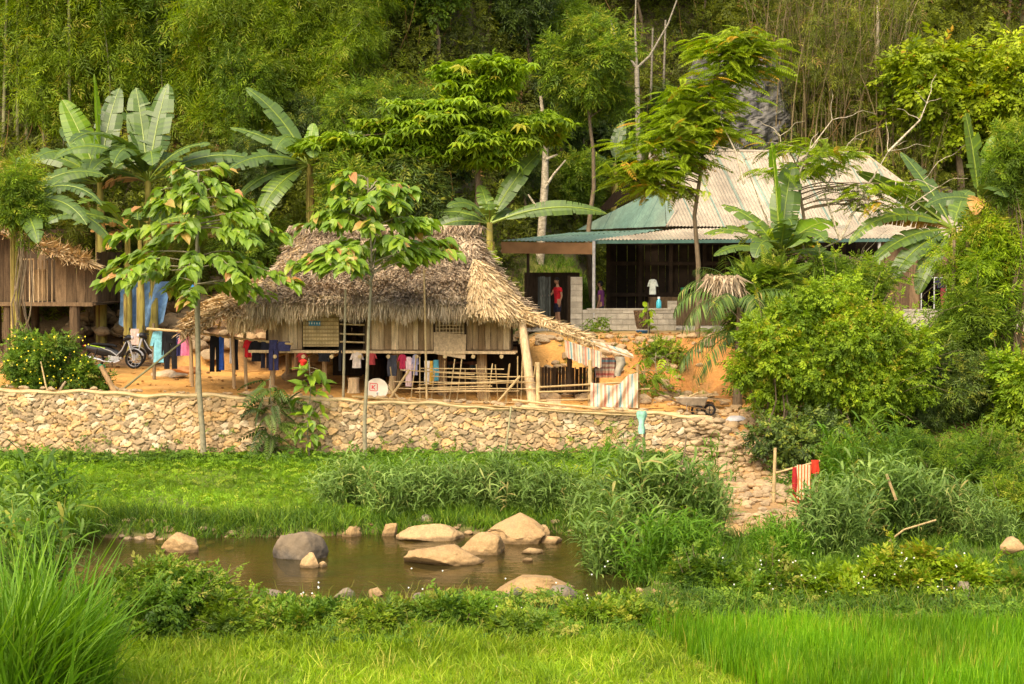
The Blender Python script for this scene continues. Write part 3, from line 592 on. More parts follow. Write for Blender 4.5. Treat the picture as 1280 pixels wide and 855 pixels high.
    g.poly([(X(542), yf - .07, Zf(415)), (X(543), yf - .40, Zf(441)), (X(582), yf - .40, Zf(448)), (X(583), yf - .09, Zf(418))], .7); mk('wall_flap', g, M_wood, H)
    # roof
    ze, yr, zr = 5.0, 50.4, 6.95; ey = 47.25; rx0, rx1 = X(372) * 50.4 / 48, X(590) * 50.4 / 48
    g = G()
    def fr(u, v):
        x0 = (1 - v) * rx0 + v * (xl - .35); x1 = (1 - v) * rx1 + v * (xr - .55); x = x0 + (x1 - x0) * u
        y = yr + (ey - yr) * v; z = zr + (ze - zr) * v - .22 * np.sin(v * PI) + .06 * wob(x, v * 3, 1.2, 1) + .1 * np.sin(u * PI) * -1 * (1 - v)
        return np.stack([x, y, z], -1)
    thatch_patch(g, fr, 40, 20, 42000, .34, .032, .55, .4, .26)
    def fbk(u, v): p = fr(u, v); p[..., 1] = 2 * yr - p[..., 1]; return p
    thatch_patch(g, fbk, 20, 8, 3000, .4, .05)
    def hipr(u, v):   # rounded right hip
        th = (u - .5) * PI; c = np.array([rx1, yr]); x = c[0] + v * 1.25 * np.cos(th) + v * .5; y = c[1] + v * 3.15 * np.sin(th); z = zr - .05 + (ze - zr - .35 * np.cos(th)) * v - .2 * np.sin(v * PI); return np.stack([x, y, z], -1)
    thatch_patch(g, hipr, 24, 14, 12000, .34, .034, .55, .4, .26)
    def hipl(u, v): p = hipr(u, v); p[..., 0] = rx0 - (p[..., 0] - rx1) * .75; return p
    thatch_patch(g, hipl, 24, 14, 4000, .35, .045, .45, .4, .3)
    rf = mk('roof', g, M_thatch, H)
    g = G(); xs = np.linspace(rx0 - .1, rx1 + .2, 24); g.tube(np.stack([xs, 0 * xs + yr, zr + .04 + .05 * wob(xs, xs * 0, 1.5)], -1), .17, 8, a=.5)
    n = 1500; x = rng.uniform(rx0 - .2, rx1 + .3, n); b = np.stack([x, yr + rng.normal(size=n) * .1, zr + .18 + 0 * x], -1); sg = np.sign(rng.normal(size=n)); strands(g, b, nrm(np.stack([rng.normal(size=n) * .3, sg, -.55 + 0 * x], -1)), rng.uniform(.25, .6, n), np.full(n, .04), rng.uniform(.2, .8, n)); mk('ridge', g, M_thatch, rf)
    g = G(); ex = np.linspace(xl - .4, xr - .5, 30); eave = np.stack([ex, 0 * ex + ey, ze + .05 + .06 * wob(ex, ex * 0, 1.2, 1)], -1)
    fringe(g, eave, 5200, (.22, .74), .035, (0, -.25, 0), (.72, .999), .17, 1.4); fringe(g, eave + np.array([0, .25, .1]), 2500, (.3, .7), .035, (0, -.1, 0), (.2, .7), .12)
    th = np.linspace(-PI / 2, PI / 2, 20); arc = hipr((th / PI) + .5, np.ones(20)); fringe(g, arc, 2200, (.25, .55), .035, (.15, 0, 0), (.3, .9), .18); mk('thatch_fringe', g, M_thatch, rf)
    # bright new thatch over the right corner
    g = G(); ap = at(598, 329, 48.3)
    def cone(u, v):
        th = np.radians(-104 + 116 * u); wv = v ** .85; x = ap[0] - .12 + wv * 1.12 * np.cos(th) * (1 + .12 * u) + .16 * wv; y = ap[1] + wv * 1.35 * np.sin(th) + .0; z = ap[2] + .06 - 1.22 * v ** .95 - .32 * v * u + .08 * np.sin(v * PI) + .28 * (1 - v) ** 3 * 0
        return np.stack([x, y, z], -1)
    thatch_patch(g, cone, 20, 12, 6500, .38, .04, .62, .2, .12); fringe(g, cone(np.linspace(0, 1, 20), np.full(20, .98)), 1600, (.2, .5), .04, (.2, -.15, 0), (.4, .999), .14); fringe(g, cone(np.linspace(0, 1, 20), np.full(20, .8)), 900, (.2, .4), .04, (.3, -.3, 0), (.4, .999), .14)
    mk('corner_thatch', g, M_straw, rf)
    # bright straw along the left verge
    g = G(); n = 1500; v = rng.random(n); p = fr(np.full(n, .02) + rng.random(n) * .06, v); strands(g, p + np.array([0, -.05, .1]), nrm(np.array([-.35, -.35, -.7]) + rng.normal(size=(n, 3)) * .25), rng.uniform(.2, .5, n), np.full(n, .04), rng.uniform(.2, .999, n)); mk('verge_straw', g, M_straw, rf)
    # lean-to on the left
    g = G(); A0 = at(372, 345, 48.6); A1 = at(262, 420, 48.0); A2 = at(226, 424, 48.0)
    top = np.array([at(376, 318, 49.6), at(335, 338, 49.6), at(290, 362, 49.4), at(232, 400, 49.2)]); bot = np.array([at(352, 383, 47.6), at(325, 392, 47.5), at(282, 392, 47.4), at(228, 418, 47.6)])
    def lt(u, v):
        t = np.linspace(0, 1, 4); a = np.stack([np.interp(u, t, top[:, k]) for k in range(3)], -1); b = np.stack([np.interp(u, t, bot[:, k]) for k in range(3)], -1); p = a + (b - a) * np.asarray(v)[..., None]; p[..., 2] += .07 * wob(u * 6, v * 3, 1, 2); return p
    thatch_patch(g, lt, 20, 8, 3500, .45, .04, .55, .3, .22)
    fringe(g, lt(np.linspace(0, .62, 12), np.full(12, .98)), 1300, (.25, .62), .045, (-.15, -.3, 0), (.3, .999), .2); fringe(g, lt(np.linspace(.75, 1, 6), np.full(6, .98)), 300, (.1, .3), .045, (-.9, -.3, 0), (.3, .999), .25)
    n = 260; u = rng.uniform(.3, 1, n); p = lt(u - .15, rng.uniform(.1, .9, n)); q = nrm(lt(u, np.full(n, .5)) - lt(u - .2, np.full(n, .5))); strands(g, p + np.array([0, -.04, .05]), nrm(q + rng.normal(size=(n, 3)) * .06), rng.uniform(.6, 1.2, n), np.full(n, .05), rng.uniform(.3, .999, n)); mk('side_roof', g, M_straw, H)
    for px, py0, py1 in [(238, 414, 462), (290, 392, 462), (305, 385, 455)]:
        g = G(); a = at(px, py0, 48.3); z = float(zg(a[0], 48.3)); g.tube([(a[0] + .05, 48.3, z - .1), a], .05, 7, a=.5); mk('side_post', g, M_wood, H)
    for k in range(7):
        g = G(); a = at(262 + k * 8, 390 + 2 * k % 5, 47.8); g.tube([a, a + np.array([random.uniform(-.15, .1), .1, -random.uniform(.3, .7)])], .03, 6, a=random.random()); mk('hanging_stick', g, M_bamy, H)
    # dark boards added to deepen the shade of the undercroft
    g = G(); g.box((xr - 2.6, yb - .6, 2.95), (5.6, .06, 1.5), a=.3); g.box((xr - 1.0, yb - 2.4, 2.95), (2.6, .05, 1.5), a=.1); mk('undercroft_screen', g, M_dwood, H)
stilt_house()
def logpole(name, p, q, r, mat, lab, cat, a=.6, n=8, bend=0, r2=None, grp=None, knots=True):
    p = np.array(p, float); q = np.array(q, float); c = (p + q) / 2; t = np.linspace(0, 1, 13)[:, None]; P = (p + (q - p) * t - c); P[:, 2] -= bend * 4 * (t * (1 - t))[:, 0]; P[:, 1] += bend * .5 * np.sin(t[:, 0] * 5)
    rr = r + ((r2 if r2 else r * .8) - r) * t[:, 0]
    if knots: rr = rr * (1 + .12 * (np.arange(13) % 3 == 0))
    g = G(); g.tube(P + c, rr, n, a); return tag(mk(name, g, mat, smooth=True, loc=p), lab, cat, grp)
# ------------------------------------------------------------------ left hut
def hut():
    H = empty('stilt_hut', (-14, 55, 3), 'dark wooden hut on thick posts with a sloping straw roof behind the yellow flowered bush', 'house')
    d = 55.; P = lambda px, py, dd=d: at(px, py, dd); g = G()
    zf = P(60, 378)[2]; x0, x1 = xz(-60, d), xz(122, d); zt = P(60, 300)[2] + .6
    def seg(a, b, w=.2, top=None): planks(g, (xz(a, d), d, zf), (xz(b, d), d, zf), (top or zt) - zf, w)
    seg(-60, 20, .25); seg(20, 34, .22); seg(70, 96, .3, P(0, 318)[2]); seg(97, 122, .35, P(0, 330)[2]); planks(g, (x1, d, zf), (x1, d + 3.5, zf), 1.6, .3); planks(g, (x1, d + 3.6, zf), (x0, d + 3.6, zf), 2.4, .3); mk('wall', g, M_dwood2, H)
    g = G()
    for k, px in enumerate((38, 43, 49, 54, 60, 66)): g.tube([(xz(px, d), d - .02, zf), (xz(px + .5, d), d - .02, P(0, 325)[2])], .022, 6, a=random.random())
    g.beam((xz(30, d), d - .03, P(0, 324)[2]), (xz(44, d), d - .03, P(0, 324)[2]), .05, a=.9); g.box((xz(48, d), d + .3, (zf + P(0, 335)[2]) / 2), (.35, .05, 1.0), a=.4); mk('window_bars', g, M_wood, H)
    g = G(); g.beam((x0, d - .12, zf - .04), (xz(118, d), d - .12, zf - .06), .14, .12, a=.75); g.box(((x0 + x1) / 2, d + 1.7, zf - .06), (x1 - x0, 3.7, .06), a=.3); mk('floor_beam', g, M_dwood2, H)
    for px, r in ((10, .13), (94, .17), (-40, .13), (20, .09)):
        for dd in ((d, d + 3.2) if px != 20 else (d + .8,)):
            g = G(); x = xz(px, d); z = float(zg(x, dd)) - .1; g.tube([(x, dd, z), (x, dd, zf - .1)], r, 10, a=.3); mk('post', g, M_dwood2, H)
    g = G(); top = np.array([P(-60, 235, 56.2), P(10, 285, 56.2), P(60, 302, 56), P(108, 320, 55.6)]); bot = np.array([P(-60, 262, 54.2), P(10, 293, 54.3), P(60, 312, 54.4), P(112, 330, 54.4)])
    def f(u, v):
        t = np.linspace(0, 1, 4); a = np.stack([np.interp(u, t, top[:, k]) for k in range(3)], -1); b = np.stack([np.interp(u, t, bot[:, k]) for k in range(3)], -1); return a + (b - a) * np.asarray(v)[..., None]
    thatch_patch(g, f, 14, 6, 3500, .5, .04, .6, .3, .3)
    n = 1200; u = rng.random(n); p = f(u, rng.uniform(.8, 1, n)); q = nrm(f(np.minimum(u + .1, 1), np.ones(n)) - f(u - .1, np.ones(n))); strands(g, p, nrm(q + rng.normal(size=(n, 3)) * .22), rng.uniform(.2, .6, n), np.full(n, .045), rng.uniform(.3, .999, n)); mk('roof', g, M_straw, H)
M_dwood2 = genm('old_plank', [(0, (.07, .045, .025)), (1, (.20, .13, .07))], .9, 3, .35, .006, (6, 6, .8), fine=30)
hut()
# ------------------------------------------------------------------ metal roofed house
def clip_cols(poly, o, e, f, n, rows, amp, per, g, a):
    P = [(np.dot(p - o, e), np.dot(p - o, f)) for p in poly]; nn = np.cross(e, f); nn = nn if nn[2] > 0 else -nn
    s0, s1 = min(p[0] for p in P), max(p[0] for p in P); ss = np.linspace(s0 + 1e-4, s1 - 1e-4, n); lo, hi = [], []
    for s in ss:
        ts = []
        for (a0, b0), (a1, b1) in zip(P, P[1:] + P[:1]):
            if (a0 - s) * (a1 - s) <= 0 and abs(a1 - a0) > 1e-9: ts.append(b0 + (b1 - b0) * (s - a0) / (a1 - a0))
        lo.append(min(ts)); hi.append(max(ts))
    T = np.linspace(0, 1, rows)[:, None]; t = np.array(lo)[None] * (1 - T) + np.array(hi)[None] * T; S = np.repeat(ss[None], rows, 0)
    Q = o + S[..., None] * e + t[..., None] * f + (amp * np.sin(S * 2 * PI / per) + .012 * wob(S, t, 1.5))[..., None] * nn
    af = a(S[:-1, :-1], t[:-1, :-1]).ravel() if callable(a) else a
    g.grid(Q, af)
def sheet(g, poly, edge, a=.7, per=.13, amp=.016, rows=7):
    poly = [np.array(p, float) for p in poly]; o = poly[0]; e = nrm(poly[edge] - poly[0]); n = nrm(np.cross(poly[1] - poly[0], poly[-1] - poly[0])); f = np.cross(n, e)
    if f[2] < 0: f = -f
    L = max(np.dot(p - o, e) for p in poly) - min(np.dot(p - o, e) for p in poly); clip_cols(poly, o, e, f, int(L / per * 6), rows, amp, per, g, a)
def seam(S, t):   # teal overlap lines every 1.05 m, stained sheets
    k = np.mod(S, 1.06); tone = .55 + .35 * np.mod(np.sin(np.floor(S / 1.06) * 12.9) * 43.7, 1) + .06 * wob(S, t, 1.2); return np.clip(np.where(k < .09, .05, tone), 0, .999)
M_inner = genm('sooty_wood', [(0, (.007, .005, .003)), (1, (.028, .018, .011))], .95, 4, .35)  # near-black wood, the shade of the room put into its colour
def house2():
    H = empty('block_house', (10, 66, 3.7), 'large open fronted house with a weathered corrugated metal roof above grey block half walls', 'house')
    O = np.array([5.54, 62., 0]); u = np.array([.974, .225, 0]); v = np.array([-.225, .974, 0]); Q = lambda a, b, z: O + u * a + v * b + np.array([0, 0, z])
    ze, zr = 7.38, 10.37; B = Q(0, 0, ze); R0 = Q(11.6, 0, ze); T1_ = Q(9.4, 4, zr); T0 = np.array([5.1, 66., 10.37]); C = np.array([6.0, 62.9, 8.03]); D = T0 + (C - T0) * .59
    n = nrm(np.cross(R0 - B, T1_ - B)); 
    for p in (C, T0): p -= n * np.dot(p - B, n)
    D = T0 + (C - T0) * .59
    g = G(); sheet(g, [B, R0, T1_, T0, C], 1, seam, rows=9); g2 = g
    mk('roof', g, M_metalw, H)
    rf = [o for o in bpy.data.objects if o.parent == H][0]
    A = np.array([2.6, 70., 7.40]); D2 = np.array([5.55, 66.2, 9.03])
    g = G(); sheet(g, [B + np.array([-.02, 0, 0]), D, A], 2, lambda S, t: np.clip(np.where(np.mod(S, .95) < .05, .0, .45 + .3 * wob(S, t, .9)), 0, .999)); 
    g.poly([B, C, D], .8); mk('hip_sheet', g, M_teal, rf)
    g = G(); sheet(g, [Q(11.6, 0, ze), Q(11.6, 8, ze), T1_], 1, .8); sheet(g, [Q(0, 8, ze), Q(11.6, 8, ze), T1_, T0], 1, .8); mk('rear_sheet', g, M_metalw, rf)
    g = G(); g.tube([T0, T1_], .07, 8, a=.6); g.tube([T1_, R0], .05, 6, a=.6); g.tube([T0, D, C, B], .05, 6, a=.7); mk('ridge_cap', g, M_metalw, rf)
    g = G(); g.poly([T0 + np.array([.12, 0, -.1]), D + np.array([.12, .1, 0]), A + np.array([.7, 0, .6])], .3); mk('gable_board', g, M_dwood, H)
    # shallow lower roof and the awning on the left
    F0 = at(741, 300, 60.2); F1 = at(1215, 297, 62.2); K0 = at(846, 286, 62.0); K1 = at(1215, 285, 64.4); z_ = 7.0
    g = G(); sheet(g, [F0, F1, K1, K0], 1, lambda S, t: np.clip(.62 + .3 * wob(S, t, 1.3), 0, .999), rows=5); mk('lower_roof', g, M_metalw, H)
    g = G(); g.beam(F0 + np.array([0, 0, -.07]), F1 + np.array([0, 0, -.07]), .05, .12, a=.0); mk('fascia', g, M_teal, H)
    E0 = at(627, 301, 61.2); E1 = at(741, 302, 60.0); E2 = at(829, 286.5, 62.4); E3 = at(712, 291, 66.5)
    g = G(); sheet(g, [E0, E1, E2], 1, lambda S, t: np.clip(.5 + .3 * wob(S, t, .9), 0, .999), per=.16); sheet(g, [E0 + np.array([0, 0, .0]), E2, E3], 1, .45, per=.16); mk('awning', g, M_teal, H)
    g = G()
    g.box((E0 + E1) / 2 + np.array([.0, .05, -.24]), (np.linalg.norm(E1 - E0), .05, .40), np.stack([nrm(E1 - E0), nrm(np.cross([0, 0, 1.], E1 - E0)), [0, 0, 1.]], 1), .4); mk('awning_board', g, genm('brown_board', [(0, (.24, .13, .06)), (1, (.30, .17, .08))], .9, 2, .2), H)
    # block walls
    zf = 3.72; g = G(); r = random.Random(4)
    def blocks(p, q, z0, z1):
        g = G()
        p = np.array(p); q = np.array(q); L = np.linalg.norm((q - p)[:2]); e = (q - p) / L; R = np.stack([e, [-e[1], e[0], 0], [0, 0, 1]], 1); k = 0; z = z0
        g.box(np.append((p + q)[:2] / 2, (z0 + z1) / 2), (L - .01, .12, z1 - z0 - .01), R, 0.0)
        while z < z1 - .03:
            h = min(.19, z1 - z); s = -.2 * (k % 2)
            while s < L:
                a, b = max(s, 0), min(s + .39, L)
                if b - a > .04: c = p + e * (a + b) / 2; g.box((c[0], c[1], z + h / 2), (b - a - .014, .155 + r.uniform(-.006, .006), h - .014), R, .15 + .8 * r.random())
                s += .4
            z += .2; k += 1
        mk('block_wall', g, M_block, H)
    W = lambda px, d=60.: np.array([xz(px, d), d, 0])
    blocks(W(713), W(728), zf, at(0, 346, 60)[2]); blocks(W(728), W(845), zf, at(0, 387, 60)[2]); blocks(W(834), W(846), at(0, 387, 60)[2], at(0, 376, 60)[2])
    blocks(W(662, 61), W(674, 61), zf, at(0, 383, 61)[2]); blocks(W(1128, 62), W(1290, 62), zf, at(0, 386, 62)[2] + .0)
    g = G(); g.box((xz(786, 60), 60, at(0, 387, 60)[2] + .02), (xz(834, 60) - xz(729, 60), .19, .045), a=.9); mk('sill', g, M_block, H)
    g = G(); c = (Q(5.2, 4, 0)); g.box((10.5, 64.0, zf - .02 + .03), (20, 7.6, .10), a=.6); mk('floor', g, M_block, H)
    # posts
    for px, d, y1 in ((742, 60.0, 301), (660, 61.0, 303), (1098, 61.8, 299), (1185, 62.2, 299), (960, 61.2, 299)):
        g = G(); b = W(px, d); top = at(px, y1, d)[2]; g.tube([(b[0], d - .02, zf), (b[0], d - .02, top)], .055, 10, a=.9 if px != 660 else .1); mk('porch_post', g, flat('post_grey', (.42, .42, .40), rough=.6) if px != 660 else M_dwood, H)
    # inside timber, room shade painted into its colour: back wall, posts, loft beam
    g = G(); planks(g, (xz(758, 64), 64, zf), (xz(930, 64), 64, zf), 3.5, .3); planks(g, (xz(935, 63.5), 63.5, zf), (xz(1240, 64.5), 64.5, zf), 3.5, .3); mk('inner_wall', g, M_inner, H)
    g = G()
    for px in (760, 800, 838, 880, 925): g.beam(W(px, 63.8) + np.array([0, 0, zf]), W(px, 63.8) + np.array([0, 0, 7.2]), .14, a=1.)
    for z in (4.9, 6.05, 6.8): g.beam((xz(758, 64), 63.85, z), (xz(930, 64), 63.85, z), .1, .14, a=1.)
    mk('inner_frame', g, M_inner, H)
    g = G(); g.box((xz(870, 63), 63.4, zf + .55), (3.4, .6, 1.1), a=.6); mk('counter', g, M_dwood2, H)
    # door leaf, dark panel put in for the doorway's shade
    g = G(); planks(g, (xz(672, 60.6), 60.4, zf), (xz(688, 60.6), 60.3, zf), at(0, 346, 60.4)[2] - zf, .1); d_ = mk('door', g, genm('patterned_door', [(0, (.03, .035, .03)), (1, (.07, .08, .07))], .7, 6, .6, 0, (3, 3, .6)), H)
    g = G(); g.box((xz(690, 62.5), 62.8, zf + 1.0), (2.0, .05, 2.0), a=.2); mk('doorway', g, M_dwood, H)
    g = G(); g.box((xz(712, 60.5), 60.4, zf + .95), (.16, .10, 1.9), a=.4); mk('door_post', g, M_dwood, H)
    # right window with white bars
    g = G(); z0, z1 = at(0, 386, 62)[2], at(0, 347, 62)[2]
    planks(g, (xz(1096, 62), 62.1, z0 - .6), (xz(1150, 62), 62.1, z0 - .6), z1 - z0 + .6, .3); planks(g, (xz(1206, 62), 62.1, z0), (xz(1290, 62), 62.1, z0), z1 - z0, .3); planks(g, (xz(1096, 62), 62.12, z1), (xz(1290, 62), 62.12, z1), 1.3, .35); mk('front_boards', g, M_dwood2, H)
    g = G()
    for a, b in ((1150, 1206),): 
        for z in (z1,): g.beam((xz(a, 62), 62, z), (xz(b, 62), 62, z), .04, a=.5)
        for px in (1151, 1167, 1182, 1205): g.beam((xz(px, 62), 62, z0), (xz(px, 62), 62, z1), .035, a=.5)
    mk('window_frame', g, flat('grey_paint', (.40, .42, .40), rough=.5), H)
house2()
# ------------------------------------------------------------------ pen, tarps and poles at the right end of the stilt house
M_tarpm = None
def stripes(name, cols, sx, rough=.8):
    """woven tarp with coloured stripes along an object-space axis read from v"""
    m, nt, b = nodes(name); a = nt.nodes.new('ShaderNodeAttribute'); a.attribute_name = 'v'; mm = nt.nodes.new('ShaderNodeMath'); mm.operation = 'MULTIPLY'; mm.inputs[1].default_value = sx
    fr = nt.nodes.new('ShaderNodeMath'); fr.operation = 'FRACT'; nt.links.new(a.outputs['Fac'], mm.inputs[0]); nt.links.new(mm.outputs[0], fr.inputs[0])
    st = [(i / len(cols), c) for i, c in enumerate(cols)]; c = ramp_node(nt, fr.outputs[0], st); c.node.color_ramp.interpolation = 'CONSTANT'
    c = mul(nt, c, noise(nt, 9, 4), .8, 1.1); nt.links.new(c, b.inputs['Base Color']); b.inputs['Roughness'].default_value = rough; return m
TC = [(.60, .48, .34), (.50, .20, .13), (.60, .48, .34), (.18, .31, .31), (.60, .48, .34), (.54, .32, .18)]
M_tarp1 = stripes('striped_tarp', TC, 4.2); M_tarp2 = stripes('striped_tarp_dark', [(.22, .10, .07), (.40, .22, .14), (.08, .14, .16), (.34, .28, .2), (.3, .07, .05)], 5)
def cloth(f, nu, nv, th=.012, along='u'):
    U, V = np.meshgrid(np.linspace(0, 1, nu), np.linspace(0, 1, nv)); P = f(U, V); g = G(); av = (U if along == 'u' else V)[:-1, :-1]
    du = np.gradient(P, axis=1); dv = np.gradient(P, axis=0); n = nrm(np.cross(du, dv)) * th; g.grid(P, (av * .98).ravel()); g.grid((P + n)[:, ::-1], (av[:, ::-1] * .98).ravel())
    for a, b in ((P[0], (P + n)[0]), (P[-1], (P + n)[-1]), (P[:, 0], (P + n)[:, 0]), (P[:, -1], (P + n)[:, -1])): g.grid(np.stack([a, b]), .5)
    return g
def bil(c, U, V): c = [np.array(k, float) for k in c]; U = U[..., None]; V = V[..., None]; return (c[0] * (1 - U) + c[1] * U) * (1 - V) + (c[3] * (1 - U) + c[2] * U) * V
def pen():
    d = 46.9
    def stick(px0, py0, px1, py1, r, lab, m=M_bamy, dd=d, d2=None, name='bamboo_pole', cat='pole', grp=None, bend=0):
        p = at(px0, py0, dd); q = at(px1, py1, d2 or dd); return logpole(name, p, q, r, m, lab, cat, random.random(), 8, bend, None, grp)
    post = lambda px, py0, w, lab, dd=d: stick(px, 512, px, py0, w, lab, M_bamy if w < .07 else M_wood, dd, None, 'fence_post', 'post')
    post(672.5, 453, .065, 'light tan pen post just right of the big leaning post'); post(737.5, 450, .065, 'light tan pen post at the left edge of the striped sheet'); post(797, 455, .055, 'light tan pen post at the right edge of the striped sheet')
    stick(666, 508, 652, 400, .14, 'thick leaning grey post carrying the lean-to edge', M_wood, 47.1, 47.5, 'leaning_post', 'post')
    stick(712, 492, 712, 440, .08, 'dark upright post in the shade under the striped awning', M_dwood, 48.4, None, 'shade_post', 'post')
    stick(533.5, 505, 530, 335, .03, 'thin straight bamboo pole standing before the house wall right of the window', M_bamy, 46.9, 47.0)
    stick(429, 497, 432, 361, .035, 'greenish bamboo pole standing before the dark opening of the stilt house', M_greenb, 46.7, 46.7)
    for i, (a, b, c_, e) in enumerate([(675, 484, 799, 477), (673, 490, 799, 487), (672, 501, 738, 499)]): stick(a, b, c_, e, .028, ['topmost', 'middle', 'lowest'][i] + ' long bamboo rail of the pen behind the striped sheet', M_bamy, d - .1)
    stick(812, 486, 795, 487, .025, 'short rail end poking out right of the striped sheet'); 
    rs = random.Random(6)
    F = empty('bamboo_fence', (xz(570, 47.3), 47.3, 2.2), 'tangle of bamboo sticks fencing the space under the right end of the stilt house', 'fence')
    for i in range(24):
        px = rs.uniform(490, 668); g = G(); a = at(px, 506, 47.2); b = at(px + rs.uniform(-8, 8), rs.uniform(442, 470), 47.2 + rs.uniform(-.1, .2)); g.tube([a, b], .018, 6, rs.random()); mk('upright', g, M_bamy, F)
    for i in range(16):
        y = rs.uniform(462, 504); x0 = rs.uniform(488, 560); g = G(); g.tube([at(x0, y + rs.uniform(-4, 4), 47.0), at(x0 + rs.uniform(90, 140), y + rs.uniform(-3, 5), 47.0)], .017, 6, rs.random()); mk('rail', g, M_bamy, F)
    for a in ((486, 500, 512, 462), (505, 505, 480, 478), (620, 505, 650, 470)): g = G(); g.tube([at(a[0], a[1], 46.8), at(a[2], a[3], 46.9)], .035, 6, .5); mk('brace', g, M_bamy, F)
    # poles on the wall and before it
    stick(440, 495.5, 800, 516, .03, 'long thin bamboo pole lying along the wall top', M_bamy, 46.0, 45.8, bend=.05)
    stick(640, 500, 850, 517, .035, 'thicker bamboo pole lying on the wall top below the striped sheet', M_bamy, 46.15, 46.2, bend=.03)
    stick(616, 507, 818, 520, .022, 'thinnest bamboo pole lying along the outer edge of the wall top', M_bamy, 45.75, 45.7, bend=.04)
    stick(631, 572, 639, 508, .03, 'thin grey pole leaning against the stone wall face', M_bpole, 45.4, 45.7)
    stick(120, 492, 345, 497, .025, 'thin dark pole lying on the yard edge above the left wall', M_bpole, 46.2, 46.3, bend=.02)
    stick(142, 496, 232, 424, .03, 'dark slanting pole propped across the clothes line on the left', M_bpole, 46.7, 47.4)
    stick(146, 494, 126, 458, .08, 'short thick light post leaning at the flowered bush', M_wood, 46.6, 46.8, 'leaning_post', 'post')
    stick(160, 494, 138, 480, .035, 'short dark stick lying at the foot of the leaning post', M_bark, 46.5, 46.7)
    stick(59, 490, 51, 452, .022, 'pale thin stick standing in the flowered bush', M_bamy, 46.3, 46.4)
    stick(70, 500, 82, 477, .04, 'crooked dead branch on the wall top before the flowered bush', M_bark, 46.1, 46.2, 'dead_branch', 'branch', bend=-.05)
    stick(800, 610, 806, 540, .035, 'bare stick holding the green rag in front of the wall', M_bark, 44.0, 44.4)
    stick(804, 607, 905, 606, .09, 'brown plank lying at the water path below the rubble heap', M_wood, 41.9, 42.0, 'plank', 'plank'); stick(885, 604, 972, 608, .07, 'light log lying across the head of the sandy path', M_wood, 42.3, 42.1, 'log', 'log')
    # striped lean-to cover and hanging sheet
    g = cloth(lambda U, V: bil([at(640, 388, 47.6), at(792, 447, 47.4), at(780, 437, 49.4), at(660, 392, 49.6)], U, V) + np.stack([0 * U, 0 * U, .05 * wob(U * 5, V * 3, 2) - .12 * np.sin(U * PI)], -1), 40, 12, .03); A = empty('striped_awning', at(700, 410, 48), 'ragged straw and striped plastic lean-to roof sloping down to the right of the stilt house', 'awning'); mk('cover', g, M_tarp1, A)
    g = G(); pts = np.array([at(640, 388, 47.5), at(700, 410, 47.45), at(745, 432, 47.4)]); fringe(g, pts, 500, (.06, .25), .035, (0, -.6, 0), (.2, .999), .5); n = 900; t = rng.random(n) * .62; p = at(634, 384, 47.55) * (1 - t)[:, None] + at(792, 447, 47.4) * t[:, None] + rng.normal(size=(n, 3)) * .04 + np.array([0, .15, .03]); strands(g, p, nrm(np.array([.9, -.1, -.35]) + rng.normal(size=(n, 3)) * .25), rng.uniform(.15, .4, n), np.full(n, .035), rng.uniform(.2, .999, n)); mk('straw_edge', g, M_straw, A)
    def hang(U, V): p = bil([at(706, 425, 47.35), at(752, 440, 47.3), at(752, 456, 47.3), at(708, 442, 47.35)], U, V); s = .5 + .5 * np.sin(U * PI); p[..., 2] -= V * .12 * s + .04 * np.abs(np.sin(U * 22)) * V; p[..., 1] += .05 * np.sin(U * 25); return p
    mk('valance', cloth(hang, 40, 6), M_tarp1, A)
    for a in ((592, 380, 655, 402), (600, 378, 668, 408), (616, 386, 792, 446)): g = G(); g.tube([at(a[0], a[1], 47.2), at(a[2], a[3], 47.3)], .022, 6, .4); mk('edge_pole', g, M_bamy, A)
    def sh(U, V):
        top = np.interp(U, [0, .45, .62, .8, 1], [0, .12, .05, -.38, -.45]); p = bil([at(738, 478, 46.75), at(797, 479, 46.75), at(797, 510, 46.75), at(738, 508, 46.75)], U, V); p[..., 2] -= top * (1 - V) * .62; p[..., 1] -= .05 * np.sin(U * 17 + V * 5 + 3 * V * U) * (.3 + V) + .04; return p
    tag(mk('striped_sheet', cloth(sh, 60, 24), M_tarp1, loc=at(738, 508, 46.7)), 'pink blue and cream striped plastic sheet hung over the pen rails', 'sheet')
    for (p0, p1, lab) in [((560, 452, 604, 492), 47.9 + 2, 'dark red and blue striped tarp hanging in the shade below the window'), ((742, 447, 772, 472), 47.6, 'dark striped cloth hanging under the right end of the awning')]:
        a, b, c_, e = p0
        def f2(U, V): p = bil([at(a, b, p1), at(c_, b, p1), at(c_ - 2, e, p1), at(a + 3, e, p1)], U, V); p[..., 1] += .05 * np.sin(U * 20); return p
        tag(mk('hanging_tarp', cloth(f2, 30, 10, .012, 'v'), M_tarp2, loc=at(a, e, p1)), lab, 'tarp')
    g = G(); P = []
    for k, z in enumerate(np.linspace(0, 1, 8)): P.append([at(774 + 4 * math.cos(t) * 1.6 * (1 - .4 * z) + 2 * math.sin(z * 5), 446 + z * 24, 47.25) + np.array([0, .1 * math.sin(t) * (1 + .3 * math.sin(3 * t)), 0]) for t in np.linspace(0, 2 * PI, 14, endpoint=False)])
    g.grid(P, .5, True); tag(mk('rag', g, flat('grey_rag', (.34, .30, .22), amt=.3), smooth=True, loc=at(774, 470, 47.2)), 'grey beige rag hanging from the right corner of the awning', 'rag')
    g = G(); P = []
    for k, z in enumerate(np.linspace(0, 1, 9)): P.append([at(802 + (6 + 1.5 * math.sin(z * 9)) * math.cos(t) * (1 - .45 * z), 514 + z * 28, 44.35) + np.array([0, .13 * math.sin(t) * (1 + .35 * math.sin(4 * t)), 0]) for t in np.linspace(0, 2 * PI, 16, endpoint=False)])
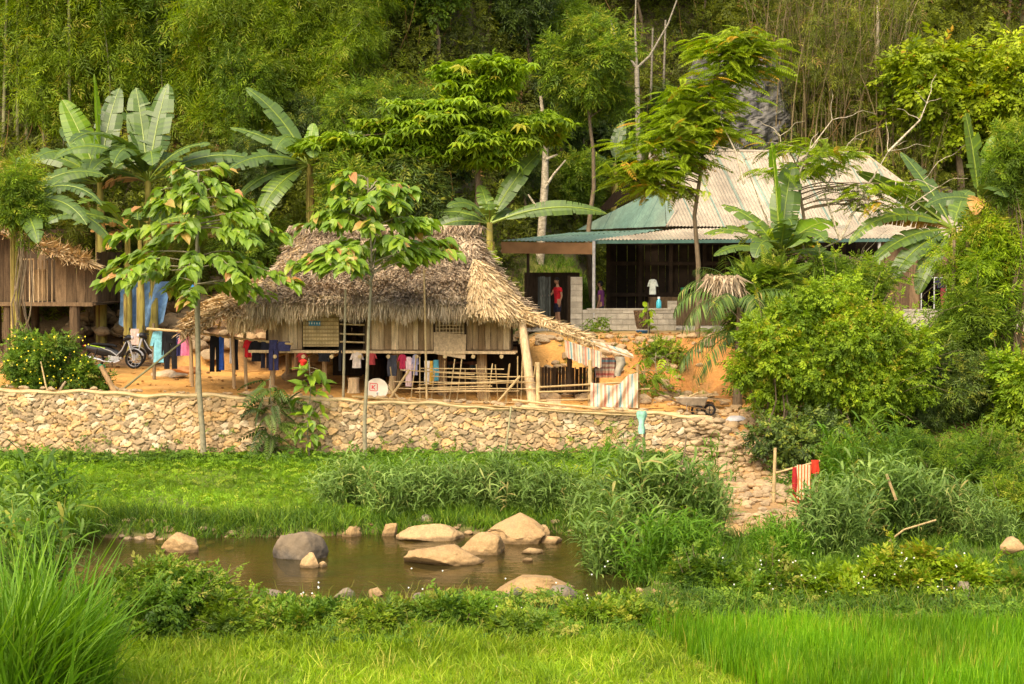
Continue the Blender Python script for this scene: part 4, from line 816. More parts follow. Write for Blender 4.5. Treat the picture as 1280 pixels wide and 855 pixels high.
    g.grid(P, .5, True); tag(mk('rag', g, flat('green_rag', (.25, .52, .38), amt=.35), smooth=True, loc=at(802, 540, 44.3)), 'pale green rag draped over a stick in front of the wall', 'rag')
    def bt(U, V): p = bil([at(150, 352, 56), at(212, 352, 56), at(205, 402, 56), at(148, 405, 56)], U, V); p[..., 1] += .15 * np.sin(U * 14 + V * 3) ; p[..., 2] -= .25 * np.sin(U * PI) * V; return p
    tag(mk('blue_tarp', cloth(bt, 40, 16), flat('blue_tarp', (.16, .30, .48), rough=.5, amt=.3), loc=at(150, 404, 56)), 'faded blue tarp hanging behind the banana stems', 'tarp')
    def bt2(U, V): p = bil([at(232, 350, 55), at(248, 352, 55), at(246, 364, 55), at(230, 362, 55)], U, V); return p
    tag(mk('blue_tarp', cloth(bt2, 10, 6), flat('blue_tarp2', (.03, .20, .50), rough=.5), loc=at(232, 360, 55)), 'small bright blue piece of tarp above the straw side roof', 'tarp')
pen()
# ------------------------------------------------------------------ trees and shrubs
def ell(n, c, r, shell=.45):
    d = rdir(n); k = rng.uniform(shell, 1, n) ** .6; return np.asarray(c) + d * k[:, None] * np.asarray(r), d
def clump(g, c, r, T, n, size, up=.7, out=.7, droop=.2, a0=.5, av=.28, shell=.35, jit=.06):
    p, d = ell(n, c, r, shell); ax = nrm(d * out + rng.normal(size=(n, 3)) * .55 + np.array([0, 0, -droop])); nn = nrm(np.array([0, 0, up]) + d * .4 + rng.normal(size=(n, 3)) * .35)
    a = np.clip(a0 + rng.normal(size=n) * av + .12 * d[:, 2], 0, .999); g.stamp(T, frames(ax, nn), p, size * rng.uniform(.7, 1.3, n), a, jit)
def limb(g, p, q, r0, r1, sag=.1, n=6, wig=.06, a=.5):
    p = np.asarray(p, float); q = np.asarray(q, float); t = np.linspace(0, 1, 8)[:, None]; L = np.linalg.norm(q - p); P = p + (q - p) * t; P[:, 2] += sag * L * np.sin(t[:, 0] * PI); P += wig * L * np.sin(t * 7 + rng.uniform(0, 6, 3)) * (t * (1 - t)) * 2
    g.tube(P, r0 + (r1 - r0) * t[:, 0], n, a); return P
def tree(name, base, top, r0, clumps, T, nleaf, size, ML, MB, label, cat='tree', group=None, up=.7, droop=.2, a0=.5, av=.28, twigs=3, r1=.4, wig=.05, trunk_pts=None, shell=.35, out=.7):
    base = np.asarray(base, float); top = np.asarray(top, float); H = empty(name, base, label, cat, group)
    g = G(); P = limb(g, base - np.array([0, 0, .15]), top, r0, r0 * r1, 0, 8, wig)
    gl = G(); tot = sum(max(c[1][0] * c[1][1] * c[1][2], 1e-6) ** .667 for c in clumps)
    for c, r in clumps:
        c = np.asarray(c, float); r = np.asarray(r, float); k = int(np.argmin(np.linalg.norm(P - (c - np.array([0, 0, .45 * np.linalg.norm((c - top)[:2]) + .3])), axis=1)[2:]) + 2)
        k = min(k, 7); rr = max(r0 * (1 - .6 * k / 7) * .45, .012); limb(g, P[k], c, rr, rr * .35, .05, 5)
        for _ in range(twigs): q, _d = ell(1, c, r * .8, .6); limb(g, c, q[0], rr * .35, .006, .05, 4)
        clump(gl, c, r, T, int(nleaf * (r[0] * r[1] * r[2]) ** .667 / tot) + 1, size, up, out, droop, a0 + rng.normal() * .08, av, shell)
    mk('trunk', g, MB, H, smooth=True); mk('crown', gl, ML, H); return H
def auto_clumps(c, R, n, rr, seed=0, flat=1.0):
    r = np.random.default_rng(seed); o = []
    for i in range(n):
        d = nrm(r.normal(size=3)); k = r.uniform(.35, .95); s = r.uniform(.7, 1.25) * rr; o.append((np.asarray(c) + d * k * np.asarray(R), (s, s, s * flat)))
    return o
# prototypes for the hillside: built round the origin, copied with shared meshes
def proto_tree(kind, seed):
    global rng
    keep = rng; rng = np.random.default_rng(seed); H = empty('hill_tree', (0, 0, 0), 'x', 'tree')
    if kind == 'broad': cl = auto_clumps((0, 0, 4.2), (2.0, 2.0, 1.9), 16, .8, seed); a = (4.0, .13, TS, 2600, .42, .12)
    g = G(); gl = G()
    if kind in ('broad', 'dark', 'loose'):
        h = {'broad': 4.0, 'dark': 4.6, 'loose': 4.6}[kind]; P = limb(g, (0, 0, -.4), (.2, 0, h), .12, .05, 0, 7)
        R = {'broad': (2.1, 1.9, 1.8), 'dark': (1.7, 1.6, 2.3), 'loose': (2.2, 2, 2.1)}[kind]; N = {'broad': 20, 'dark': 20, 'loose': 15}[kind]; T = {'broad': TS, 'dark': TSn, 'loose': TSn}[kind]
        for c, r in auto_clumps((0, 0, h), R, N, .75 if kind != 'loose' else .6, seed): limb(g, P[4], c, .04, .012, .05, 4); clump(gl, c, r, T, 105, .46, .7, .7, .3, .5 + rng.normal() * .1, .25, .2)
    elif kind == 'pinn':
        h = 5.0; P = limb(g, (0, 0, -.4), (.2, 0, h), .09, .04, 0, 7)
        for c, r in auto_clumps((0, 0, h), (2.2, 2, 1.6), 13, .8, seed, .5): limb(g, P[4], c, .035, .012, .1, 4); clump(gl, c, r, TP, 34, .9, 1, 1, .2, .5 + rng.normal() * .1, .2, .1)
    elif kind == 'bamboo':
        for i in range(11):
            az = rng.uniform(0, 2 * PI); ln = rng.uniform(.4, 2.4); h = rng.uniform(6, 9.5); t = np.linspace(0, 1, 10); b = np.array([rng.normal() * .5, rng.normal() * .5, -.3])
            P = b + np.stack([math.cos(az) * ln * t ** 2.2, math.sin(az) * ln * t ** 2.2, h * (t - .12 * t ** 4)], -1); g.tube(P, .04 * (1 - .75 * t), 5, rng.random(), False)
            for k in range(2, 10):
                for _ in range(5): c = P[k] + rng.normal(size=3) * np.array([.5, .5, .35]); clump(gl, c, (.5, .5, .42), TB, 15, .52, .5, .8, .55, .5 + rng.normal() * .12, .25, .05)
    elif kind == 'stems':
        for i in range(34):
            az = rng.uniform(0, 2 * PI); ln = rng.uniform(.3, 2.6); h = rng.uniform(4.5, 8.5); t = np.linspace(0, 1, 8); b = np.array([rng.normal() * .8, rng.normal() * .5, -.3])
            P = b + np.stack([math.cos(az) * ln * t ** 2, math.sin(az) * ln * t ** 2, h * t], -1); g.tube(P, .033 * (1 - .6 * t), 4, rng.random(), False)
            for _ in range(5): k = rng.integers(2, 8); limb(g, P[k], P[k] + rng.normal(size=3) * .55, .01, .004, .1, 3, .1, rng.random())
            for _ in range(4): c = P[rng.integers(3, 8)] + rng.normal(size=3) * .4; clump(gl, c, (.5, .5, .5), TB, 9, .42, .5, .8, .4, .45, .25, .05)
    MB, ML = {'broad': (M_bark, M_mid), 'dark': (M_bark, M_dark), 'loose': (M_bark, M_mid), 'pinn': (M_bark, M_mid), 'bamboo': (M_bpole, M_bamb), 'stems': (M_brst, M_under)}[kind]
    mk('trunk' if kind not in ('bamboo', 'stems') else 'culms', g, MB, H); mk('crown', gl, ML, H); rng = keep; return H
M_brst = genm('brown_stems', [(0, (.10, .075, .035)), (1, (.30, .23, .12))], .9, 2, .3)
PROT = {}
def hilltree(kind, px, py, s, label, leaf=None, var=0, sz=None, cat=None, grp=None, dy=0, zrotv=None, name=None):
    """copy of a prototype; (px,py) is where the foot meets the hill in the photograph"""
    key = (kind, var)
    if key not in PROT: PROT[key] = [proto_tree(kind, 50 + var * 7 + len(kind)), False]
    H, used = PROT[key]
    if used:
        c = H.copy(); sc.collection.objects.link(c); kids = [k for k in bpy.data.objects if k.parent == H]
        for ch in kids: q = ch.copy(); sc.collection.objects.link(q); q.parent = c; q.matrix_parent_inverse = ch.matrix_parent_inverse
        H = c
    PROT[key][1] = True
    p = hit(px, py, 58.) ; H.location = (float(p[0]), float(p[1] + dy), float(zg(p[0], p[1] + dy))); H.rotation_euler = (0, 0, random.uniform(0, 6.28) if zrotv is None else zrotv); H.scale = (s, s, sz or s)
    H.name = name or {'bamboo': 'bamboo_clump', 'stems': 'bamboo_thicket'}.get(kind, 'hill_tree'); tag(H, label, cat or {'bamboo': 'bamboo', 'stems': 'bamboo'}.get(kind, 'tree'), grp)
    if leaf:
        for ch in bpy.data.objects:
            if ch.parent == H and ch.name.startswith('crown'): ch.material_slots[0].link = 'OBJECT'; ch.material_slots[0].material = leaf
    return H
def hillside():
    gU = G(); n = 140000; x = rng.uniform(-33, 34, n * 2); y = rng.uniform(59, 88, n * 2)
    yh = np.interp(x, [-40, -6, -2, 2, 5, 40], [60, 60, 62.5, 71, 72.5, 73]); k = (y > yh - .5) & (np.abs(x) < y * .40 + 1.5) & (zg(x, y) < CAMZ + .168 * y + 2); x, y = x[k][:n], y[k][:n]; z = zg(x, y)
    dens = wob(x, y, .55, 21); keep = rng.random(len(x)) < np.clip(.75 + .4 * dens, .3, 1); x, y, z, dens = x[keep], y[keep], z[keep], dens[keep]; m = len(x)
    tone = np.clip(.42 + .25 * wob(x, z, .5, 22) + .18 * rng.normal(size=m), 0, .999); brown = wob(x, z, .45, 25) > .55; tone = np.where(brown & (rng.random(m) < .55), rng.uniform(.88, .999, m), np.minimum(tone, .87))
    hgt = rng.uniform(.05, 1.5, m) ** 1.3 * (1 + .6 * np.clip(dens, 0, 1)); ax = nrm(rng.normal(size=(m, 3)) * .8 + np.array([0, -.5, -.1])); nn = nrm(np.array([0, -.4, .8]) + rng.normal(size=(m, 3)) * .4)
    p = np.stack([x, y, z + hgt], -1); h = m // 2
    gU.stamp(TS, frames(ax[:h], nn[:h]), p[:h], rng.uniform(.3, .6, h), tone[:h]); gU.stamp(TSn, frames(ax[h:], nn[h:]), p[h:], rng.uniform(.3, .65, m - h), tone[h:])
    for i in range(560): # thin dry stems and vines
        px = rng.uniform(-20, 22); py = rng.uniform(62, 84)
        if px > -1.5 and py < 73: continue
        q = np.array([px, py, float(zg(px, py))]); limb(gU, q, q + np.array([rng.normal() * .8, rng.normal() * .5 - .3, rng.uniform(1, 3.6)]), .02, .008, .05, 3, .05, rng.uniform(.9, .999))
    tag(mk('undergrowth', gU, M_under), 'tangled green and brown undergrowth covering the steep hillside', 'undergrowth', kind='stuff')
    b = 'bamboo'
    L = [('bamboo', 75, 185, .95, 'tall feathery yellow green bamboo above the left banana plants, leftmost of the bamboos', None, 0),
         ('bamboo', 150, 150, 1.0, 'bright yellow green bamboo crown filling the top left of the hillside', None, 1),
         ('bamboo', 215, 150, .95, 'feathery bamboo with greener leaves right above the upright banana leaves', M_mid, 0),
         ('bamboo', 270, 190, .95, 'green bamboo leaning over the gap between the two left banana groups', M_bambg, 1),
         ('bamboo', 330, 215, .85, 'pale green bamboo with drooping plumes behind the second banana plant', M_bambg, 0),
         ('bamboo', 390, 190, .75, 'light bamboo plume above the second banana plant where brown soil shows', M_bambg, 1),
         ('bamboo', 430, 130, .8, 'small feathery bamboo at the top of the hillside left of the brown soil patch', M_bambg, 0),
         ('bamboo', 20, 130, .9, 'shaded bamboo clump at the top left corner behind grey poles', M_mid, 1),
         ('bamboo', 350, 60, .85, 'bamboo crown cut by the upper edge left of the dark wooded part', M_mid, 1),
         ('dark', 480, 60, .9, 'dark leafy tree high on the slope above the brown soil patch', M_mid, 0),
         ('broad', 545, 95, .9, 'mid green round tree high on the slope above the umbrella shaped tree', None, 0),
         ('loose', 610, 55, .9, 'loose crowned tree cut by the upper edge above the umbrella shaped tree', None, 0),
         ('dark', 660, 130, 1.05, 'dark tree with dense drooping leaves behind the umbrella shaped tree', None, 1),
         ('dark', 725, 210, 1.15, 'tall dark evergreen with lighter tips between the umbrella shaped tree and the forked grey tree', None, 0),
         ('dark', 700, 250, .8, 'low dark evergreen behind the white trunk', None, 1),
         ('broad', 790, 262, .75, 'dark bushy tree below the forked grey trunk', M_dark, 0),
         ('loose', 845, 230, .7, 'shaded tree at the left foot of the grey crag', M_dark, 0),
         ('pinn', 800, 75, 1.0, 'feathery leaved tree at the top edge above the forked grey trunk', M_mid, 0),
         ('pinn', 880, 50, .9, 'feathery dark green tree at the top edge left of the grey crag', M_dark, 0),
         ('stems', 985, 190, 1.0, 'brown bamboo thicket with bare stems right of the grey crag', None, 0),
         ('stems', 1045, 200, 1.05, 'brown bare stemmed bamboo thicket above the right part of the metal roof', None, 1),
         ('stems', 1100, 215, .95, 'olive brown bamboo thicket left of the round yellow green tree', None, 0),
         ('stems', 1010, 90, .95, 'bare bamboo thicket high up at the top edge, left of the pale upright pole', None, 1),
         ('stems', 1090, 100, .95, 'bare bamboo thicket high up at the top edge, right of the pale upright pole', None, 0),
         ('stems', 1150, 270, .7, 'low brown thicket beside the small pale rock face', None, 1),
         ('broad', 1200, 272, 1.75, 'large rounded yellow green tree on the right slope', M_yel, 0, 1.3),
         ('broad', 1225, 262, 1.5, 'second rounded yellow green tree filling the right side of the large one', M_yel, 1, 1.25),
         ('loose', 1150, 190, .8, 'yellow green shrubby tree at the left foot of the large rounded tree', M_yel, 0),
         ('broad', 1255, 225, .95, 'yellow green tree at the right edge beside the large rounded tree', M_yel, 0),
         ('dark', 1260, 45, .9, 'dark tree in the top right corner', M_mid, 1),
         ('broad', 1180, 40, .9, 'olive leafed tree at the top edge above the large rounded tree', M_mid, 0),
         ('dark', 300, 235, .75, 'dark broadleaf tree standing among the bamboos left of the second banana plant', M_mid, 1),
         ('broad', 420, 70, .8, 'mid green broadleaf tree at the top edge left of the brown soil patch', M_mid, 0),
         ('dark', 250, 60, .8, 'dark broadleaf tree showing between bamboo crowns at the top edge', M_dark, 0),
         ('loose', 385, 250, .6, 'dull loose tree in the dark gap behind the second banana plant', M_dark, 0),
         ('dark', 35, 300, .5, 'dark leafy shrub tree behind the straw roof of the left hut', None, 0),
         ('loose', 120, 290, .5, 'olive shrub tree behind the left banana plants', M_under, 0),
         ('loose', 270, 300, .55, 'brownish green shrub tree between the left banana groups', M_under, 0),
         ('dark', 330, 300, .55, 'dark shrub tree behind the ridge of the straw side roof', None, 1),
         ('dark', 450, 290, .85, 'dense dark evergreen behind the left half of the big thatched roof', None, 0),
         ('dark', 505, 285, .8, 'dense dark evergreen with some yellow leaves behind the middle of the thatched roof', M_mid, 1),
         ('broad', 560, 280, .7, 'dark round tree behind the ridge end of the thatched roof', M_dark, 0),
         ('loose', 655, 290, .55, 'small dark tree on the slope behind the white trunk', M_dark, 0),
         ('broad', 730, 268, .5, 'low leafy shrub tree on the slope left of the metal roof', M_mid, 0)]
    for k, px, py, s, lab, m, v, *z_ in L: hilltree(k, px, py, s, lab, m, v, *z_)
hillside()
def misc_trees():
    # grey bamboo poles, top left
    for i, (px, p2, y) in enumerate([(3, 9, 205), (22, 22, 200), (33, 35, 205), (54, 52, 200), (87, 86, 215)]):
        b = hit(px, y, 58); q = at(p2, -30, b[1] - .5); logpole('bamboo_culm', b - np.array([0, 0, .4]), q, .075 if i != 4 else .06, M_bpole, ['grey green bamboo culm at the far left edge, faintly tilted', 'straight grey bamboo culm, second from the left edge', 'dark grey bamboo culm, third from the left edge close to the second', 'thick grey bamboo culm, fourth from the left edge', 'thin pale culm right of the four grey ones, half hidden by bamboo leaves'][i], 'bamboo', .3 + .15 * i, r2=.05)
    for i, (px, p2, y, r) in enumerate([(1096, 1098, 150, .09), (1128, 1136, 120, .06)]): b = hit(px, y, 60); logpole('bamboo_culm', b - np.array([0, 0, .3]), at(p2, -30, b[1] - .6), r, M_paleb if i == 0 else M_bpole, ['pale upright culm standing alone in the brown thicket', 'slightly tilted grey culm left of the rounded yellow green tree'][i], 'bamboo', .5, r2=r * .7)
    # forked grey tree
    H = empty('forked_tree', hit(799, 190, 60), 'bare grey trunk forking into a wide Y above the dark slope', 'tree'); d = hit(799, 190, 60)[1] - 1.0; g = G(); d = min(d, 74.); g.tube([at(800, 215, d), at(797, 150, d), at(796, 85, d)], [.13, .11, .1], 8, .6)
    for pts, r in [([(796, 85), (785, 70), (770, 50), (763, 25)], .07), ([(796, 85), (812, 70), (835, 30), (848, -5)], .06), ([(796, 85), (794, 40), (795, -10)], .06)]: g.tube([at(*p, d) for p in pts], np.linspace(r, r * .5, len(pts)), 6, .6)
    mk('trunk', g, M_greyb, H, smooth=True)
    for i, (px, a, b) in enumerate([(812, 75, 160), (828, 65, 140)]): q = hit(px, b + 10, 60); logpole('slender_trunk', q - np.array([0, 0, .3]), at(px + 4, a - 40, q[1] - 1), .06, M_greyb, ['thin pale trunk just right of the forked grey tree', 'faint thin trunk left of the grey crag, second right of the forked tree'][i], 'tree', r2=.04)
    # umbrella tree with flat tiers
    def tiers(name, base_px, d, trunk, tier, T, nl, size, ML, MB, label, r0=.11, zb=None, tilt=.35, cat='tree', a0=.55, reach=1.0):
        b = at(base_px[0], base_px[1], d); b[2] = float(zg(b[0], d)) if zb is None else zb; H = empty(name, b, label, cat); g = G(); P = np.array([b - [0, 0, .2]] + [at(px, py, d) for px, py in trunk]); g.tube(P, np.linspace(r0, r0 * .3, len(P)), 8, .5); gl = G()
        for px0, px1, py, th, dens in tier:
            c = at((px0 + px1) / 2, py, d); R = (px1 - px0) / 2 * d / FPX; k = int(np.argmin(np.abs(P[:, 2] - (c[2] - R * .3)))); 
            nb = max(6, int(R * 4.5)); 
            for j in range(nb):
                az = j * 2.399 + rng.uniform(-.3, .3); rr = R * math.sqrt((j + .6) / nb) * .85; q = c + np.array([math.cos(az) * rr, math.sin(az) * rr * .8, rng.uniform(-.5, .5) * th - .1 * rr * rr / max(R, .1)]); s0 = np.array([np.interp(q[2] - .35 * rr, P[:, 2], P[:, i_]) for i_ in range(3)]); limb(g, s0, q, r0 * .22, .012, .08, 5, .05)
                n = int(nl * dens); pos = q + rng.normal(size=(n, 3)) * np.array([.36, .36, th * .35]) * (size / .6) ** .5; az2 = rng.uniform(0, 2 * PI, n); ax = nrm(np.stack([np.cos(az2) + .6 * math.cos(az), np.sin(az2) + .6 * math.sin(az), rng.uniform(-.35, .25, n)], -1)); gl.stamp(T, frames(ax, nrm(np.array([0, 0, 1.]) + rng.normal(size=(n, 3)) * tilt)), pos, size * rng.uniform(.6, 1.2, n), np.clip(rng.normal(a0, .22, n), 0, .999))
        mk('trunk', g, MB, H, smooth=True); mk('crown', gl, ML, H); return H
    tiers('umbrella_tree', (598, 300), 57, [(597, 250), (598, 180), (597, 120), (595, 85)], [(545, 665, 84, .35, 1), (565, 640, 102, .3, .7), (490, 600, 130, .3, .8), (455, 570, 150, .3, .7), (625, 700, 148, .3, .9), (530, 700, 168, .35, 1), (560, 640, 195, .3, .6), (370, 470, 178, .35, .9), (470, 560, 188, .3, .7), (560, 650, 96, .3, .8), (575, 635, 115, .3, .7), (500, 640, 142, .3, .9), (480, 620, 160, .3, 1), (600, 690, 158, .3, .9), (540, 690, 180, .35, .9), (450, 560, 172, .3, .8)], TF, 60, .40, M_bright, M_bark, 'umbrella shaped tree with flat bright green tiers behind the thatched roof ridge')
    tiers('feathery_tree', (872, 408), 54.5, [(873, 330), (868, 270), (878, 200), (880, 140), (905, 60)], [(868, 955, 50, .35, 1), (890, 965, 82, .3, .7), (875, 930, 100, .25, .4), (822, 915, 130, .35, 1), (800, 900, 158, .3, .7), (782, 880, 182, .35, .9), (772, 850, 215, .35, 1), (790, 862, 232, .25, .5), (850, 925, 165, .25, .5), (878, 950, 66, .3, .8), (840, 905, 112, .3, .6), (825, 905, 145, .3, .8), (790, 880, 200, .3, .8)], TP, 30, .66, M_pinn, M_bark, 'slender tree with feathery yellow green tiers in front of the metal roof', .09, tilt=.25, a0=.6)
    tiers('feathery_tree', (1012, 440), 53.5, [(1010, 380), (1012, 320), (1003, 260), (995, 210)], [(968, 1070, 185, .35, .8), (960, 1050, 205, .3, .7), (1050, 1120, 235, .25, .5), (1060, 1110, 255, .25, .3), (930, 1000, 290, .35, .4), (955, 1010, 300, .3, .4)], TP, 26, .58, M_pinn, M_bark, 'reddish tipped feathery tree with bare pale limbs over the middle of the metal roof', .10, tilt=.3, a0=.6)
    tiers('small_feathery_tree', (1090, 430), 52.5, [(1088, 360), (1092, 320)], [(1040, 1115, 330, .4, .8), (1060, 1130, 350, .35, .7), (1050, 1100, 375, .4, .9), (940, 1010, 330, .4, .5), (925, 990, 350, .4, .6)], TP, 9, .5, M_mid, M_bark, 'small dark feathery tree below the lower metal roof, behind the big shrub', .07, a0=.4)
    # bare branching limbs over the roof
    g = G(); d = 53.2; H = empty('bare_shrub', at(1010, 420, d), 'leafless pale grey branching shrub spreading in front of the metal roof', 'shrub')
    for pts in [[(1015, 420), (1020, 360), (1008, 320), (1050, 300), (1100, 270), (1160, 220)], [(1008, 320), (985, 250), (975, 170)], [(1050, 300), (1075, 250), (1110, 190)], [(1010, 330), (960, 280), (930, 200)], [(1100, 270), (1130, 262), (1170, 235)], [(985, 250), (1010, 190), (1040, 150)], [(930, 230), (920, 190), (900, 150)], [(1050, 300), (1030, 240), (1060, 180)], [(1110, 190), (1150, 150), (1158, 130)], [(1015, 380), (1050, 350), (1075, 325)]]:
        P = np.array([at(x, y, d + .2 * k) for k, (x, y) in enumerate(pts)]); g.tube(P, np.linspace(.045, .012, len(P)), 5, .7)
        for _ in range(5): q = P[rng.integers(1, len(P))]; limb(g, q, q + np.array([rng.normal() * .7, rng.normal() * .3, rng.uniform(.0, 1.)]), .014, .005, .08, 3, .1, .8)
    mk('branches', g, M_paleb, H)
    # white trunked tree
    H = empty('white_trunked_tree', hit(676, 338, 58), 'tree with a mottled whitish trunk and broken side stubs behind the awning', 'tree'); d = 67.5; g = G(); g.tube([at(674, 345, d), at(677, 290, d), at(681, 230, d), at(682, 175, d), at(676, 120, d)], [.19, .17, .15, .11, .06], 9, .7)
    for pts in ([(681, 235), (692, 218), (707, 200)], [(677, 262), (668, 255), (660, 243)], [(681, 200), (690, 196), (697, 193)]): g.tube([at(*p, d - .1) for p in pts], np.linspace(.07, .03, 3), 6, .8)
    mk('trunk', g, M_paleb, H, smooth=True); gl = G()
    for px, py, r in [(655, 170, .6), (690, 165, .6), (640, 185, .5), (675, 150, .6), (700, 150, .5)]: clump(gl, at(px, py, d), (r, r, r * .4), TS, 60, .4, .9, .8, .1, .6, .2)
    mk('crown', gl, M_mid, H)
    # evergreen with light tips in front of the dark wall of trees
    for (px, py, d, h, R, ML, lab, n, seed) in [(735, 95, 66, 7, (2.0, 1.4, 1.6), M_mid, 'drooping leaved tree with glossy light tips high above the white trunk', 3600, 1), (470, 200, 58, 5, (1.5, 1.3, 1.5), M_dark, 'rounded dark tree with yellow flecks just above the thatched roof', 3200, 2), (520, 235, 57, 3.5, (1.3, 1.2, 1.1), M_dark, 'low dark tree with narrow leaves touching the thatched ridge', 2400, 3), (440, 240, 56, 3.5, (1.0, 1.0, 1.0), M_mid, 'small mid green tree between second banana plant and the round dark tree', 1600, 4)]:
        c = at(px, py, d); b = np.array([c[0] + .2, d + .3, float(zg(c[0], d + .3))]); tree('leafy_tree', b, c - np.array([0, 0, .5]), .12, auto_clumps(c, R, 15, .62, seed), TSn, n, .42, ML, M_bark, lab, a0=.58)
misc_trees()
# ------------------------------------------------------------------ the two young trees before the wall
def young(base, H_, trunk_r, whorls, label, leafs, lean=0, seed=0, a0=.5, MBk=None):
    r = np.random.default_rng(seed); E = empty('young_tree', base, label, 'tree'); g = G(); t = np.linspace(0, 1, 16); P = base + np.stack([lean * t + .07 * np.sin(t * 5.5 + seed * 2) * (1 + .4 * np.sin(t * 11)) - .07 * math.sin(seed * 2), .04 * np.sin(t * 5 + 1), (H_ + .15) * t - .15], -1); g.tube(P, trunk_r * (1 - .72 * t), 9, .5); gl = G()
    for z, R, nb, rise in whorls:
        z_0 = z
        for j in range(nb):
            z = min(z_0 + r.uniform(-.32, .22), H_ * .99); az = j * 2 * PI / nb + r.uniform(-.4, .4) + z_0; s = np.array([np.interp(z / H_, t, P[:, k]) for k in range(3)]); L = R * r.uniform(.75, 1.1); u = np.linspace(0, 1, 9); sq = .75
            B = s + np.stack([np.cos(az) * L * u, np.sin(az) * L * u * sq, rise * L * u - .34 * L * u ** 2.4 * (1 + .3 * (rise < .2))], -1); B += .03 * np.sin(u[:, None] * 8 + r.uniform(0, 6, 3)); g.tube(B, .022 * (1 - .75 * u), 5, .5)
            n = int(leafs * L); tt = r.uniform(.28, 1.02, n) ** .8; pos = np.stack([np.interp(tt, u, B[:, k]) for k in range(3)], -1); dirb = np.array([math.cos(az), math.sin(az) * sq, 0]); sd_ = np.where(r.random(n) < .5, 1, -1)[:, None] * np.array([-math.sin(az), math.cos(az), 0]); ax = nrm(dirb * .7 + sd_ * r.uniform(.3, 1.1, n)[:, None] + np.array([0, 0, -1.]) * r.uniform(.05, .8, n)[:, None]); nn = nrm(np.array([0, -.25, 1.]) + r.normal(size=(n, 3)) * .3)
            a = np.clip(r.normal(a0, .2, n), 0, .9); a = np.where((r.random(n) < .08) & (tt > .8), r.uniform(.93, .999, n), a); gl.stamp(T6, frames(ax, nn), pos + r.normal(size=(n, 3)) * .05, r.uniform(.22, .46, n), a, .02)
    mk('trunk', g, MBk or M_greenb, E, smooth=True); mk('crown', gl, M_big, E); return E
b = hit(253, 574, 40); b[1] = 45.2; b[0] = xz(253, 45.2); b[2] = float(zg(b[0], 45.2)); hh = at(250, 212, 45.2)[2] - b[2]
young(b, hh, .085, [(hh * .985, .7, 6, .5), (hh * .93, 1.3, 6, .4), (hh * .87, 1.9, 7, .3), (hh * .80, 2.1, 7, .2), (hh * .71, 2.7, 8, .2), (hh * .63, 2.2, 5, .2)], 'young tree with large drooping leaves and a mottled pole trunk before the left wall', 21, -.05, 1)
b = np.array([xz(457, 45.0), 45.0, 0]); b[2] = float(zg(b[0], 45.0)); hh = at(458, 222, 45)[2] - b[2]
young(b, hh, .06, [(hh * .985, .8, 6, .6), (hh * .93, 1.2, 7, .5), (hh * .86, 1.7, 7, .45), (hh * .78, 1.9, 7, .5), (hh * .70, 2.1, 7, .55), (hh * .66, 2.5, 6, .6)], 'young tree with a thin straight trunk and spreading leafy crown before the thatched house', 25, .02, 2, .5)
logpole('bamboo_pole', (xz(247, 46.8), 46.8, float(zg(-9, 46.8))), at(247, 240, 46.8), .07, M_greenb, 'tall olive pole standing just left behind the mottled young tree trunk', 'pole', .3)
# ------------------------------------------------------------------ bananas
def banana_leaf(gl, gm, base, az, elev, L, W, arch, torn=.5, roll=0., n=40, tone=.5, r=random):
    t = np.linspace(0, 1, n + 1); th = elev - arch * t ** 1.3; ds = L / n; hx = np.concatenate([[0], np.cumsum(np.cos(th[:-1]) * ds)]); hz = np.concatenate([[0], np.cumsum(np.sin(th[:-1]) * ds)])
    ca, sa = math.cos(az), math.sin(az); W = W * .98; P = base + np.stack([hx * ca, hx * sa, hz], -1); side0 = np.array([-sa, ca, 0]); tang = nrm(np.gradient(P, axis=0)); up = np.cross(tang, side0); up *= np.sign(up[:, 2:3] + 1e-6); cr, sr = math.cos(roll), math.sin(roll)
    s_ = side0 * cr + up * sr; up2 = up * cr - side0 * sr
    pr = np.clip(np.sin(np.clip((t - .13) / .87, 0, 1) ** .8 * PI), 0, 1) ** .55 * (t > .12); gm.tube(P, .028 * (1 - .85 * t) * (L / 2.4) + .004, 5, .95)
    Q, A = [], []
    for sg in (1, -1):
        i = int(n * .13)
        while i < n:
            k = r.randint(1, 2) if r.random() < torn else r.randint(2, 7); j = min(i + k, n); dr = r.uniform(.02, .2) * (1 + torn); sh = r.uniform(-.04, .06) * L
            for q in range(i, j):
                m = 3; pa = [P[q] + (s_[q] * sg * x + tang[q] * x * .25 + up2[q] * (.25 * x - dr * x * x * 2.2)) * W * .5 * pr[q] for x in (0, .5, 1)]; pb = [P[q + 1] + (s_[q + 1] * sg * x + tang[q + 1] * x * .25 + up2[q + 1] * (.25 * x - dr * x * x * 2.2)) * W * .5 * pr[q + 1] for x in (0, .5, 1)]
                if q == j - 1: pb = [pb[0] * 1, pb[1] + (pa[1] - pb[1]) * .12, pb[2] + (pa[2] - pb[2]) * .3]
                tn = min(max(tone + r.uniform(-.14, .14) + (.12 if q % 2 else -.06), 0), .9)
                for x in range(2): Q.append([pa[x], pb[x], pb[x + 1], pa[x + 1]]); A.append(tn)
            i = j
    gl.quads(np.array(Q), np.array(A))
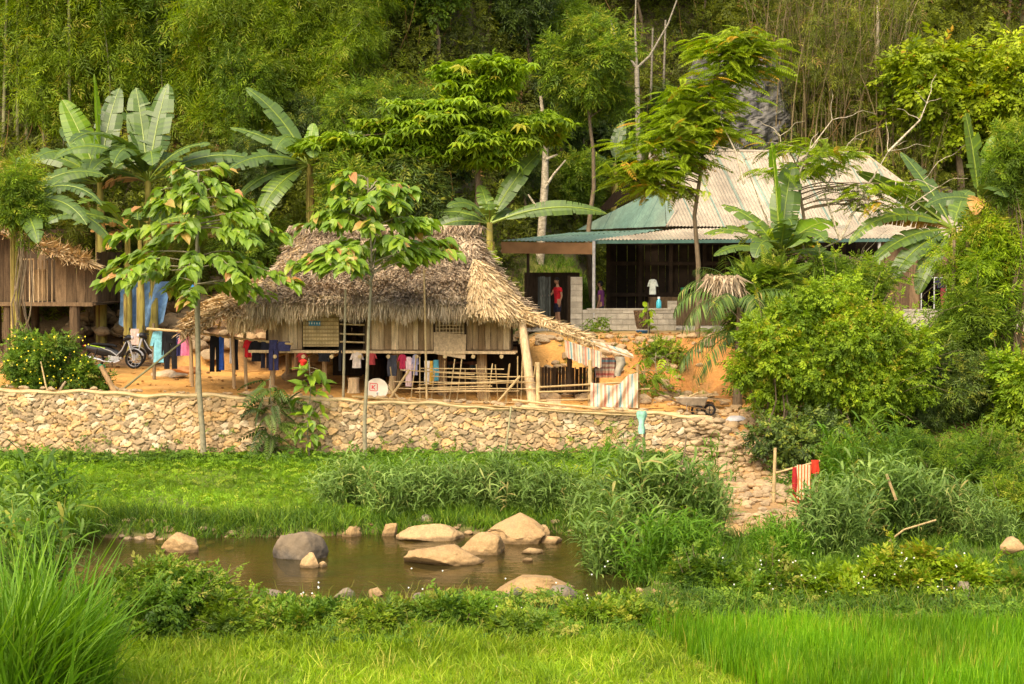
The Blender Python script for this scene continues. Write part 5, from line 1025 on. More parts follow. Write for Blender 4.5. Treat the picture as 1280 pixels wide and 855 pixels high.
def banana(base, h, leaves, label, r0=.16, mats=None, stems=1, name='banana_plant', seed=0):
    r = random.Random(seed); base = np.asarray(base, float); E = empty(name, base, label, 'banana plant'); g = G(); g.tube([base - [0, 0, .1], base + [.03, 0, h * .5], base + [.0, 0, h]], [r0 * 1.15, r0, r0 * .6], 10, .5)
    for k in range(7): a = k * 1.1; g.tube([base + np.array([r0 * .9 * math.cos(a), r0 * .9 * math.sin(a), .0]), base + np.array([r0 * .85 * math.cos(a + .3), r0 * .85 * math.sin(a + .3), h * r.uniform(.5, .95)])], [.05, .03], 5, r.random())
    mk('stem', g, M_bstem, E, smooth=True)
    for (az, el, L, W, ar, *ex) in leaves:
        gl = G(); gm = G(); torn = ex[0] if ex else .4; mt = ex[1] if len(ex) > 1 else M_ban; roll = ex[2] if len(ex) > 2 else r.uniform(-.3, .3) + .58 * math.cos(math.radians(az))
        banana_leaf(gl, gm, base + np.array([0, 0, h - .05]), math.radians(az), math.radians(el), L * 1.18, W * 1.08, math.radians(ar), torn, roll, tone=r.uniform(.3, .7), r=r); gl.V += gm.V; gl.L += [l + gl.n for l in gm.L]; gl.C += gm.C; gl.A += gm.A; mk('leaf', gl, mt, E)
M_bstem = genm('banana_stem', [(0, (.16, .09, .03)), (.5, (.30, .25, .06)), (1, (.36, .26, .10))], .7, 4, .4, 0, (2, 2, .5))
def bpos(px, d, z=None): x = xz(px, d); return np.array([x, d, float(zg(x, d)) if z is None else z])
bb = bpos(127, 57.5); hb = at(0, 228, 57.5)[2] - bb[2]
banana(bb, hb, [(115, 84, 3.2, .6, 12, .05, M_banb, 1.0), (150, 66, 2.8, .95, 14, .1, M_banb, -.6), (70, 80, 3.0, .85, 25, .3, M_ban, .3), (175, 45, 2.8, .7, 75, .3), (200, 20, 2.4, .6, 85, .6), (5, 50, 2.6, .6, 80, .4), (255, 35, 2.2, .6, 90, .6), (170, 5, 2.3, .5, 60, .7), (300, 60, 2.6, .6, 95, .4), (225, 58, 2.6, .7, 110, .5), (275, 50, 2.4, .7, 110, .5), (135, 60, 2.8, .8, 50, .4)], 'tall banana plant with a bright rolled upright leaf at the far left', seed=1)
bb = bpos(187, 57); hb = at(0, 226, 57)[2] - bb[2]
banana(bb, hb, [(120, 76, 2.9, .95, 15, .5, M_ban, -.3), (65, 78, 3.0, .95, 16, .6, M_ban, .3), (95, 65, 2.7, .85, 30, .7, M_ban, .2), (10, 35, 3.4, .7, 60, .3), (200, 55, 3.0, .7, 100, .4), (215, 25, 3.0, .7, 70, .4), (240, 45, 2.6, .7, 100, .5), (330, 20, 2.2, .6, 70, .4), (350, 55, 2.2, .8, 60, .3), (160, 20, 2.0, .5, 80, .9, M_dead), (235, 62, 3.4, .8, 105, .4), (262, 50, 3.0, .8, 100, .5), (285, 55, 2.6, .8, 110, .5), (130, 70, 2.6, .8, 30, .5, M_ban, .7)], 'broad banana plant with three ragged upright leaves beside the bright rolled one', seed=2)
bb = bpos(160, 55.5); banana(bb, at(0, 290, 55.5)[2] - bb[2], [(200, 40, 2.4, .7, 80, .3), (240, 60, 2.2, .7, 90, .5), (300, 45, 2.2, .7, 80, .4), (20, 60, 2.2, .6, 80, .5), (265, 10, 1.8, .5, 60, .9, M_dead)], 'shorter banana plant whose yellowish stem stands before the blue tarp', .12, seed=3)
bb = bpos(176, 55.0); banana(bb, at(0, 300, 55)[2] - bb[2], [(0, 50, 2.2, .6, 90, .5), (220, 50, 2.2, .6, 90, .5), (280, 60, 2.0, .6, 100, .5)], 'short banana plant with an olive stem right behind the motorcycles', .11, seed=31)
bb = bpos(192, 56.0); banana(bb, at(0, 300, 56)[2] - bb[2], [(330, 50, 2.0, .6, 90, .6, M_dead), (210, 50, 2.0, .6, 100, .6, M_dead), (80, 60, 2.2, .6, 80, .5)], 'banana plant with dry brown leaves along its stem right of the blue tarp', .13, seed=32)
bb = bpos(20, 49.5); banana(bb, at(0, 262, 49.5)[2] - bb[2], [(170, 60, 2.2, .6, 80, .5), (350, 45, 2.6, .62, 100, .6), (0, 15, 2.9, .62, 85, .7), (330, 25, 2.6, .6, 80, .6), (300, 5, 2.4, .6, 60, .7), (80, 70, 1.6, .5, 30, .1, M_banb), (200, 30, 2.2, .6, 90, .5), (240, 5, 2.0, .5, 60, .6), (20, 55, 2.6, .6, 80, .5)], 'banana plant with grey green drooping leaves in front of the left hut', .12, seed=4)
bb = bpos(388, 58.0); hb = at(0, 205, 58)[2] - bb[2]
banana(bb, hb, [(165, 62, 3.0, .7, 30, .1), (172, 38, 2.6, .6, 30, .2), (185, 15, 2.8, .65, 40, .4), (195, -5, 2.4, .6, 50, .5), (225, -20, 2.6, .8, 55, .4), (300, 30, 2.2, .6, 80, .4), (80, 80, 1.3, .5, 20, .1, M_banb), (20, 50, 2.4, .6, 60, .4), (250, 55, 2.4, .8, 110, .4), (210, 20, 2.6, .8, 60, .4), (280, 45, 2.2, .7, 100, .4)], 'banana plant with leaves fanning left above the straw side roof', seed=5)
bb = bpos(612, 55.5); hb = at(0, 278, 55.5)[2] - bb[2]
banana(bb, hb, [(40, 58, 2.8, .62, 25, .3, M_ban, .6), (5, 22, 3.3, .5, 40, .3, M_ban, 1.0), (180, 15, 2.0, .6, 70, .3), (160, 30, 2.0, .5, 60, .3), (110, 70, 1.4, .5, 40, .4), (270, 45, 1.8, .6, 80, .4), (215, 55, 1.6, .5, 90, .4), (60, 40, 1.5, .5, 60, .3)], 'banana plant with a long flat leaf reaching right beside the thatched roof end', seed=6)
bb = bpos(768, 74.0); hb = at(0, 205, 74.0)[2] - bb[2]
banana(bb, hb, [(175, 30, 2.4, .7, 55, .2), (60, 78, 1.8, .6, 20, .1), (40, 50, 1.8, .6, 60, .3), (300, 40, 1.5, .5, 80, .3), (200, 10, 1.6, .5, 70, .3)], 'small banana plant high behind the left end of the metal roof', seed=7)
bb = bpos(975, 52.5); hb = at(0, 318, 52.5)[2] - bb[2]
banana(bb, hb, [(110, 83, 3.0, 1.0, 8, .02, M_banb, 1.3), (60, 80, 2.6, .9, 20, .1, M_ban, .6), (180, 45, 2.2, .7, 70, .1), (200, 25, 2.0, .6, 60, .3), (30, 50, 2.2, .8, 60, .2, M_banb), (300, 50, 2.0, .8, 90, .3), (340, 20, 1.8, .7, 70, .3), (240, 40, 2.0, .7, 100, .3), (270, 65, 2.2, .7, 100, .4), (150, 60, 2.2, .7, 50, .3)], 'banana plant with one broad bright upright leaf in front of the metal roof', seed=8)
bb = bpos(1190, 53.5); hb = at(0, 285, 53.5)[2] - bb[2]
banana(bb, hb, [(160, 40, 3.0, .6, 20, .1, M_ban, 1.0), (140, 60, 2.6, .6, 15, .1), (182, 18, 2.3, .42, 30, 1., M_dead, 1.2), (195, 0, 2.6, .65, 50, .2), (190, 28, 3.2, .5, 85, .3), (205, -15, 2.6, .6, 50, .3), (215, -35, 2.2, .6, 40, .3), (60, 55, 2.0, .7, 50, .3), (300, 40, 1.8, .6, 80, .4)], 'banana plant with leaves sweeping left and one torn orange dead leaf', seed=9)
bb = bpos(1222, 51); hb = at(0, 250, 51)[2] - bb[2]
banana(bb, hb, [(120, 82, 2.3, .9, 12, .05, M_ban, 1.2), (40, 60, 2.0, .8, 30, .05, M_banb, 1.1), (30, 70, 2.2, .8, 20, .05, M_banb, .9), (170, 20, 1.4, .6, 60, .2), (280, 40, 1.6, .7, 90, .3), (320, 50, 2.0, .9, 70, .1, M_banb), (250, 20, 1.3, .5, 90, .6, M_dead)], 'tall banana plant with a wide pale backed leaf near the right edge', seed=10)
# ------------------------------------------------------------------ shrubs on the right bank and round the yard
def shrub(name, c, R, n, T, size, ML, label, seed=0, nb=16, rr=.5, stems=6, cat='shrub', a0=.5, flat_=1.0, ground=None, up=.7, droop=.2, core=None, grp=None):
    global rng
    keep = rng; rng = np.random.default_rng(900 + seed); c = np.asarray(c, float); R = np.asarray(R, float); z = float(zg(c[0], c[1])) if ground is None else ground; base = np.array([c[0], c[1], z]); E = empty(name, base, label, cat, grp); g = G(); gl = G(); cl = auto_clumps(c, R * .85, nb, rr, seed, flat_)
    for q, r in cl:
        q[2] = max(q[2], z + .1); q2 = q
        if rng.random() < stems / nb * 1.4: limb(g, base + rng.normal(size=3) * np.array([R[0] * .15, R[1] * .15, 0]), q, .035, .01, .0, 5, .08)
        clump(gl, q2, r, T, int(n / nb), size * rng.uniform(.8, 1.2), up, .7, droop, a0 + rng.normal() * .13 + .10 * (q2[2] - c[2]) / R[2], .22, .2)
    for _ in range(max(5, nb // 2)):
        q, d_ = ell(1, c, R * .8, .85); q = q[0]; d_ = nrm(d_[0] + np.array([0, 0, .6])); q[2] = max(q[2], z + .05); L_ = rng.uniform(.35, .8) * min(R[0], R[2]) + size * .8; P_ = limb(g, q, q + d_ * L_, .008, .003, .12, 3); m_ = 9; k_ = rng.uniform(.1, 1, m_); pp = q + d_ * L_ * k_[:, None]; gl.stamp(T, frames(nrm(d_ + rng.normal(size=(m_, 3)) * .6), nrm(np.array([0, 0, 1.]) + rng.normal(size=(m_, 3)) * .4)), pp, size * rng.uniform(.5, .95, m_), np.clip(rng.normal(a0 + .15, .2, m_), 0, .999))
    if not g.V: limb(g, base, c, .03, .01)
    mk('stems', g, M_bark, E); mk('foliage', gl, ML, E); rng = keep; return E
def pshrub(px, py0, py1, wpx, d, n, T, size, ML, label, seed=0, **k):
    """shrub filling photo rows py0..py1 about column px at distance d"""
    a = at(px, py0, d); b = at(px, py1, d); c = (a + b) / 2; R = (wpx / 2 * d / FPX, min(wpx / 2 * d / FPX, 1.6), (a[2] - b[2]) / 2); return shrub(k.pop('name', 'shrub'), c, R, n, T, size, ML, label, seed, **k)
pshrub(1045, 345, 560, 262, 46.5, 21000, TS, .26, M_bright, 'very large shrub with light green leaf tips over dark lower branches beside the rubble', 1, nb=85, rr=.55, a0=.5, stems=12)
pshrub(1000, 520, 590, 130, 45.0, 3000, TS, .28, M_dark, 'dark dense lower shrub hanging over the rubble at the foot of the light tipped one', 2, nb=22, rr=.5)
pshrub(968, 385, 500, 110, 46.2, 3200, TS, .28, M_bright, 'left shoulder shrub with yellow green tips beside the palm', 3, nb=14, rr=.5, a0=.6)
pshrub(1190, 440, 545, 190, 48.0, 6500, TSn, .30, M_dark, 'wide dark shrub on the orange earth bank right of the very large shrub', 4, nb=26, rr=.6)
pshrub(1150, 400, 480, 110, 49.5, 2400, TSn, .32, M_mid, 'mid green shrub in front of the right house window wall', 5, nb=14, rr=.5)
pshrub(1270, 440, 560, 110, 46.5, 2600, TS, .32, M_bright, 'bright leafed shrub at the right edge below the trees', 6, nb=16, rr=.5)
pshrub(1060, 320, 400, 130, 51.5, 2600, TSn, .32, M_mid, 'olive shrub rising between the metal roof and the very large shrub', 7, nb=15, rr=.5)
pshrub(960, 330, 420, 90, 50.5, 1500, TP, .6, M_mid, 'shrub of feathery fronds under the bright upright banana leaf', 8, nb=10, rr=.5)
pshrub(1235, 255, 390, 130, 50.5, 3600, TSn, .36, M_bright, 'tree like shrub with long glossy bright leaves at the right edge before the banana leaves', 9, nb=22, rr=.52, a0=.55, stems=10)
pshrub(1225, 350, 440, 120, 50.0, 2600, TSn, .34, M_mid, 'darker shrub with a few orange leaves below the glossy leaved one at the right edge', 10, nb=14, rr=.5)
pshrub(1270, 150, 260, 60, 50, 1300, TSn, .34, M_mid, 'high leafy shoot beside the wide pale backed banana leaf', 11, nb=9, rr=.45, a0=.6)
for i, (px, y0, r, m) in enumerate([(1190, 300, .07, M_bark), (1207, 300, .08, M_dwood2), (1222, 300, .07, M_bark), (1249, 320, .09, M_paleb), (1238, 330, .06, M_bark), (1262, 320, .07, M_bark), (1274, 330, .06, M_dwood2)]):
    x = xz(px, 50.8); logpole('slender_trunk', (x, 50.8, float(zg(x, 50.8)) - .1), at(px + 3, y0, 50.8), r, m, ['leftmost brown trunk in the right edge row', 'reddish brown trunk, second in the right edge row', 'brown trunk, third in the right edge row', 'pale mottled trunk in the right edge row', 'thin brown trunk just left of the pale mottled one', 'brown trunk just right of the pale mottled one', 'last reddish brown trunk at the very right edge'][i], 'tree', r2=r * .7)
# lower right scrub and reeds
pshrub(1110, 545, 610, 200, 43.5, 3600, TSn, .28, M_weed, 'low olive scrub below the bare orange earth patch', 12, nb=20, rr=.42)
pshrub(1210, 545, 620, 190, 42.5, 3800, TSn, .28, M_weed, 'low leafy scrub above the reeds toward the right edge', 13, nb=20, rr=.45)
pshrub(1265, 600, 690, 90, 39, 1800, TSn, .26, M_mid, 'dark green scrub above the sandy rock at the right edge', 14, nb=10, rr=.4)
pshrub(760, 590, 655, 130, 40.8, 2400, TSn, .26, M_bright, 'leafy light green bush between the bank reeds and the tall cane clump', 15, nb=12, rr=.42, a0=.6)
def reeds(px0, px1, py_top, d, n, label, seed, h=None, mat=None, dd=1.4, lean=.22, T=None, name='reed_clump', tall=(.75, 1.15)):
    global rng
    keep = rng; rng = np.random.default_rng(300 + seed); x = rng.uniform(xz(px0, d), xz(px1, d), n); y = d + rng.uniform(-dd / 2, dd / 2, n); z = zg(x, y); H_ = at(0, py_top, d)[2] - z.mean(); g = G(); a = np.clip(rng.normal(.5, .22, n), 0, .999); c = (xz(px0, d) + xz(px1, d)) / 2; hw = abs(xz(px1, d) - xz(px0, d)) / 2 + .01
    prof = 1 - .4 * ((x - c) / hw) ** 2; scatter(g, T or REEDS, np.stack([x, y, z], -1), H_ * rng.uniform(*tall, n) * prof, a, lean); o = tag(mk(name, g, mat or M_reed, loc=(c, d, z.mean())), label, 'reeds'); rng = keep; return o
R_ = [(400, 470, 568, 40.2, 200, 'blue green reed clump at the left end of the reed bank'), (465, 535, 572, 39.7, 220, 'drooping reed clump above the squarish tan stone, with a few yellow blades'), (530, 600, 572, 39.8, 220, 'reed clump directly behind the low broad boulder'), (595, 660, 566, 39.9, 220, 'pale tipped reed clump directly behind the rounded boulder'), (655, 720, 575, 39.8, 210, 'reed clump hanging over the water behind the peaked boulder'), (700, 770, 590, 39.4, 180, 'dark reed clump right of the peaked boulder')]
for i, (a, b, t, d, n, lab) in enumerate(R_): reeds(a, b, t, d, n, lab, i, lean=.35)
R2 = [(440, 540, 566, 42.5, 150, 'upper row reed clump below the stone wall left of the leaning thin pole', M_tall), (560, 650, 566, 42.8, 120, 'upper row reed clump below the leaning thin pole', M_tall), (265, 330, 640, 38.9, 60, 'small reed clump drooping into the water left of the dark grey boulder', M_reed), (110, 190, 612, 38.9, 60, 'dry brownish grass clump on the far bank behind the tall left grass', M_weed), (20, 90, 560, 36.5, 70, 'thin dry weeds behind the tall left grass', M_weed),
      (735, 790, 610, 34.0, 100, 'cane clump leaning left over the water', M_reed), (770, 840, 560, 35.5, 150, 'tall cane clump in front of the green rag', M_reed), (820, 900, 575, 35.3, 170, 'tall cane clump left of the sandy path', M_reed), (830, 900, 640, 33.0, 120, 'olive cane clump low at the left foot of the sandy path', M_tall), (790, 850, 640, 32.5, 90, 'low grass clump on the near shore right of the water', M_tall),
      (940, 1010, 645, 33.6, 190, 'dark green fine grass clump below the clothes rack', M_tall), (1000, 1080, 600, 34.2, 200, 'tall cane clump right of the clothes rack', M_reed), (1060, 1150, 570, 36, 230, 'wide cane clump in the middle of the right bank', M_reed), (1140, 1215, 590, 36.5, 190, 'cane clump right of the broken orange cane', M_reed), (1195, 1262, 620, 35.5, 150, 'cane clump near the sandy rock', M_reed), (1035, 1070, 530, 42, 40, 'spiky pale grass standing up in front of the very large shrub', M_tall), (1075, 1120, 510, 41.5, 25, 'thin dry stalks before the bare orange earth patch', M_weed), (870, 910, 530, 46.5, 22, 'tuft of thin grass growing on the rubble heap', M_tall), (745, 765, 535, 43.0, 18, 'spiky young cane standing before the wall left of the green rag', M_tall), (860, 925, 545, 43, 16, 'thin weeds on the rubble left of the path', M_weed)]
for i, (a, b, t, d, n, lab, m) in enumerate(R2): reeds(a, b, t, d, n, lab, 20 + i, mat=m, lean=.25)
for lab, pts, r, m in [('broken orange cane slanting up from the right reeds', [(1120, 625), (1108, 593)], .03, M_bamy), ('bent pale dry cane arching over the right reeds', [(1100, 685), (1130, 662), (1170, 650)], .02, M_bamy), ('dead cane leaning in the tall clump before the green rag', [(845, 600), (855, 570), (858, 545)], .02, M_bark)]:
    g = G(); g.tube([at(x, y, 35) for x, y in pts], r, 6, .5); tag(mk('dry_cane', g, m, loc=at(*pts[0], 35)), lab, 'cane')
for lab, pts, d, r in [('pale dead branch lying on the far bank above the dark stones', [(186, 645), (215, 643), (240, 644)], 39.2, .04), ('thin dead branch sloping down to the left boulder', [(200, 640), (212, 650), (226, 666)], 38.9, .03), ('dark stick lying in the water left of the smooth boulder', [(88, 684), (105, 680), (120, 678)], 37.4, .03)]:
    g = G(); g.tube([at(x, y, d) for x, y in pts], r, 6, .7); tag(mk('dead_branch', g, M_bark if 'dark' in lab else M_paleb, loc=at(*pts[0], d)), lab, 'branch')
# tall grass at lower left
reeds(-20, 60, 650, 22.5, 330, 'tall bright green grass filling the lower left corner', 60, mat=M_tall, T=TUFt, dd=2.2, lean=.16, name='tall_grass_clump')
reeds(40, 110, 705, 23.2, 240, 'bright grass clump on the right flank of the lower left corner', 61, mat=M_tall, T=TUFt, dd=1.8, lean=.2, name='tall_grass_clump')
reeds(20, 75, 610, 26.5, 40, 'sparse seeding stalks behind the bright lower left grass', 62, mat=M_weed, lean=.2, name='tall_grass_clump')
reeds(-10, 60, 600, 30, 60, 'dull reeds between the lower left grass and the stream', 63, mat=M_reed)
# near bank shrubs
NB = [(195, 708, 805, 195, 28.0, 11000, .15, M_weed, 'large round bush of small leaves on the near bank at lower left', 60), (290, 752, 803, 110, 27.7, 3000, .14, M_mid, 'dark leafy mound with brown twigs right of the large round bush', 14), (370, 768, 803, 130, 27.8, 3200, .14, M_weed, 'low leafy mound with a fern below the near bank stones', 14), (470, 768, 803, 130, 27.8, 3200, .14, M_mid, 'low yellowish mound under the grey stone of the near bank', 14), (565, 750, 800, 110, 28.2, 3600, .14, M_weed, 'bright leafy mound with small white flowers left of the sandy rock mass', 14), (645, 775, 805, 110, 27.8, 2600, .13, M_mid, 'low leaves creeping under the sandy rock mass', 12), (760, 756, 800, 150, 28.2, 4200, .14, M_mid, 'dense dark green mound right of the sandy rock mass', 18), (840, 775, 812, 90, 27.8, 1800, .14, M_weed, 'small leafy mound where the rice begins', 10),
      (880, 700, 765, 110, 30.5, 3000, .17, M_weed, 'light green leafy mound below the olive cane', 14), (960, 705, 770, 120, 30.3, 3600, .17, M_weed, 'leafy mound dotted with white flowers before the dark grass clump', 16), (1050, 715, 772, 120, 30.2, 3600, .18, M_bright, 'leafy mound with white flowers round the pinkish stone', 16), (1130, 690, 765, 110, 30.5, 3600, .19, M_bright, 'taller broad leaved bush left of the buried stone', 16), (1200, 705, 770, 110, 30.6, 3000, .18, M_bright, 'leafy bush growing over the buried stone', 14), (1262, 715, 780, 80, 30.2, 2000, .16, M_weed, 'leafy bush at the right edge above the rice', 10)]
for i, (px, y0, y1, w, d, n, s, m, lab, nb) in enumerate(NB): pshrub(px, y0, y1, w, d, n, TS, s * 1.5, m, lab, 30 + i, nb=nb, rr=.17 if i else .34, name='bush', cat='bush', stems=5, a0=.52)
# yellow flowered bush and yard plants
pshrub(50, 416, 492, 118, 47.3, 6000, TS, .2, M_weed, 'rounded bush dotted with yellow flowers on the yard edge at left', 50, nb=26, rr=.38, name='flowering_bush')
pshrub(112, 452, 492, 44, 47.1, 1600, TS, .2, M_weed, 'small bush tail right of the yellow flowered one', 51, nb=8, rr=.3, name='flowering_bush')
def flowers(px0, px1, py0, py1, d, n, size, mat, lab, cat, front=.9):
    g = G()
    for _ in range(n):
        u, v = rng.random(), rng.random(); p = at(px0 + (px1 - px0) * u, py0 + (py1 - py0) * v, d - front * rng.random())
        for k in range(5): a = k * 2 * PI / 5; q = np.array([math.cos(a), -.3, math.sin(a)]); w_ = np.array([-math.sin(a), 0, math.cos(a)]); g.quads(np.array([[p, p + (q * .5 + w_ * .35) * size, p + q * size, p + (q * .5 - w_ * .35) * size]]), .5)
        limb(g, p, p + np.array([0, .05, -size * 4]), .003, .003, 0, 3, 0, .0)
    tag(mk('small_flowers', g, mat), lab, cat, kind='stuff')
M_wfl = genm('white_petal', [(0, (.15, .25, .05)), (.3, (.8, .8, .74)), (1, (.85, .83, .78))], .8, 5, .05); M_yfl = genm('yellow_petal', [(0, (.15, .25, .05)), (.3, (.85, .68, .05)), (1, (.85, .68, .05))], .8, 5, .05)
flowers(5, 112, 420, 485, 46.7, 90, .024, M_yfl, 'small yellow flowers on the yard bush', 'flowers', .25)
flowers(900, 1230, 690, 760, 30, 60, .016, M_wfl, 'small white flowers over the right near bank', 'flowers', .9); flowers(500, 760, 700, 760, 28.6, 14, .016, M_wfl, 'small white flowers on the near bank by the sandy rock', 'flowers', .5); flowers(375, 400, 725, 745, 29, 6, .018, M_wfl, 'white flowers on thin stalks over the near bank stones', 'flowers', .3)
# saplings before the wall
def sapling(px, py0, d, label, T, n, size, ML, side=.35, seed=0, tiers_=5, name='sapling', zb=None):
    r = np.random.default_rng(seed); x = xz(px, d); z = float(zg(x, d)) if zb is None else zb; top = at(px, py0, d); E = empty(name, (x, d, z), label, 'sapling'); g = G(); P = limb(g, (x, d, z - .05), top, .022, .01, 0, 6, .04); gl = G()
    for k in range(n):
        t = .12 + .88 * (k + 1) / n; i = t * 7; q = P[int(min(i, 6))] + (P[min(int(i) + 1, 7)] - P[int(min(i, 6))]) * (i % 1); az = k * 2.4; ax = nrm(np.array([math.cos(az), math.sin(az), r.uniform(-.3, .35)])); m = 3; pos = q + ax * side * r.uniform(.2, 1, m)[:, None]; limb(g, q, q + ax * side * .8, .008, .004, .1, 4)
        axs = nrm(ax + r.normal(size=(m, 3)) * .5 + np.array([0, 0, -.35])); gl.stamp(T, frames(axs, nrm(np.array([0, -.3, 1.]) + r.normal(size=(m, 3)) * .3)), pos, size * r.uniform(.7, 1.2, m), r.uniform(.2, .85, m))
    mk('stem', g, M_greenb, E); mk('leaves', gl, ML, E)
sapling(386, 448, 45.4, 'broad leaved sapling with a red flower rising in front of the wall', T6, 30, .36, M_big, .4, 3)
g = G(); rock(g, at(379, 453, 45.0), (.11, .07, .09), 3, 2, .12, seed=5); tag(mk('red_flower', g, flat('red_petal', (.6, .03, .02)), smooth=True, loc=at(378, 458, 45.2)), 'single red flower at the top of the broad leaved sapling', 'flower')
sapling(338, 470, 45.5, 'dark fern leaved sapling left of the broad leaved one', TP, 16, .75, M_dark, .25, 4)
sapling(820, 440, 50.5, 'light green papaya like sapling on the orange bank right of the awning', TPs, 10, .42, M_bright, .5, 6, zb=None)
sapling(806, 458, 50, 'dark feathery sapling behind the grey rag', TP, 10, .5, M_mid, .4, 7)
sapling(747, 395, 59, 'small leafy plant growing against the grey block wall', TS, 12, .35, M_mid, .3, 8)
sapling(810, 378, 58, 'small tree with yellow green leaves behind the hanging basket', T6, 8, .26, M_bright, .2, 9)
pshrub(825, 430, 448, 70, 52.5, 500, TS, .18, M_mid, 'light green creeper on the top edge of the orange earth bank', 52, nb=10, rr=.3)
pshrub(600, 318, 350, 26, 53, 300, TS, .3, M_bright, 'small bright bush peeping out behind the thatched roof corner', 53, nb=4, rr=.3)
# fan of palm fronds with dead thatch skirt
def palm():
    b = bpos(922, 49.0); E = empty('palm', b, 'small palm with dark green drooping fronds beside the grey block wall', 'palm'); g = G(); top = at(925, 384, 49.0); g.tube([b, (b + top) / 2, top], [.14, .11, .09], 9, .4); mk('trunk', g, M_bark, E)
    for az, el, L, ar, m in [(190, 50, 2.3, 120, M_palm), (170, 70, 2.2, 130, M_palm), (215, 30, 2.4, 100, M_palm), (240, 40, 2.4, 110, M_palm), (280, 40, 2.2, 110, M_palm), (100, 75, 2.0, 60, M_palm), (150, 80, 1.9, 90, M_palm), (330, 50, 2.0, 100, M_palm), (200, 5, 2.2, 70, M_palm), (225, -5, 2.4, 60, M_palm)]:
        t = np.linspace(0, 1, 34); th = np.radians(el) - np.radians(ar) * t ** 1.2; ds = L / 33; hx = np.cumsum(np.cos(th) * ds); hz = np.cumsum(np.sin(th) * ds); a = math.radians(az); st = top - np.array([0, 0, .0 if el > 10 else .7]); P = st + np.stack([hx * math.cos(a), hx * math.sin(a), hz], -1); g = G(); g.tube(P, .018 * (1 - .8 * t), 4, .5); sd_ = np.array([-math.sin(a), math.cos(a), 0]); n = 33
        for sg in (1, -1):
            pos = P[3:]; tg = nrm(np.gradient(P, axis=0))[3:]; m_ = len(pos); ax = nrm(sd_ * sg + tg * .7 + np.array([0, 0, -.55]) + rng.normal(size=(m_, 3)) * .1); g.stamp((leaf1(.09, .3, .0), None), frames(ax, nrm(np.array([0, 0, 1.]) + tg * .2)), pos, .62 * np.sin(np.linspace(.25, 2.9, m_)) ** .6, None)
        mk('frond', g, m, E)
    g = G(); fringe(g, [top + np.array([.45 * math.cos(a) - .5, .45 * math.sin(a), .85]) for a in np.linspace(0, 2 * PI, 14)], 700, (.3, .9), .05, (0, 0, 0), (.2, .999), .3); mk('dry_skirt', g, M_thatch, E)
palm()
# ------------------------------------------------------------------ grass
g = G(); p = rp(26000, -15, 4.3, 38.9, 45.7); k = rng.random(len(p)) < .35 + .65 * sm(-.6, .3, wob(p[:, 0], p[:, 1], .9)); p = p[k]; scatter(g, TUF, p, rng.uniform(.10, .24, len(p)), np.clip(.5 + .25 * wob(p[:, 0], p[:, 1], .5, 3) + rng.normal(size=len(p)) * .15, 0, .95)); p = rp(1200, -15, 4.3, 44.0, 45.7); scatter(g, TUF, p, rng.uniform(.2, .42, len(p)), rng.uniform(0, .6, len(p))); n = 5000; p = rp(n, -15, 4.3, 39.2, 45.6); p[:, 2] += rng.uniform(.02, .22, n); g.stamp(TS, frames(nrm(rng.normal(size=(n, 3)) * [1, 1, .3]), nrm(np.array([0, -.2, 1]) + rng.normal(size=(n, 3)) * .3)), p, rng.uniform(.12, .25, n), rng.uniform(.2, .9, n))
tag(mk('bank_grass', g, M_grass), 'short bright grass on the bank below the stone wall', 'grass', kind='stuff')
g = G(); n = 2600; x = rng.uniform(-15, 3, n); y = 38.35 + .35 * np.sin(x * .5 + 2) + rng.uniform(-.3, .8, n); scatter(g, TUF, np.stack([x, y, zg(x, y)], -1), rng.uniform(.2, .55, n), rng.uniform(0, .9, n), .4); n = 3000; x = rng.uniform(-15, 4.5, n); y = rng.uniform(44.8, 45.7, n); p = np.stack([x, y, zg(x, y) + rng.uniform(.03, .28, n)], -1); g.stamp(TS, frames(nrm(rng.normal(size=(n, 3)) * [1, 1, .3]), nrm(np.array([0, -.4, 1]) + rng.normal(size=(n, 3)) * .3)), p, rng.uniform(.2, .4, n), rng.uniform(.1, .8, n))
tag(mk('bank_weeds', g, M_weed), 'taller weeds along the foot of the wall and the edge of the stream', 'weeds', kind='stuff')
g = G(); p = rp(17000, -8.5, 8.5, 23.0, 28.6); k = (p[:, 0] < 2.2 + (27 - p[:, 1]) * .38) | (p[:, 1] > 27.4); p = p[k]; scatter(g, TUF, p, rng.uniform(.10, .26, len(p)) * (1 - .35 * (p[:, 1] > 27.2)), np.clip(.5 + .22 * wob(p[:, 0], p[:, 1], 1.1, 3) + rng.normal(size=len(p)) * .2, 0, .999), .3)
p = rp(3200, -8.5, 3.4, 23.3, 27.8); k = rng.random(len(p)) < np.clip(.5 + .7 * wob(p[:, 0], p[:, 1], 1.3, 9), .05, 1); p = p[k]; scatter(g, TUFb, p, rng.uniform(.12, .28, len(p)), rng.uniform(.2, 1, len(p)), .4); n = 2600; p = rp(n, -8, 3.2, 23.6, 27.6); p[:, 2] += .04; g.stamp(TS, frames(nrm(rng.normal(size=(n, 3)) * [1, 1, .3]), nrm(np.array([0, -.3, 1]) + rng.normal(size=(n, 3)) * .3)), p, rng.uniform(.08, .18, n), rng.uniform(.1, .95, n))
p = rp(1500, -6.3, 2.6, 26.3, 27.6); scatter(g, TUF, p, rng.uniform(.2, .42, len(p)), rng.uniform(.1, .9, len(p)), .35)
p = rp(240, -8, 3.2, 24, 27.5); scatter(g, TUF, p, rng.uniform(.3, .5, len(p)), rng.uniform(.3, 1, len(p)), .3)
tag(mk('field_grass', g, M_grassf), 'short yellow green grass along the bottom of the picture', 'grass', kind='stuff')
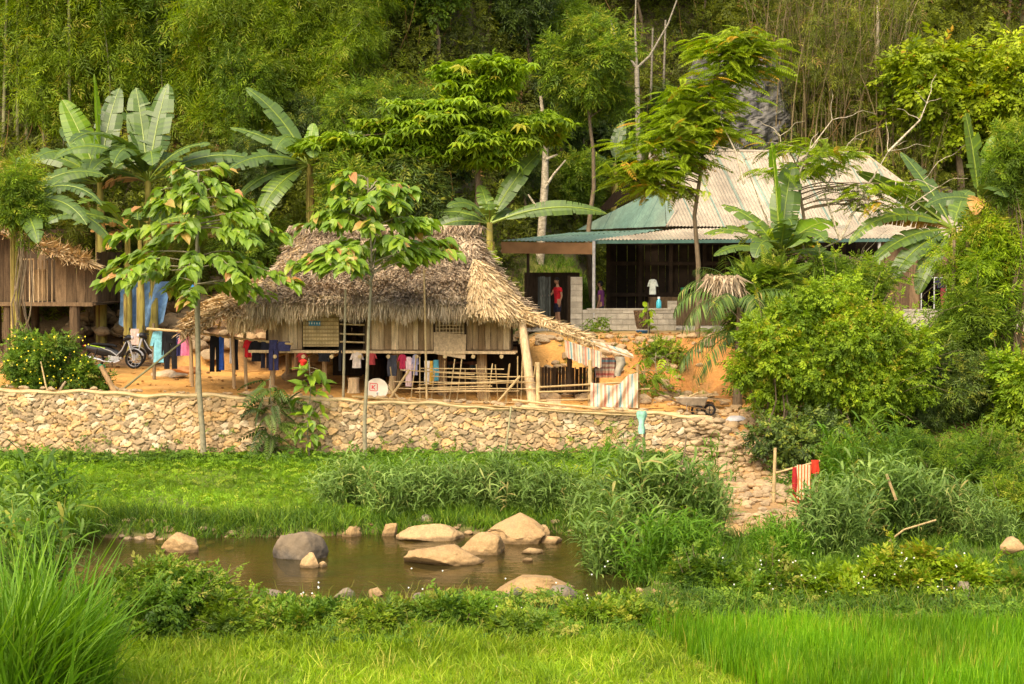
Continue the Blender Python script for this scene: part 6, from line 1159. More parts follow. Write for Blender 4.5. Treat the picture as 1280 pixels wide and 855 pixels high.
g = G(); p = rp(9000, 1.8, 9.2, 23.2, 27.6); k = p[:, 0] > 2.3 + (27.3 - p[:, 1]) * .38 + .12 * wob(p[:, 1], p[:, 0], 3); p = p[k]; p[:, :2] = np.round(p[:, :2] / .2) * .2 + rng.normal(size=(len(p), 2)) * .03; p[:, 2] = 0; scatter(g, TUFr, p, rng.uniform(.4, .68, len(p)), np.clip(.5 + .18 * wob(p[:, 0], p[:, 1], 1.1, 5) + rng.normal(size=len(p)) * .26, 0, .97), .07)
tag(mk('rice_plants', g, M_rice), 'dense upright young rice in the lower right', 'rice', kind='stuff')
g = G(); n = 6000; x = rng.uniform(2.5, 12.5, n); y = rng.uniform(28.5, 42, n); k = ~((x < 7) & (y > 36.5)); x, y = x[k], y[k]; scatter(g, TUF, np.stack([x, y, zg(x, y)], -1), rng.uniform(.2, .5, len(x)), rng.uniform(0, .8, len(x)), .35); n = 3500; x = rng.uniform(6.6, 16, n); y = rng.uniform(41, 56, n); p = np.stack([x, y, zg(x, y) + rng.uniform(0, .3, n)], -1); g.stamp(TSn, frames(nrm(rng.normal(size=(n, 3)) * [1, 1, .3]), nrm(np.array([0, -.4, 1]) + rng.normal(size=(n, 3)) * .3)), p, rng.uniform(.25, .5, n), rng.uniform(.0, .8, n)); p = rp(2400, -1.5, 5, 62.8, 69); p = p[p[:, 0] < 4.6 - (p[:, 1] - 62) * .24]; scatter(g, TUF, p, rng.uniform(.2, .45, len(p)), rng.uniform(0, .9, len(p)), .4)
tag(mk('rough_grass', g, M_weed), 'rough weedy grass covering the right bank and the slope behind the awning', 'grass', kind='stuff')

pshrub(118, 250, 350, 120, 58.8, 2600, TSn, .34, M_under, 'olive scrub behind the stems of the left banana plants', 70, nb=16, rr=.6)
pshrub(235, 270, 372, 90, 58.5, 2200, TSn, .34, M_under, 'brownish scrub behind the young tree and the blue tarp', 71, nb=14, rr=.6)
pshrub(320, 268, 345, 110, 57.5, 2200, TSn, .34, M_mid, 'green scrub behind the top of the straw side roof', 72, nb=14, rr=.6)
pshrub(20, 190, 290, 90, 59.5, 2000, TB, .45, M_under, 'dry olive scrub at the left edge at the feet of the grey culms', 73, nb=12, rr=.6)
pshrub(715, 205, 270, 110, 72, 2000, TSn, .4, M_mid, 'dull green scrub on the slope between white trunk and metal roof', 74, nb=12, rr=.7)
pshrub(28, 195, 300, 62, 48.6, 1800, TSn, .3, M_mid, 'green leafy branches reaching in at the left edge above the banana leaves', 75, nb=12, rr=.4)

g = G(); n = 15000; x = rng.uniform(-6.3, 9.2, n); y = rng.uniform(26.8, 29.6, n) + .2 * np.sin(x * .7); k = rng.random(n) < np.clip(.55 + .6 * wob(x, y, 1.5, 6), .1, 1); x, y = x[k], y[k]; n = len(x); w_ = wob(x, y, 1.2, 8); p = np.stack([x, y, zg(x, y) + rng.uniform(0, .18, n) * (1 + w_)], -1); a = np.clip(.45 + .25 * w_ + rng.normal(size=n) * .18, 0, .9); a = np.where((wob(x, y, 1.7, 12) > .45) & (rng.random(n) < .5), .99, a)
g.stamp(TS, frames(nrm(rng.normal(size=(n, 3)) * [1, 1, .5] + [0, -.4, 0]), nrm(np.array([0, -.5, .8]) + rng.normal(size=(n, 3)) * .4)), p, rng.uniform(.12, .26, n), a)
scatter(g, TUF, np.stack([x, y, zg(x, y)], -1)[::6], rng.uniform(.15, .45, len(x[::6])), rng.uniform(.2, 1, len(x[::6])), .4); k = 900; x = rng.uniform(-6, 9, k); y = rng.uniform(27.2, 29.6, k)
for i in range(260): q = np.array([x[i], y[i], float(zg(x[i], y[i]))]); limb(g, q, q + np.array([rng.normal() * .15, rng.normal() * .1, rng.uniform(.15, .5)]), .006, .003, .1, 3, .1, .99)
tag(mk('bank_creepers', g, M_weed), 'tangled leafy creepers with brown patches covering the near bank face', 'creepers', kind='stuff')
g = G(); n = 900; x = rng.uniform(-14, 6, n); y = rng.uniform(46.4, 58, n); p = np.stack([x, y, zg(x, y) + .02], -1); g.stamp(T1, frames(nrm(rng.normal(size=(n, 3)) * [1, 1, .2]), nrm(np.array([0, 0, 1]) + rng.normal(size=(n, 3)) * .3)), p, rng.uniform(.05, .16, n), rng.random(n))
for i in range(120): q = p[i] + [0, 0, .01]; a = rng.uniform(0, 3.14); L_ = rng.uniform(.2, .9); g.tube([q, q + np.array([math.cos(a) * L_, math.sin(a) * L_ * .4, .03])], .012, 4, rng.random())
for i in range(260): q = p[i + 150]; s_ = rng.uniform(.02, .07); rock(g, q, (s_, s_, s_ * .7), 2, 4, .03, a=rng.random() * .6, seed=i + 12000)
tag(mk('yard_litter', g, M_dead), 'dead leaves twigs and pebbles strewn over the orange yard', 'litter', kind='stuff')
g = G(); n = 260; x = rng.uniform(1.3, 6, n); y = rng.uniform(49.6, 54, n); p = np.stack([x, y, zg(x, y)], -1); scatter(g, TUF, p, rng.uniform(.12, .35, n), rng.uniform(0, .9, n), .4); tag(mk('bank_tufts', g, M_weed), 'sparse grass tufts on the orange earth bank', 'grass', kind='stuff')

g = G(); n = 420; x = rng.uniform(-14, 5, n); t = rng.random(n) ** 1.8; p = np.stack([x, 45.72 + .12 * t, .85 + t * (ztop(x) - .9)], -1); k = wob(x, t * 2, 1.1, 31) > .1; p = p[k]; n = len(p); g.stamp(TS, frames(nrm(rng.normal(size=(n, 3)) * [1, .3, .6] + [0, -.6, -.1]), nrm(np.array([0, -.7, .7]) + rng.normal(size=(n, 3)) * .3)), p, rng.uniform(.08, .24, n), rng.uniform(.1, .99, n)); scatter(g, TUF, p[::4] + [0, -.05, 0], rng.uniform(.1, .3, len(p[::4])), rng.uniform(.2, 1, len(p[::4])), .5); tag(mk('wall_weeds', g, M_weed), 'small weeds rooted in the joints of the stone wall', 'weeds', kind='stuff')

reeds(872, 915, 605, 39.0, 60, 'grass clump overhanging the left side of the sandy path', 80, mat=M_tall)
reeds(905, 965, 655, 36.8, 80, 'grass clump closing the lower end of the sandy path', 81, mat=M_tall)
# ------------------------------------------------------------------ laundry
def ftube(g, cs, hw, th=.03, n=16, fold=.026, ph=0, a=.5):
    cs = np.asarray(cs, float); m = len(cs); T = np.linspace(0, 2 * PI, n, endpoint=False); P = []
    for i in range(m):
        x = np.cos(T) * hw[i]; y = np.sin(T) * th + fold * np.sin(x * 55 + ph + i * .3) * (.3 + i / m); P.append(np.stack([cs[i][0] + x, cs[i][1] + y, cs[i][2] + 0 * x], -1))
    g.grid(P, a, True); g.add(P[0], np.arange(n)[None], a); g.add(P[-1], np.arange(n)[::-1][None], a)
CM = {}
def cmat(c):
    if c not in CM: CM[c] = flat('cloth_%d' % len(CM), c, rough=.95, scale=12, amt=.22, bump=.004)
    return CM[c]
def garment(kind, px, py, w, h, d, c, label, cat, mat=None):
    """px,py: middle of the top edge; w,h in photo pixels"""
    o = at(px, py, d); s = d / FPX; W = w * s; H = h * s; g = G(); z = np.linspace(0, -H, 9); ph = random.random() * 6; f = lambda k: [o + np.array([k * 0, 0, zz]) for zz in z]
    if kind == 'shirt':
        ftube(g, f(0), W * np.array([.20, .30, .32, .31, .30, .31, .32, .33, .34]), .035, ph=ph)
        for sg in (-1, 1): zz = np.linspace(-.04 * H, -.48 * H, 6); ftube(g, [o + np.array([sg * W * (.22 + .22 * t), .01, q]) for t, q in zip(np.linspace(0, 1, 6), zz)], W * np.array([.10, .12, .12, .12, .11, .11]), .025, 10, ph=ph)
    elif kind == 'trousers':
        ftube(g, [o + np.array([0, 0, q]) for q in np.linspace(0, -.32 * H, 4)], W * np.array([.38, .40, .42, .44]), .04, ph=ph)
        for sg in (-1, 1): ftube(g, [o + np.array([sg * W * (.22 + .03 * t), .01 * sg, q]) for t, q in zip(np.linspace(0, 1, 7), np.linspace(-.28 * H, -H, 7))], W * np.array([.22, .22, .21, .20, .19, .19, .20]), .04, 12, ph=ph)
    else:
        ftube(g, f(0), W * .5 * (1 + .08 * np.sin(np.arange(9) + ph)), .02, 20, .02, ph)
    return tag(mk({'shirt': 'shirt', 'trousers': 'trousers'}.get(kind, 'cloth'), g, mat or cmat(c), smooth=True, loc=o - np.array([0, 0, H])), label, cat)
def bstripe(c1, c2, nm, s=30, z=True):
    m, nt, b = nodes(nm); v = stretch(nt, 0 if z else 1, 0, 1 if z else 0); w = nt.nodes.new('ShaderNodeTexWave'); w.inputs['Scale'].default_value = s; w.bands_direction = 'Z' if z else 'X'; w.inputs['Distortion'].default_value = .6; nt.links.new(v, w.inputs['Vector']); c = ramp_node(nt, w.outputs['Fac'], [(0, c1), (.5, c1), (.55, c2), (1, c2)]); nt.links.new(mul(nt, c, noise(nt, 12), .85, 1.1), b.inputs['Base Color']); b.inputs['Roughness'].default_value = .9; return m
def laundry():
    dk = (.012, .012, .014); d1 = 49.2
    logpole('clothes_line_pole', at(184, 411, 49.8), at(236, 415, 49.2), .04, M_bamy, 'left bamboo pole of the clothes line, starting at the banana stems', 'pole'); logpole('clothes_line_pole', at(234, 414, 49.2), at(366, 430, 47.4), .04, M_bamy, 'right bamboo pole of the clothes line, running to the deck corner', 'pole', bend=.03)
    for px, d, lab in ((238, 49.2, 'post holding the middle of the clothes line beside the pink clothes'), (192, 49.8, 'crooked reddish post at the left end of the clothes line')): x = xz(px, d); logpole('line_post', (x, d + .05, float(zg(x, d)) - .1), at(px, 404, d + .05), .05, M_wood if px > 200 else M_bark, lab, 'post')
    D = lambda px: 49.8 if px < 225 else 49.2 - (px - 234) / 132 * 1.8
    g_ = garment
    for k, px, w, h, c, lab, cat in [('shirt', 198, 20, 40, (.16, .42, .50), 'light blue shirt at the left end of the clothes line', 'shirt'), ('shirt', 206, 13, 30, dk, 'black shirt squeezed between the light blue shirt and the long black trousers', 'shirt'), ('trousers', 213, 19, 47, dk, 'long black trousers beside the light blue shirt', 'trousers'), ('cloth', 223, 6, 30, (.02, .02, .07), 'narrow navy garment left of the pink ones', 'cloth'), ('shirt', 231, 17, 29, (.62, .16, .28), 'pink shirt on the clothes line beside the middle post', 'shirt'), ('trousers', 269, 16, 45, dk, 'black trousers on the clothes line left of the blue cloth', 'trousers'), ('cloth', 277, 6, 42, (.03, .10, .42), 'narrow royal blue cloth on the clothes line', 'cloth'), ('cloth', 291, 8, 32, (.70, .66, .62), 'white shirt folded narrow on the clothes line', 'shirt'), ('cloth', 294, 7, 40, dk, 'black garment half behind the narrow white shirt', 'cloth'), ('shirt', 310, 13, 22, (.55, .02, .03), 'bright red shirt on the clothes line', 'shirt'), ('shirt', 322, 24, 26, dk, 'black shirt right of the bright red shirt', 'shirt'), ('trousers', 332, 14, 33, (.02, .02, .03), 'black shorts and leggings beside the dark blue trousers', 'trousers')]:
        y = np.interp(px, [184, 236, 366], [411, 415, 430]); g_(k, px, y + 1, w, h, D(px) - .02, c, lab, cat)
    g_('trousers', 342, 425, 14, 38, 47.6, (.035, .035, .09), 'dark blue trousers hanging from the deck corner end of the line', 'trousers'); g_('cloth', 355, 427, 16, 12, 47.5, (.04, .04, .10), 'dark blue trouser leg folded over the pole end', 'cloth')
    du = 48.0
    for k, px, py, w, h, c, lab, cat in [('trousers', 427, 430, 9, 34, dk, 'black trousers hanging before the dark doorway posts', 'trousers'), ('shirt', 446, 440, 17, 20, (.50, .42, .36), 'pale pinkish shirt under the deck by the doorway', 'shirt'), ('shirt', 465, 441, 12, 15, (.35, .05, .05), 'small red and white shirt under the deck behind the thin tree trunk', 'shirt'), ('shirt', 377, 441, 14, 12, (.30, .03, .03), 'small red shirt under the left end of the deck', 'shirt'), ('cloth', 405, 440, 14, 12, dk, 'short black cloth under the woven door panel', 'cloth'), ('shirt', 503, 443, 12, 18, (.42, .03, .07), 'dark red patterned shirt under the deck beside the light post', 'shirt'), ('shirt', 511, 446, 13, 37, (.66, .48, .46), 'pale pink shirt hanging lowest beside the dark red one', 'shirt'), ('shirt', 519, 443, 9, 26, (.35, .33, .45), 'lilac shirt right of the pale pink one', 'shirt'), ('cloth', 534, 451, 7, 30, (.72, .66, .58), 'long white cloth under the deck', 'cloth'), ('cloth', 539, 451, 5, 30, (.60, .33, .05), 'orange yellow cloth right of the long white one', 'cloth'), ('cloth', 545, 450, 7, 26, (.08, .30, .36), 'turquoise cloth at the right end of the row under the deck', 'cloth'), ('cloth', 490, 444, 12, 26, (.05, .05, .06), 'dark grey cloth under the deck left of the dark red shirt', 'cloth')]: g_(k, px, py, w, h, du - .35, c, lab, cat)
    garment('shirt', 816, 349, 13, 19, 62.0, (.70, .75, .66), 'white shirt hanging in the dark room of the block house', 'shirt'); garment('cloth', 1183, 357, 14, 30, 62.6, (.62, .10, .14), 'pinkish red cloth seen in the right window of the block house', 'cloth'); garment('shirt', 1176, 348, 14, 12, 61.9, (.02, .02, .05), 'dark blue garment hanging on the bar of the right window', 'shirt')
    garment('cloth', 168, 411, 11, 20, 54, (.70, .52, .42), 'pale pink and white bundle hanging at the banana stems behind the motorcycles', 'cloth')
    # rack on the path
    d = 40.6; z0 = lambda px: float(zg(xz(px, d), d)); logpole('rack_post', (xz(968, d), d, z0(968) - .2), at(969, 560, d), .045, M_bamy, 'tall tan post at the left end of the drying rack', 'post'); logpole('rack_post', (xz(1020, d), d + .1, z0(1020) - .2), at(1020, 590, d + .1), .04, M_bamy, 'short post at the right end of the drying rack', 'post'); logpole('rack_post', (xz(1024, d), d + .5, z0(1024) - .2), at(1025, 600, d + .5), .03, M_bamy, 'thin post just behind the right end of the drying rack', 'post')
    logpole('rack_rail', at(970, 591, d - .05), at(1025, 576, d - .05), .025, M_bamy, 'slanting rail of the drying rack by the sandy path', 'pole')
    garment('cloth', 995, 584, 9, 48, d - .1, (.30, .02, .02), 'dark red cloth on the left of the drying rack', 'cloth'); garment('cloth', 1005, 581, 17, 44, d - .15, (.5, .3, .2), 'cream and orange striped towel on the drying rack', 'towel', bstripe((.62, .48, .30), (.55, .13, .04), 'striped_towel', 4.5, False)); garment('cloth', 1019, 575, 10, 17, d - .1, (.55, .04, .02), 'small bright red cloth over the right end of the drying rack', 'cloth')
laundry()
# ------------------------------------------------------------------ motorcycles
def moto(loc, rz, label):
    E = empty('motorcycle', (0, 0, 0), label, 'motorcycle'); R = .285
    def ring(c, r0, r1, n=28): 
        g = G(); th = np.linspace(0, 2 * PI, n + 1)[:-1]; P = []
        for a in th: P.append([np.array(c) + np.array([math.cos(a) * (r0 + r1 * math.cos(b)), r1 * 1.1 * math.sin(b), math.sin(a) * (r0 + r1 * math.cos(b))]) for b in np.linspace(0, 2 * PI, 9)[:-1]])
        P.append(P[0]); g.grid(P, .5, True); return g
    for x in (-.62, .62):
        c = (x, 0, R); w = mk('wheel', ring(c, R - .06, .012), M_chrome, E, True); mk('tyre', ring(c, R - .03, .038), M_rubber, w, True); g = G()
        for k in range(9): a = k * 2 * PI / 9; g.tube([np.array(c), np.array(c) + np.array([math.cos(a), 0, math.sin(a)]) * (R - .06)], .007, 5)
        g.tube([np.array(c) + [0, -.05, 0], np.array(c) + [0, .05, 0]], .055, 12); mk('spokes', g, M_silver, w)
    g = G()
    for s in (-.07, .07): g.tube([(.62, s, R), (.52, s, .62), (.46, s, .84)], [.022, .024, .03], 8)
    mk('fork', g, M_silver, E, True)
    def fender(x, a0, a1, rr, w): g = G(); th = np.radians(np.linspace(a0, a1, 12)); g.grid([[np.array([x + math.cos(a) * (rr - .02 * (b / w) ** 2), b, R + math.sin(a) * (rr - .02 * (b / w) ** 2)]) for b in np.linspace(-w, w, 5)] for a in th] + [[np.array([x + math.cos(a) * (rr - .015 - .02 * (b / w) ** 2), b, R + math.sin(a) * (rr - .015)]) for b in np.linspace(-w, w, 5)] for a in th[::-1]]); return g
    mk('front_fender', fender(.62, 20, 160, R + .045, .07), M_silver, E, True); mk('rear_fender', fender(-.62, 30, 165, R + .06, .08), M_black, E, True)
    def hull(prof, mat, name, par=E):  # prof: list of (x, zlow, zhigh, halfwidth)
        g = G(); P = []
        for x, z0, z1, hw in prof: P.append([np.array([x, hw * math.cos(t) * (1 - .25 * (math.sin(t) > .5)), (z0 + z1) / 2 + (z1 - z0) / 2 * math.sin(t)]) for t in np.linspace(0, 2 * PI, 15)[:-1]])
        g.grid(P, .5, True); g.add(P[0], np.arange(14)[None]); g.add(P[-1], np.arange(14)[::-1][None]); return mk(name, g, mat, par, True)
    hull([(-.92, .66, .70, .03), (-.85, .52, .73, .09), (-.55, .40, .73, .12), (-.2, .36, .69, .12), (0, .28, .60, .11), (.16, .26, .50, .10)], M_black, 'body')
    hull([(-.80, .70, .735, .07), (-.6, .69, .78, .12), (-.3, .68, .76, .13), (-.05, .66, .74, .11), (.06, .62, .70, .06)], M_rubber, 'seat'); hull([(-.98, .66, .70, .05), (-.93, .64, .73, .08), (-.9, .66, .72, .05)], flat('tail_red', (.4, .02, .02), rough=.3), 'tail_light')
    hull([(.0, .34, .42, .05), (.14, .30, .48, .10), (.26, .32, .62, .10), (.34, .46, .82, .10), (.40, .62, .92, .09), (.44, .78, .98, .06)], M_black, 'leg_shield'); hull([(.30, .80, .92, .06), (.40, .84, 1.02, .12), (.48, .86, 1.03, .11), (.56, .88, .98, .06)], M_black, 'handlebar_cover')
    g = G()
    for sg in (-1, 1): g.beam((-.72, sg * .115, .70), (-.25, sg * .125, .62), .012, .03)
    mk('side_stripe', g, M_lime, E); g = G(); [g.tube([(-.4, sg * .125, .64), (-.05, sg * .13, .52), (.12, sg * .135, .40), (.28, sg * .13, .56), (.40, sg * .11, .80)], [.012, .016, .022, .018, .014], 8) for sg in (-1, 1)]; mk('side_panel', g, M_silver, E, True); g = G(); g.lathe((.57, 0, .93), [(.0, .04), (.04, .035), (.065, 0), (.065, -.05), (0, -.05)], 14, R=np.array([[0, 0, 1], [0, 1, 0], [-1, 0, 0.]])); mk('headlight', g, flat('lens', (.7, .7, .68), rough=.15), E, True)
    for sg in (-1, 1):
        g = G(); g.tube([(.42, sg * .05, .97), (.36, sg * .26, 1.0), (.30, sg * .34, .97)], [.016, .016, .02], 8); mk('handlebar', g, M_rubber, E, True); g = G(); g.tube([(.36, sg * .22, 1.0), (.39, sg * .27, 1.14)], .007, 6); g.lathe((.39, sg * .28, 1.18), [(0, -.01), (.05, -.005), (.055, .01), (0, .015)], 12, R=np.array([[0, 0, -1], [0, 1, 0], [1, 0, 0.]])); mk('mirror', g, M_black, E, True)
    g = G(); g.box((.0, 0, .30), (.34, .2, .2)); g.tube([(.08, 0, .30), (.24, 0, .33)], [.09, .075], 12); g.tube([(-.06, -.12, .28), (-.06, .12, .28)], .085, 14); mk('engine', g, M_silver, E); g = G(); g.tube([(.2, -.1, .24), (.05, -.13, .18), (-.3, -.15, .22), (-.42, -.16, .27), (-.85, -.17, .36)], [.02, .02, .025, .045, .045], 9); mk('exhaust', g, M_chrome, E, True)
    g = G(); g.tube([(-.1, .05, .2), (-.16, .22, .01)], .012, 6); g.tube([(.0, -.26, .2), (0, .26, .2)], .012, 6); mk('stand', g, M_black, E); g = G(); g.tube([(-.62, .06, R), (-.1, .08, .30)], .03, 8); g.tube([(-.62, -.1, R), (-.50, -.12, .60)], .022, 8); mk('swingarm', g, M_black, E)
    E.location = loc; E.rotation_euler = (0, 0, rz); E.scale = (1, 1, 1); return E
x = xz(143, 52.3); moto((x, 52.3, float(zg(x, 52.3))), math.radians(-8), 'black and silver motorcycle with a lime stripe parked facing right beside the flowered bush')
x = xz(196, 53.2); moto((x, 53.2, float(zg(x, 53.2))), math.radians(200), 'second motorcycle parked facing left behind the crooked line post, partly behind the clothes')
# ------------------------------------------------------------------ dish, wheelbarrow, basket and small things
def dish():
    c = at(471, 487, 46.75); E = empty('satellite_dish', c - np.array([0, 0, .3]), 'round cream satellite dish with a red K mark standing on the wall top', 'satellite dish'); R = np.array(Matrix.Rotation(math.radians(68), 3, 'X') @ Matrix.Rotation(math.radians(8), 3, 'Y')); prof = [(.0, .0), (.1, .006), (.2, .026), (.29, .055), (.305, .062), (.305, .05), (.2, .012), (.1, -.008), (0, -.014)]; g = G(); g.lathe(c, prof, 32, R=R); mk('reflector', g, flat('dish_cream', (.56, .48, .36), rough=.5, amt=.12), E, True)
    L = lambda x, y, z=.0: c + R @ np.array([x, y, z + .62 * (x * x + y * y) + .006]); g = G()
    def stroke(p, q, w=.02): p = np.array(p); q = np.array(q); e = nrm(q - p); n = np.array([-e[1], e[0]]) * w / 2; g.poly([L(*(p - n)), L(*(q - n)), L(*(q + n)), L(*(p + n))], .5)
    s = .10; X0, Y0 = -.09, .06
    for a, b in (((-s, -s), (s, -s)), ((s, -s), (s, s)), ((s, s), (-s, s)), ((-s, s), (-s, -s))): stroke((X0 + a[0], Y0 + a[1]), (X0 + b[0], Y0 + b[1]), .018)
    stroke((X0 - .04, Y0 - .06), (X0 - .04, Y0 + .06), .026); stroke((X0 - .03, Y0), (X0 + .045, Y0 + .06), .024); stroke((X0 - .03, Y0), (X0 + .045, Y0 - .06), .024); mk('dish_mark', g, flat('mark_red', (.55, .03, .04), rough=.5), E)
    g = G(); g.tube([c + R @ np.array([0, -.30, .05]), c + R @ np.array([0, -.22, .32])], .01, 6); g.tube([c + R @ np.array([0, -.22, .28]), c + R @ np.array([0, -.17, .34])], .03, 10); mk('feed_arm', g, M_silver, E); g = G(); g.tube([c + np.array([.02, .12, -.05]), c + np.array([.02, .14, -.32])], .02, 8); mk('stand', g, M_chrome, E)
dish()
def barrow():
    d = 47.6; o = at(868, 520, d); E = empty('wheelbarrow', o, 'rusty grey wheelbarrow standing on the rubble at the wall end', 'wheelbarrow'); k = lambda x, y, z: o + np.array([x, y, z]); g = G()
    P = [[k(x * s + dx, y * s, z) for x, y in ((-.55, -.25), (.35, -.22), (.35, .22), (-.55, .25))] for s, z, dx in ((.62, .30, .05), (.85, .42, 0), (1.0, .50, 0), (1.02, .51, 0), (.97, .49, 0), (.60, .32, .05))]; g.grid(P, .5, True); g.add(P[0], [[0, 1, 2, 3]]); g.add(P[-1], [[3, 2, 1, 0]]); mk('tray', g, flat('rusty_metal', (.30, .25, .18), amt=.4, rough=.8), E)
    for y in (-.2, .2): g = G(); g.tube([k(-1.0, y * 1.2, .62), k(-.4, y, .34), k(.35, y * .6, .18)], .018, 7); mk('handle', g, M_dwood2, E)
    for x, dy in ((.06, -.1), (.42, 0)):
        g = G(); th = np.linspace(0, 2 * PI, 22)[:-1]; Q = [[k(x, dy, .17) + np.array([math.cos(a) * (.14 + .035 * math.cos(b)), .035 * math.sin(b), math.sin(a) * (.14 + .035 * math.cos(b))]) for b in np.linspace(0, 2 * PI, 8)[:-1]] for a in th]; Q.append(Q[0]); g.grid(Q, .5, True); g.tube([k(x, dy - .06, .17), k(x, dy + .06, .17)], .03, 8); g.beam(k(x - .13, dy, .17), k(x + .13, dy, .17), .02); g.beam(k(x, dy, .04), k(x, dy, .30), .02); mk('wheel', g, M_rubber, E, True)
    g = G(); g.tube([k(-.25, -.2, .36), k(-.2, -.2, .02), k(-.1, .2, .02), k(-.15, .2, .36)], .015, 6); mk('leg', g, M_chrome, E)
    g = G(); g.box(at(888, 498, 48.6), (1.1, .4, .05), np.array(Matrix.Rotation(.12, 3, 'Y')), .4); g.box(at(880, 496, 48.5) + np.array([0, 0, .04]), (.8, .3, .04), np.array(Matrix.Rotation(-.06, 3, 'Y')), .6); tag(mk('old_board', g, M_wood, loc=at(888, 505, 48.6)), 'grey broken boards lying behind the wheelbarrow', 'board')
    logpole('bamboo_pole', at(843, 505, 47.9), at(872, 491, 48.3), .03, M_bamy, 'short pale pole resting on the wheelbarrow tray', 'pole')
barrow()
def woven(name, c, prof, mat, label, cat):
    g = G(); th = np.arange(28) * 2 * PI / 28; P = []
    for i, (r, z) in enumerate(prof): P.append([np.asarray(c) + np.array([(r + .008 * (-1) ** (k + i)) * math.cos(t), (r + .008 * (-1) ** (k + i)) * math.sin(t), z]) for k, t in enumerate(th)])
    g.grid(P, rng.random((len(prof) - 1) * 28), True); g.add(P[0], np.arange(28)[None], .2); return tag(mk(name, g, mat, loc=c), label, cat)
d = 58.6; c = at(803, 411, d); z = np.linspace(0, .62, 13); woven('basket', c, [(.17 + .13 * (q / .62) ** .7, q) for q in z] + [(.27, .58)], M_dwood2, 'brown woven back basket hanging on the post before the block wall', 'basket')
x = xz(811, 58.8); logpole('basket_post', (x, 58.8, float(zg(x, 58.8)) - .05), at(811, 388, 58.8), .05, M_bark, 'short forked post carrying the woven basket', 'post')
g = G(); c = at(803, 418, 58.2); g.lathe(c, [(0, 0), (.16, 0), (.22, .12), (.24, .13), (.20, .12), (.14, .02), (0, .02)], 24); tag(mk('bowl', g, flat('blue_plastic', (.02, .16, .42), rough=.35), smooth=True, loc=c), 'blue plastic bowl on the ground below the woven basket', 'bowl')
c = at(823.5, 387, 60); c[2] = at(0, 387, 60)[2] + .045; E = empty('bottle', c, 'turquoise plastic bottle with a white cap standing on the block wall', 'bottle'); g = G(); g.lathe(c, [(0, 0), (.085, 0), (.09, .03), (.09, .22), (.07, .27), (.04, .30), (.04, .33), (0, .33)], 20); mk('body', g, flat('turquoise_plastic', (.05, .45, .55), rough=.3, spec=.5), E, True); g = G(); g.lathe(c, [(0, .33), (.045, .33), (.045, .40), (0, .40)], 16); mk('cap', g, flat('white_plastic', (.75, .75, .72), rough=.4), E)
c = at(855, 367, 62.5); g = G(); g.lathe(c, [(0, 0), (.10, 0), (.13, .2), (.12, .22), (0, .22)], 18); tag(mk('pot', g, flat('green_plastic', (.03, .22, .10), rough=.4), smooth=True, loc=c), 'small green pot on the counter in the dark room', 'pot')
for (px, py, d, w, h, lab, m) in [(205, 462, 50.6, .38, .13, 'pale sack lying under the light blue shirt', (.55, .42, .26)), (222, 462, 50.4, .3, .1, 'second pale sack lying under the black trousers', (.50, .38, .24)), (232, 450, 51.5, .45, .14, 'orange brown sack behind the pink shirt', (.40, .18, .07)), (126, 449, 51.8, .13, .14, 'green plastic bag lying beside the motorcycle engine', (.03, .35, .20)), (920, 517, 47.6, .3, .12, 'heap of grey white litter on the rubble right of the wheelbarrow', (.45, .43, .42)), (400, 470, 49.5, .35, .12, 'dark bundle of rags on the ground under the left end of the deck', (.10, .06, .04)), (370, 465, 50.5, .4, .2, 'brown earth coloured boulder under the left end of the deck', (.30, .19, .09))]:
    g = G(); c = at(px, py, d); c[2] = float(zg(c[0], d)) + h * .6; rock(g, c, (w, w * .6, h), 4, 5, .07, seed=px); tag(mk('bag' if 'bag' in lab else 'boulder' if 'boulder' in lab else 'sack' if 'sack' in lab else 'bundle', g, flat('lump_%d' % px, m, amt=.3, rough=.8), smooth=True, loc=c), lab, lab.split()[1] if False else ('bag' if 'bag' in lab else 'rock' if 'boulder' in lab else 'sack' if 'sack' in lab else 'bundle'))
c = at(442, 498, 47.9); c[2] = float(zg(c[0], 47.9)); g = G(); g.lathe(c, [(0, 0), (.19, 0), (.16, .1), (.15, .3), (.17, .42), (0, .42)], 14, .8); tag(mk('stump', g, M_wood, loc=c), 'thick wooden stump used as a seat under the deck', 'stump')
c = at(692, 507, 46.8); g = G(); c[2] = float(zg(c[0], 46.8)); g.box(c + [0, 0, .12], (.38, .3, .22), a=.8); g.box(c + [0, 0, .24], (.40, .32, .02), a=.6); tag(mk('wooden_box', g, M_wood, loc=c), 'small wooden box inside the pen at its lowest rail', 'box')
for i, (px, d, h) in enumerate([(575, 49.6, .75), (510, 50.8, .85), (470, 51, .7)]):   # dark filler barrels added to darken the undercroft
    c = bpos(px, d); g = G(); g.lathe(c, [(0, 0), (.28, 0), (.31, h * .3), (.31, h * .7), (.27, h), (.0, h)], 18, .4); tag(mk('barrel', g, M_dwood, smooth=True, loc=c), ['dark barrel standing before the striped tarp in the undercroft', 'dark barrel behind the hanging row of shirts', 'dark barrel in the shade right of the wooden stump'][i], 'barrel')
for i, (px, d) in enumerate([(705, 49.2), (680, 49.0), (735, 49.4)]):  # dark board screens added to deepen the pen's shade
    E = empty('wattle_screen', bpos(px, d), ['dark wattle screen at the back of the pen behind the dark upright post', 'dark wattle screen at the back left of the pen beside the leaning post', 'dark wattle screen at the back right of the pen behind the striped sheet'][i], 'screen'); g = G(); b = bpos(px, d); planks(g, (b[0] - .35, d, b[2] - .1), (b[0] + .35, d, b[2] - .1), .95, .09); mk('boards', g, M_dwood, E)
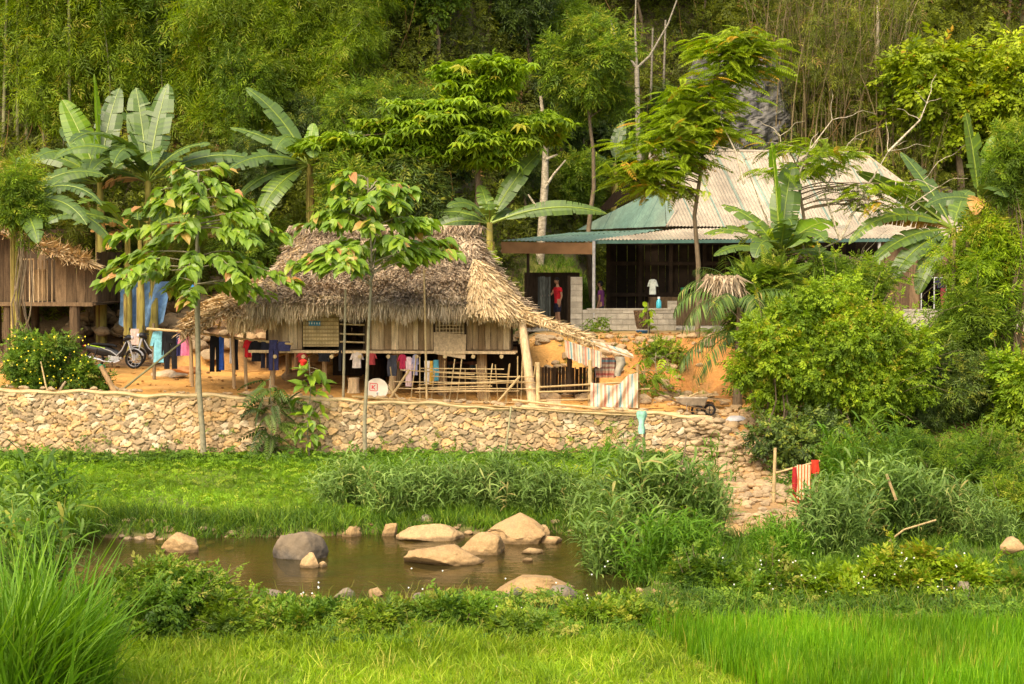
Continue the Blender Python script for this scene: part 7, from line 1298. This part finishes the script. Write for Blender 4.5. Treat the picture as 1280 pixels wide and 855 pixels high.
# ------------------------------------------------------------------ people
def skin_mesh(name, verts, edges, mat, parent, sub=2, extra=None):
    me = bpy.data.meshes.new(name); me.from_pydata([v[:3] for v in verts], edges, []); o = bpy.data.objects.new(name, me); sc.collection.objects.link(o); m = o.modifiers.new('s', 'SKIN'); s = o.modifiers.new('u', 'SUBSURF'); s.levels = sub; s.render_levels = sub
    for i, v in enumerate(verts):
        sv = me.skin_vertices[0].data[i]; sv.radius = (v[3], v[4] if len(v) > 4 else v[3]); sv.use_root = i == 0
    dg = bpy.context.evaluated_depsgraph_get(); ev = bpy.data.meshes.new_from_object(o.evaluated_get(dg)); bpy.data.objects.remove(o); bpy.data.meshes.remove(me)
    g = G(); V = np.array([v.co[:] for v in ev.vertices]); 
    for k in (3, 4):
        F = [list(p.vertices) for p in ev.polygons if len(p.vertices) == k]
        if F:
            if not g.V: g.add(V, F)
            else: g.L.append(np.array(F).ravel()); g.C.append(np.full(len(F), k)); g.A.append(np.full(len(F), .5))
    bpy.data.meshes.remove(ev)
    if extra: extra(g)
    return g
def person(loc, rz, label, shirt, shorts, reach=True, seed=0):
    E = empty('person', (0, 0, 0), label, 'person')
    sh = [(0, 0, .92, .13, .10), (0, 0, 1.12, .12, .09), (0, .0, 1.32, .15, .10), (0, .0, 1.42, .09, .08), (0, -.01, 1.50, .048), (0, -.02, 1.58, .05)]
    v = list(sh); e = [(0, 1), (1, 2), (2, 3), (3, 4), (4, 5)]
    def chain(root, pts):
        p = root
        for q in pts: v.append(q); e.append((p, len(v) - 1)); p = len(v) - 1
        return p
    for s in (-1, 1):
        chain(0, [(s * .09, 0, .84, .085), (s * .10, -.02 * s, .48, .055), (s * .10, .01, .30, .05), (s * .10, .02, .09, .035), (s * .11, -.05, .04, .038), (s * .12, -.15, .03, .028)])
        if reach and s < 0: arm = [(s * .18, 0, 1.38, .05), (s * .22, -.14, 1.16, .036), (s * .20, -.36, 1.12, .024)]; hd = np.array([0, -1, 0.05])
        else: arm = [(s * .19, 0, 1.37, .05), (s * .25, .03, 1.12, .037), (s * .24, -.05, .90, .024)]; hd = np.array([0, -.15, -1])
        w = chain(2, arm); pw = np.array(v[w][:3]); palm = pw + hd * .07; pl = chain(w, [(*palm, .026)])
        sd = nrm(np.cross(hd, [s, 0, .2]))
        for i, ln in enumerate((.075, .085, .08, .062)): f0 = palm + hd * .02 + sd * (i - 1.5) * .02; f1 = f0 + hd * ln * .6; f2 = f1 + nrm(hd + np.array([-s * .6, 0, 0])) * ln * .4; chain(pl, [(*f0, .009), (*f1, .008), (*f2, .007)])
        chain(w, [(*(pw + hd * .04 + sd * -.04), .01), (*(pw + hd * .08 + sd * -.055), .008)])
    def head(g):
        V, F = ICO[3]; H = V * np.array([.075, .095, .118]); fr = V[:, 1] < -.6; H[:, 2] += 0; nose = np.exp(-((V[:, 0] / .16) ** 2 + ((V[:, 2] + .08) / .22) ** 2)) * (V[:, 1] < 0); H[:, 1] -= nose * .024; eye = np.exp(-(((np.abs(V[:, 0]) - .38) / .14) ** 2 + ((V[:, 2] - .1) / .12) ** 2)) * (V[:, 1] < 0); H[:, 1] += eye * .010; H[:, 0] *= 1 - .22 * np.clip(-V[:, 2], 0, 1); g.add(H + np.array([0, -.03, 1.65]), F)
        for s in (-1, 1): g.add(V * np.array([.012, .022, .032]) + np.array([s * .077, -.02, 1.65]), F)
        g.add(V * np.array([.022, .008, .008]) + np.array([0, -.115, 1.595]), F)
    mk('body', skin_mesh('b', v, e, None, E, 2, head), flat('skin', (.36, .19, .11), rough=.6, amt=.08), E, True)
    sv = [(0, 0, .80, .16, .125), (0, 0, 1.1, .14, .11), (0, 0, 1.32, .17, .12), (0, 0, 1.43, .10, .09)]; se = [(0, 1), (1, 2), (2, 3)]
    for s in (-1, 1): k = len(sv); sv += [(s * .19, 0, 1.38, .065), (s * .225, -.06 if (reach and s < 0) else .01, 1.25, .06)]; se += [(2, k), (k, k + 1)]
    mk('shirt', skin_mesh('s', sv, se, None, E, 2), cmat(shirt), E, True)
    tv = [(0, 0, .99, .135, .11), (0, 0, .84, .14, .115)]; te = [(0, 1)]
    for s in (-1, 1): k = len(tv); tv += [(s * .10, -.01, .70, .098), (s * .105, -.02, .52, .088)]; te += [(1, k), (k, k + 1)]
    mk('shorts', skin_mesh('t', tv, te, None, E, 2), cmat(shorts), E, True)
    g = G(); V, F = ICO[3]; k = np.array([[i for i in f] for f in F if (V[f].mean(0)[2] > .15 - .5 * (V[f].mean(0)[1] > -.2) - .35 * (V[f].mean(0)[1] > .3))]); g.add(V * np.array([.084, .104, .128]) + np.array([0, -.025, 1.655]), k); mk('hair', g, flat('black_hair', (.01, .008, .007), rough=.6), E, True)
    g = G()
    for s in (-1, 1): g.add(V * np.array([.011, .006, .007]) + np.array([s * .03, -.117, 1.665]), F)
    mk('eyes', g, M_black, E); E.location = loc; E.rotation_euler = (0, 0, rz); return E
zfl = 3.78
person((xz(697, 61.0), 61.0, zfl), math.radians(-62), 'person in a red t-shirt and dark shorts standing in the doorway, reaching to the door', (.55, .02, .03), (.02, .02, .04))
person((xz(751, 61.9), 61.9, zfl - .12), math.radians(-110), 'person in a purple top standing behind the block half wall beside the post', (.16, .04, .14), (.03, .03, .04), False)
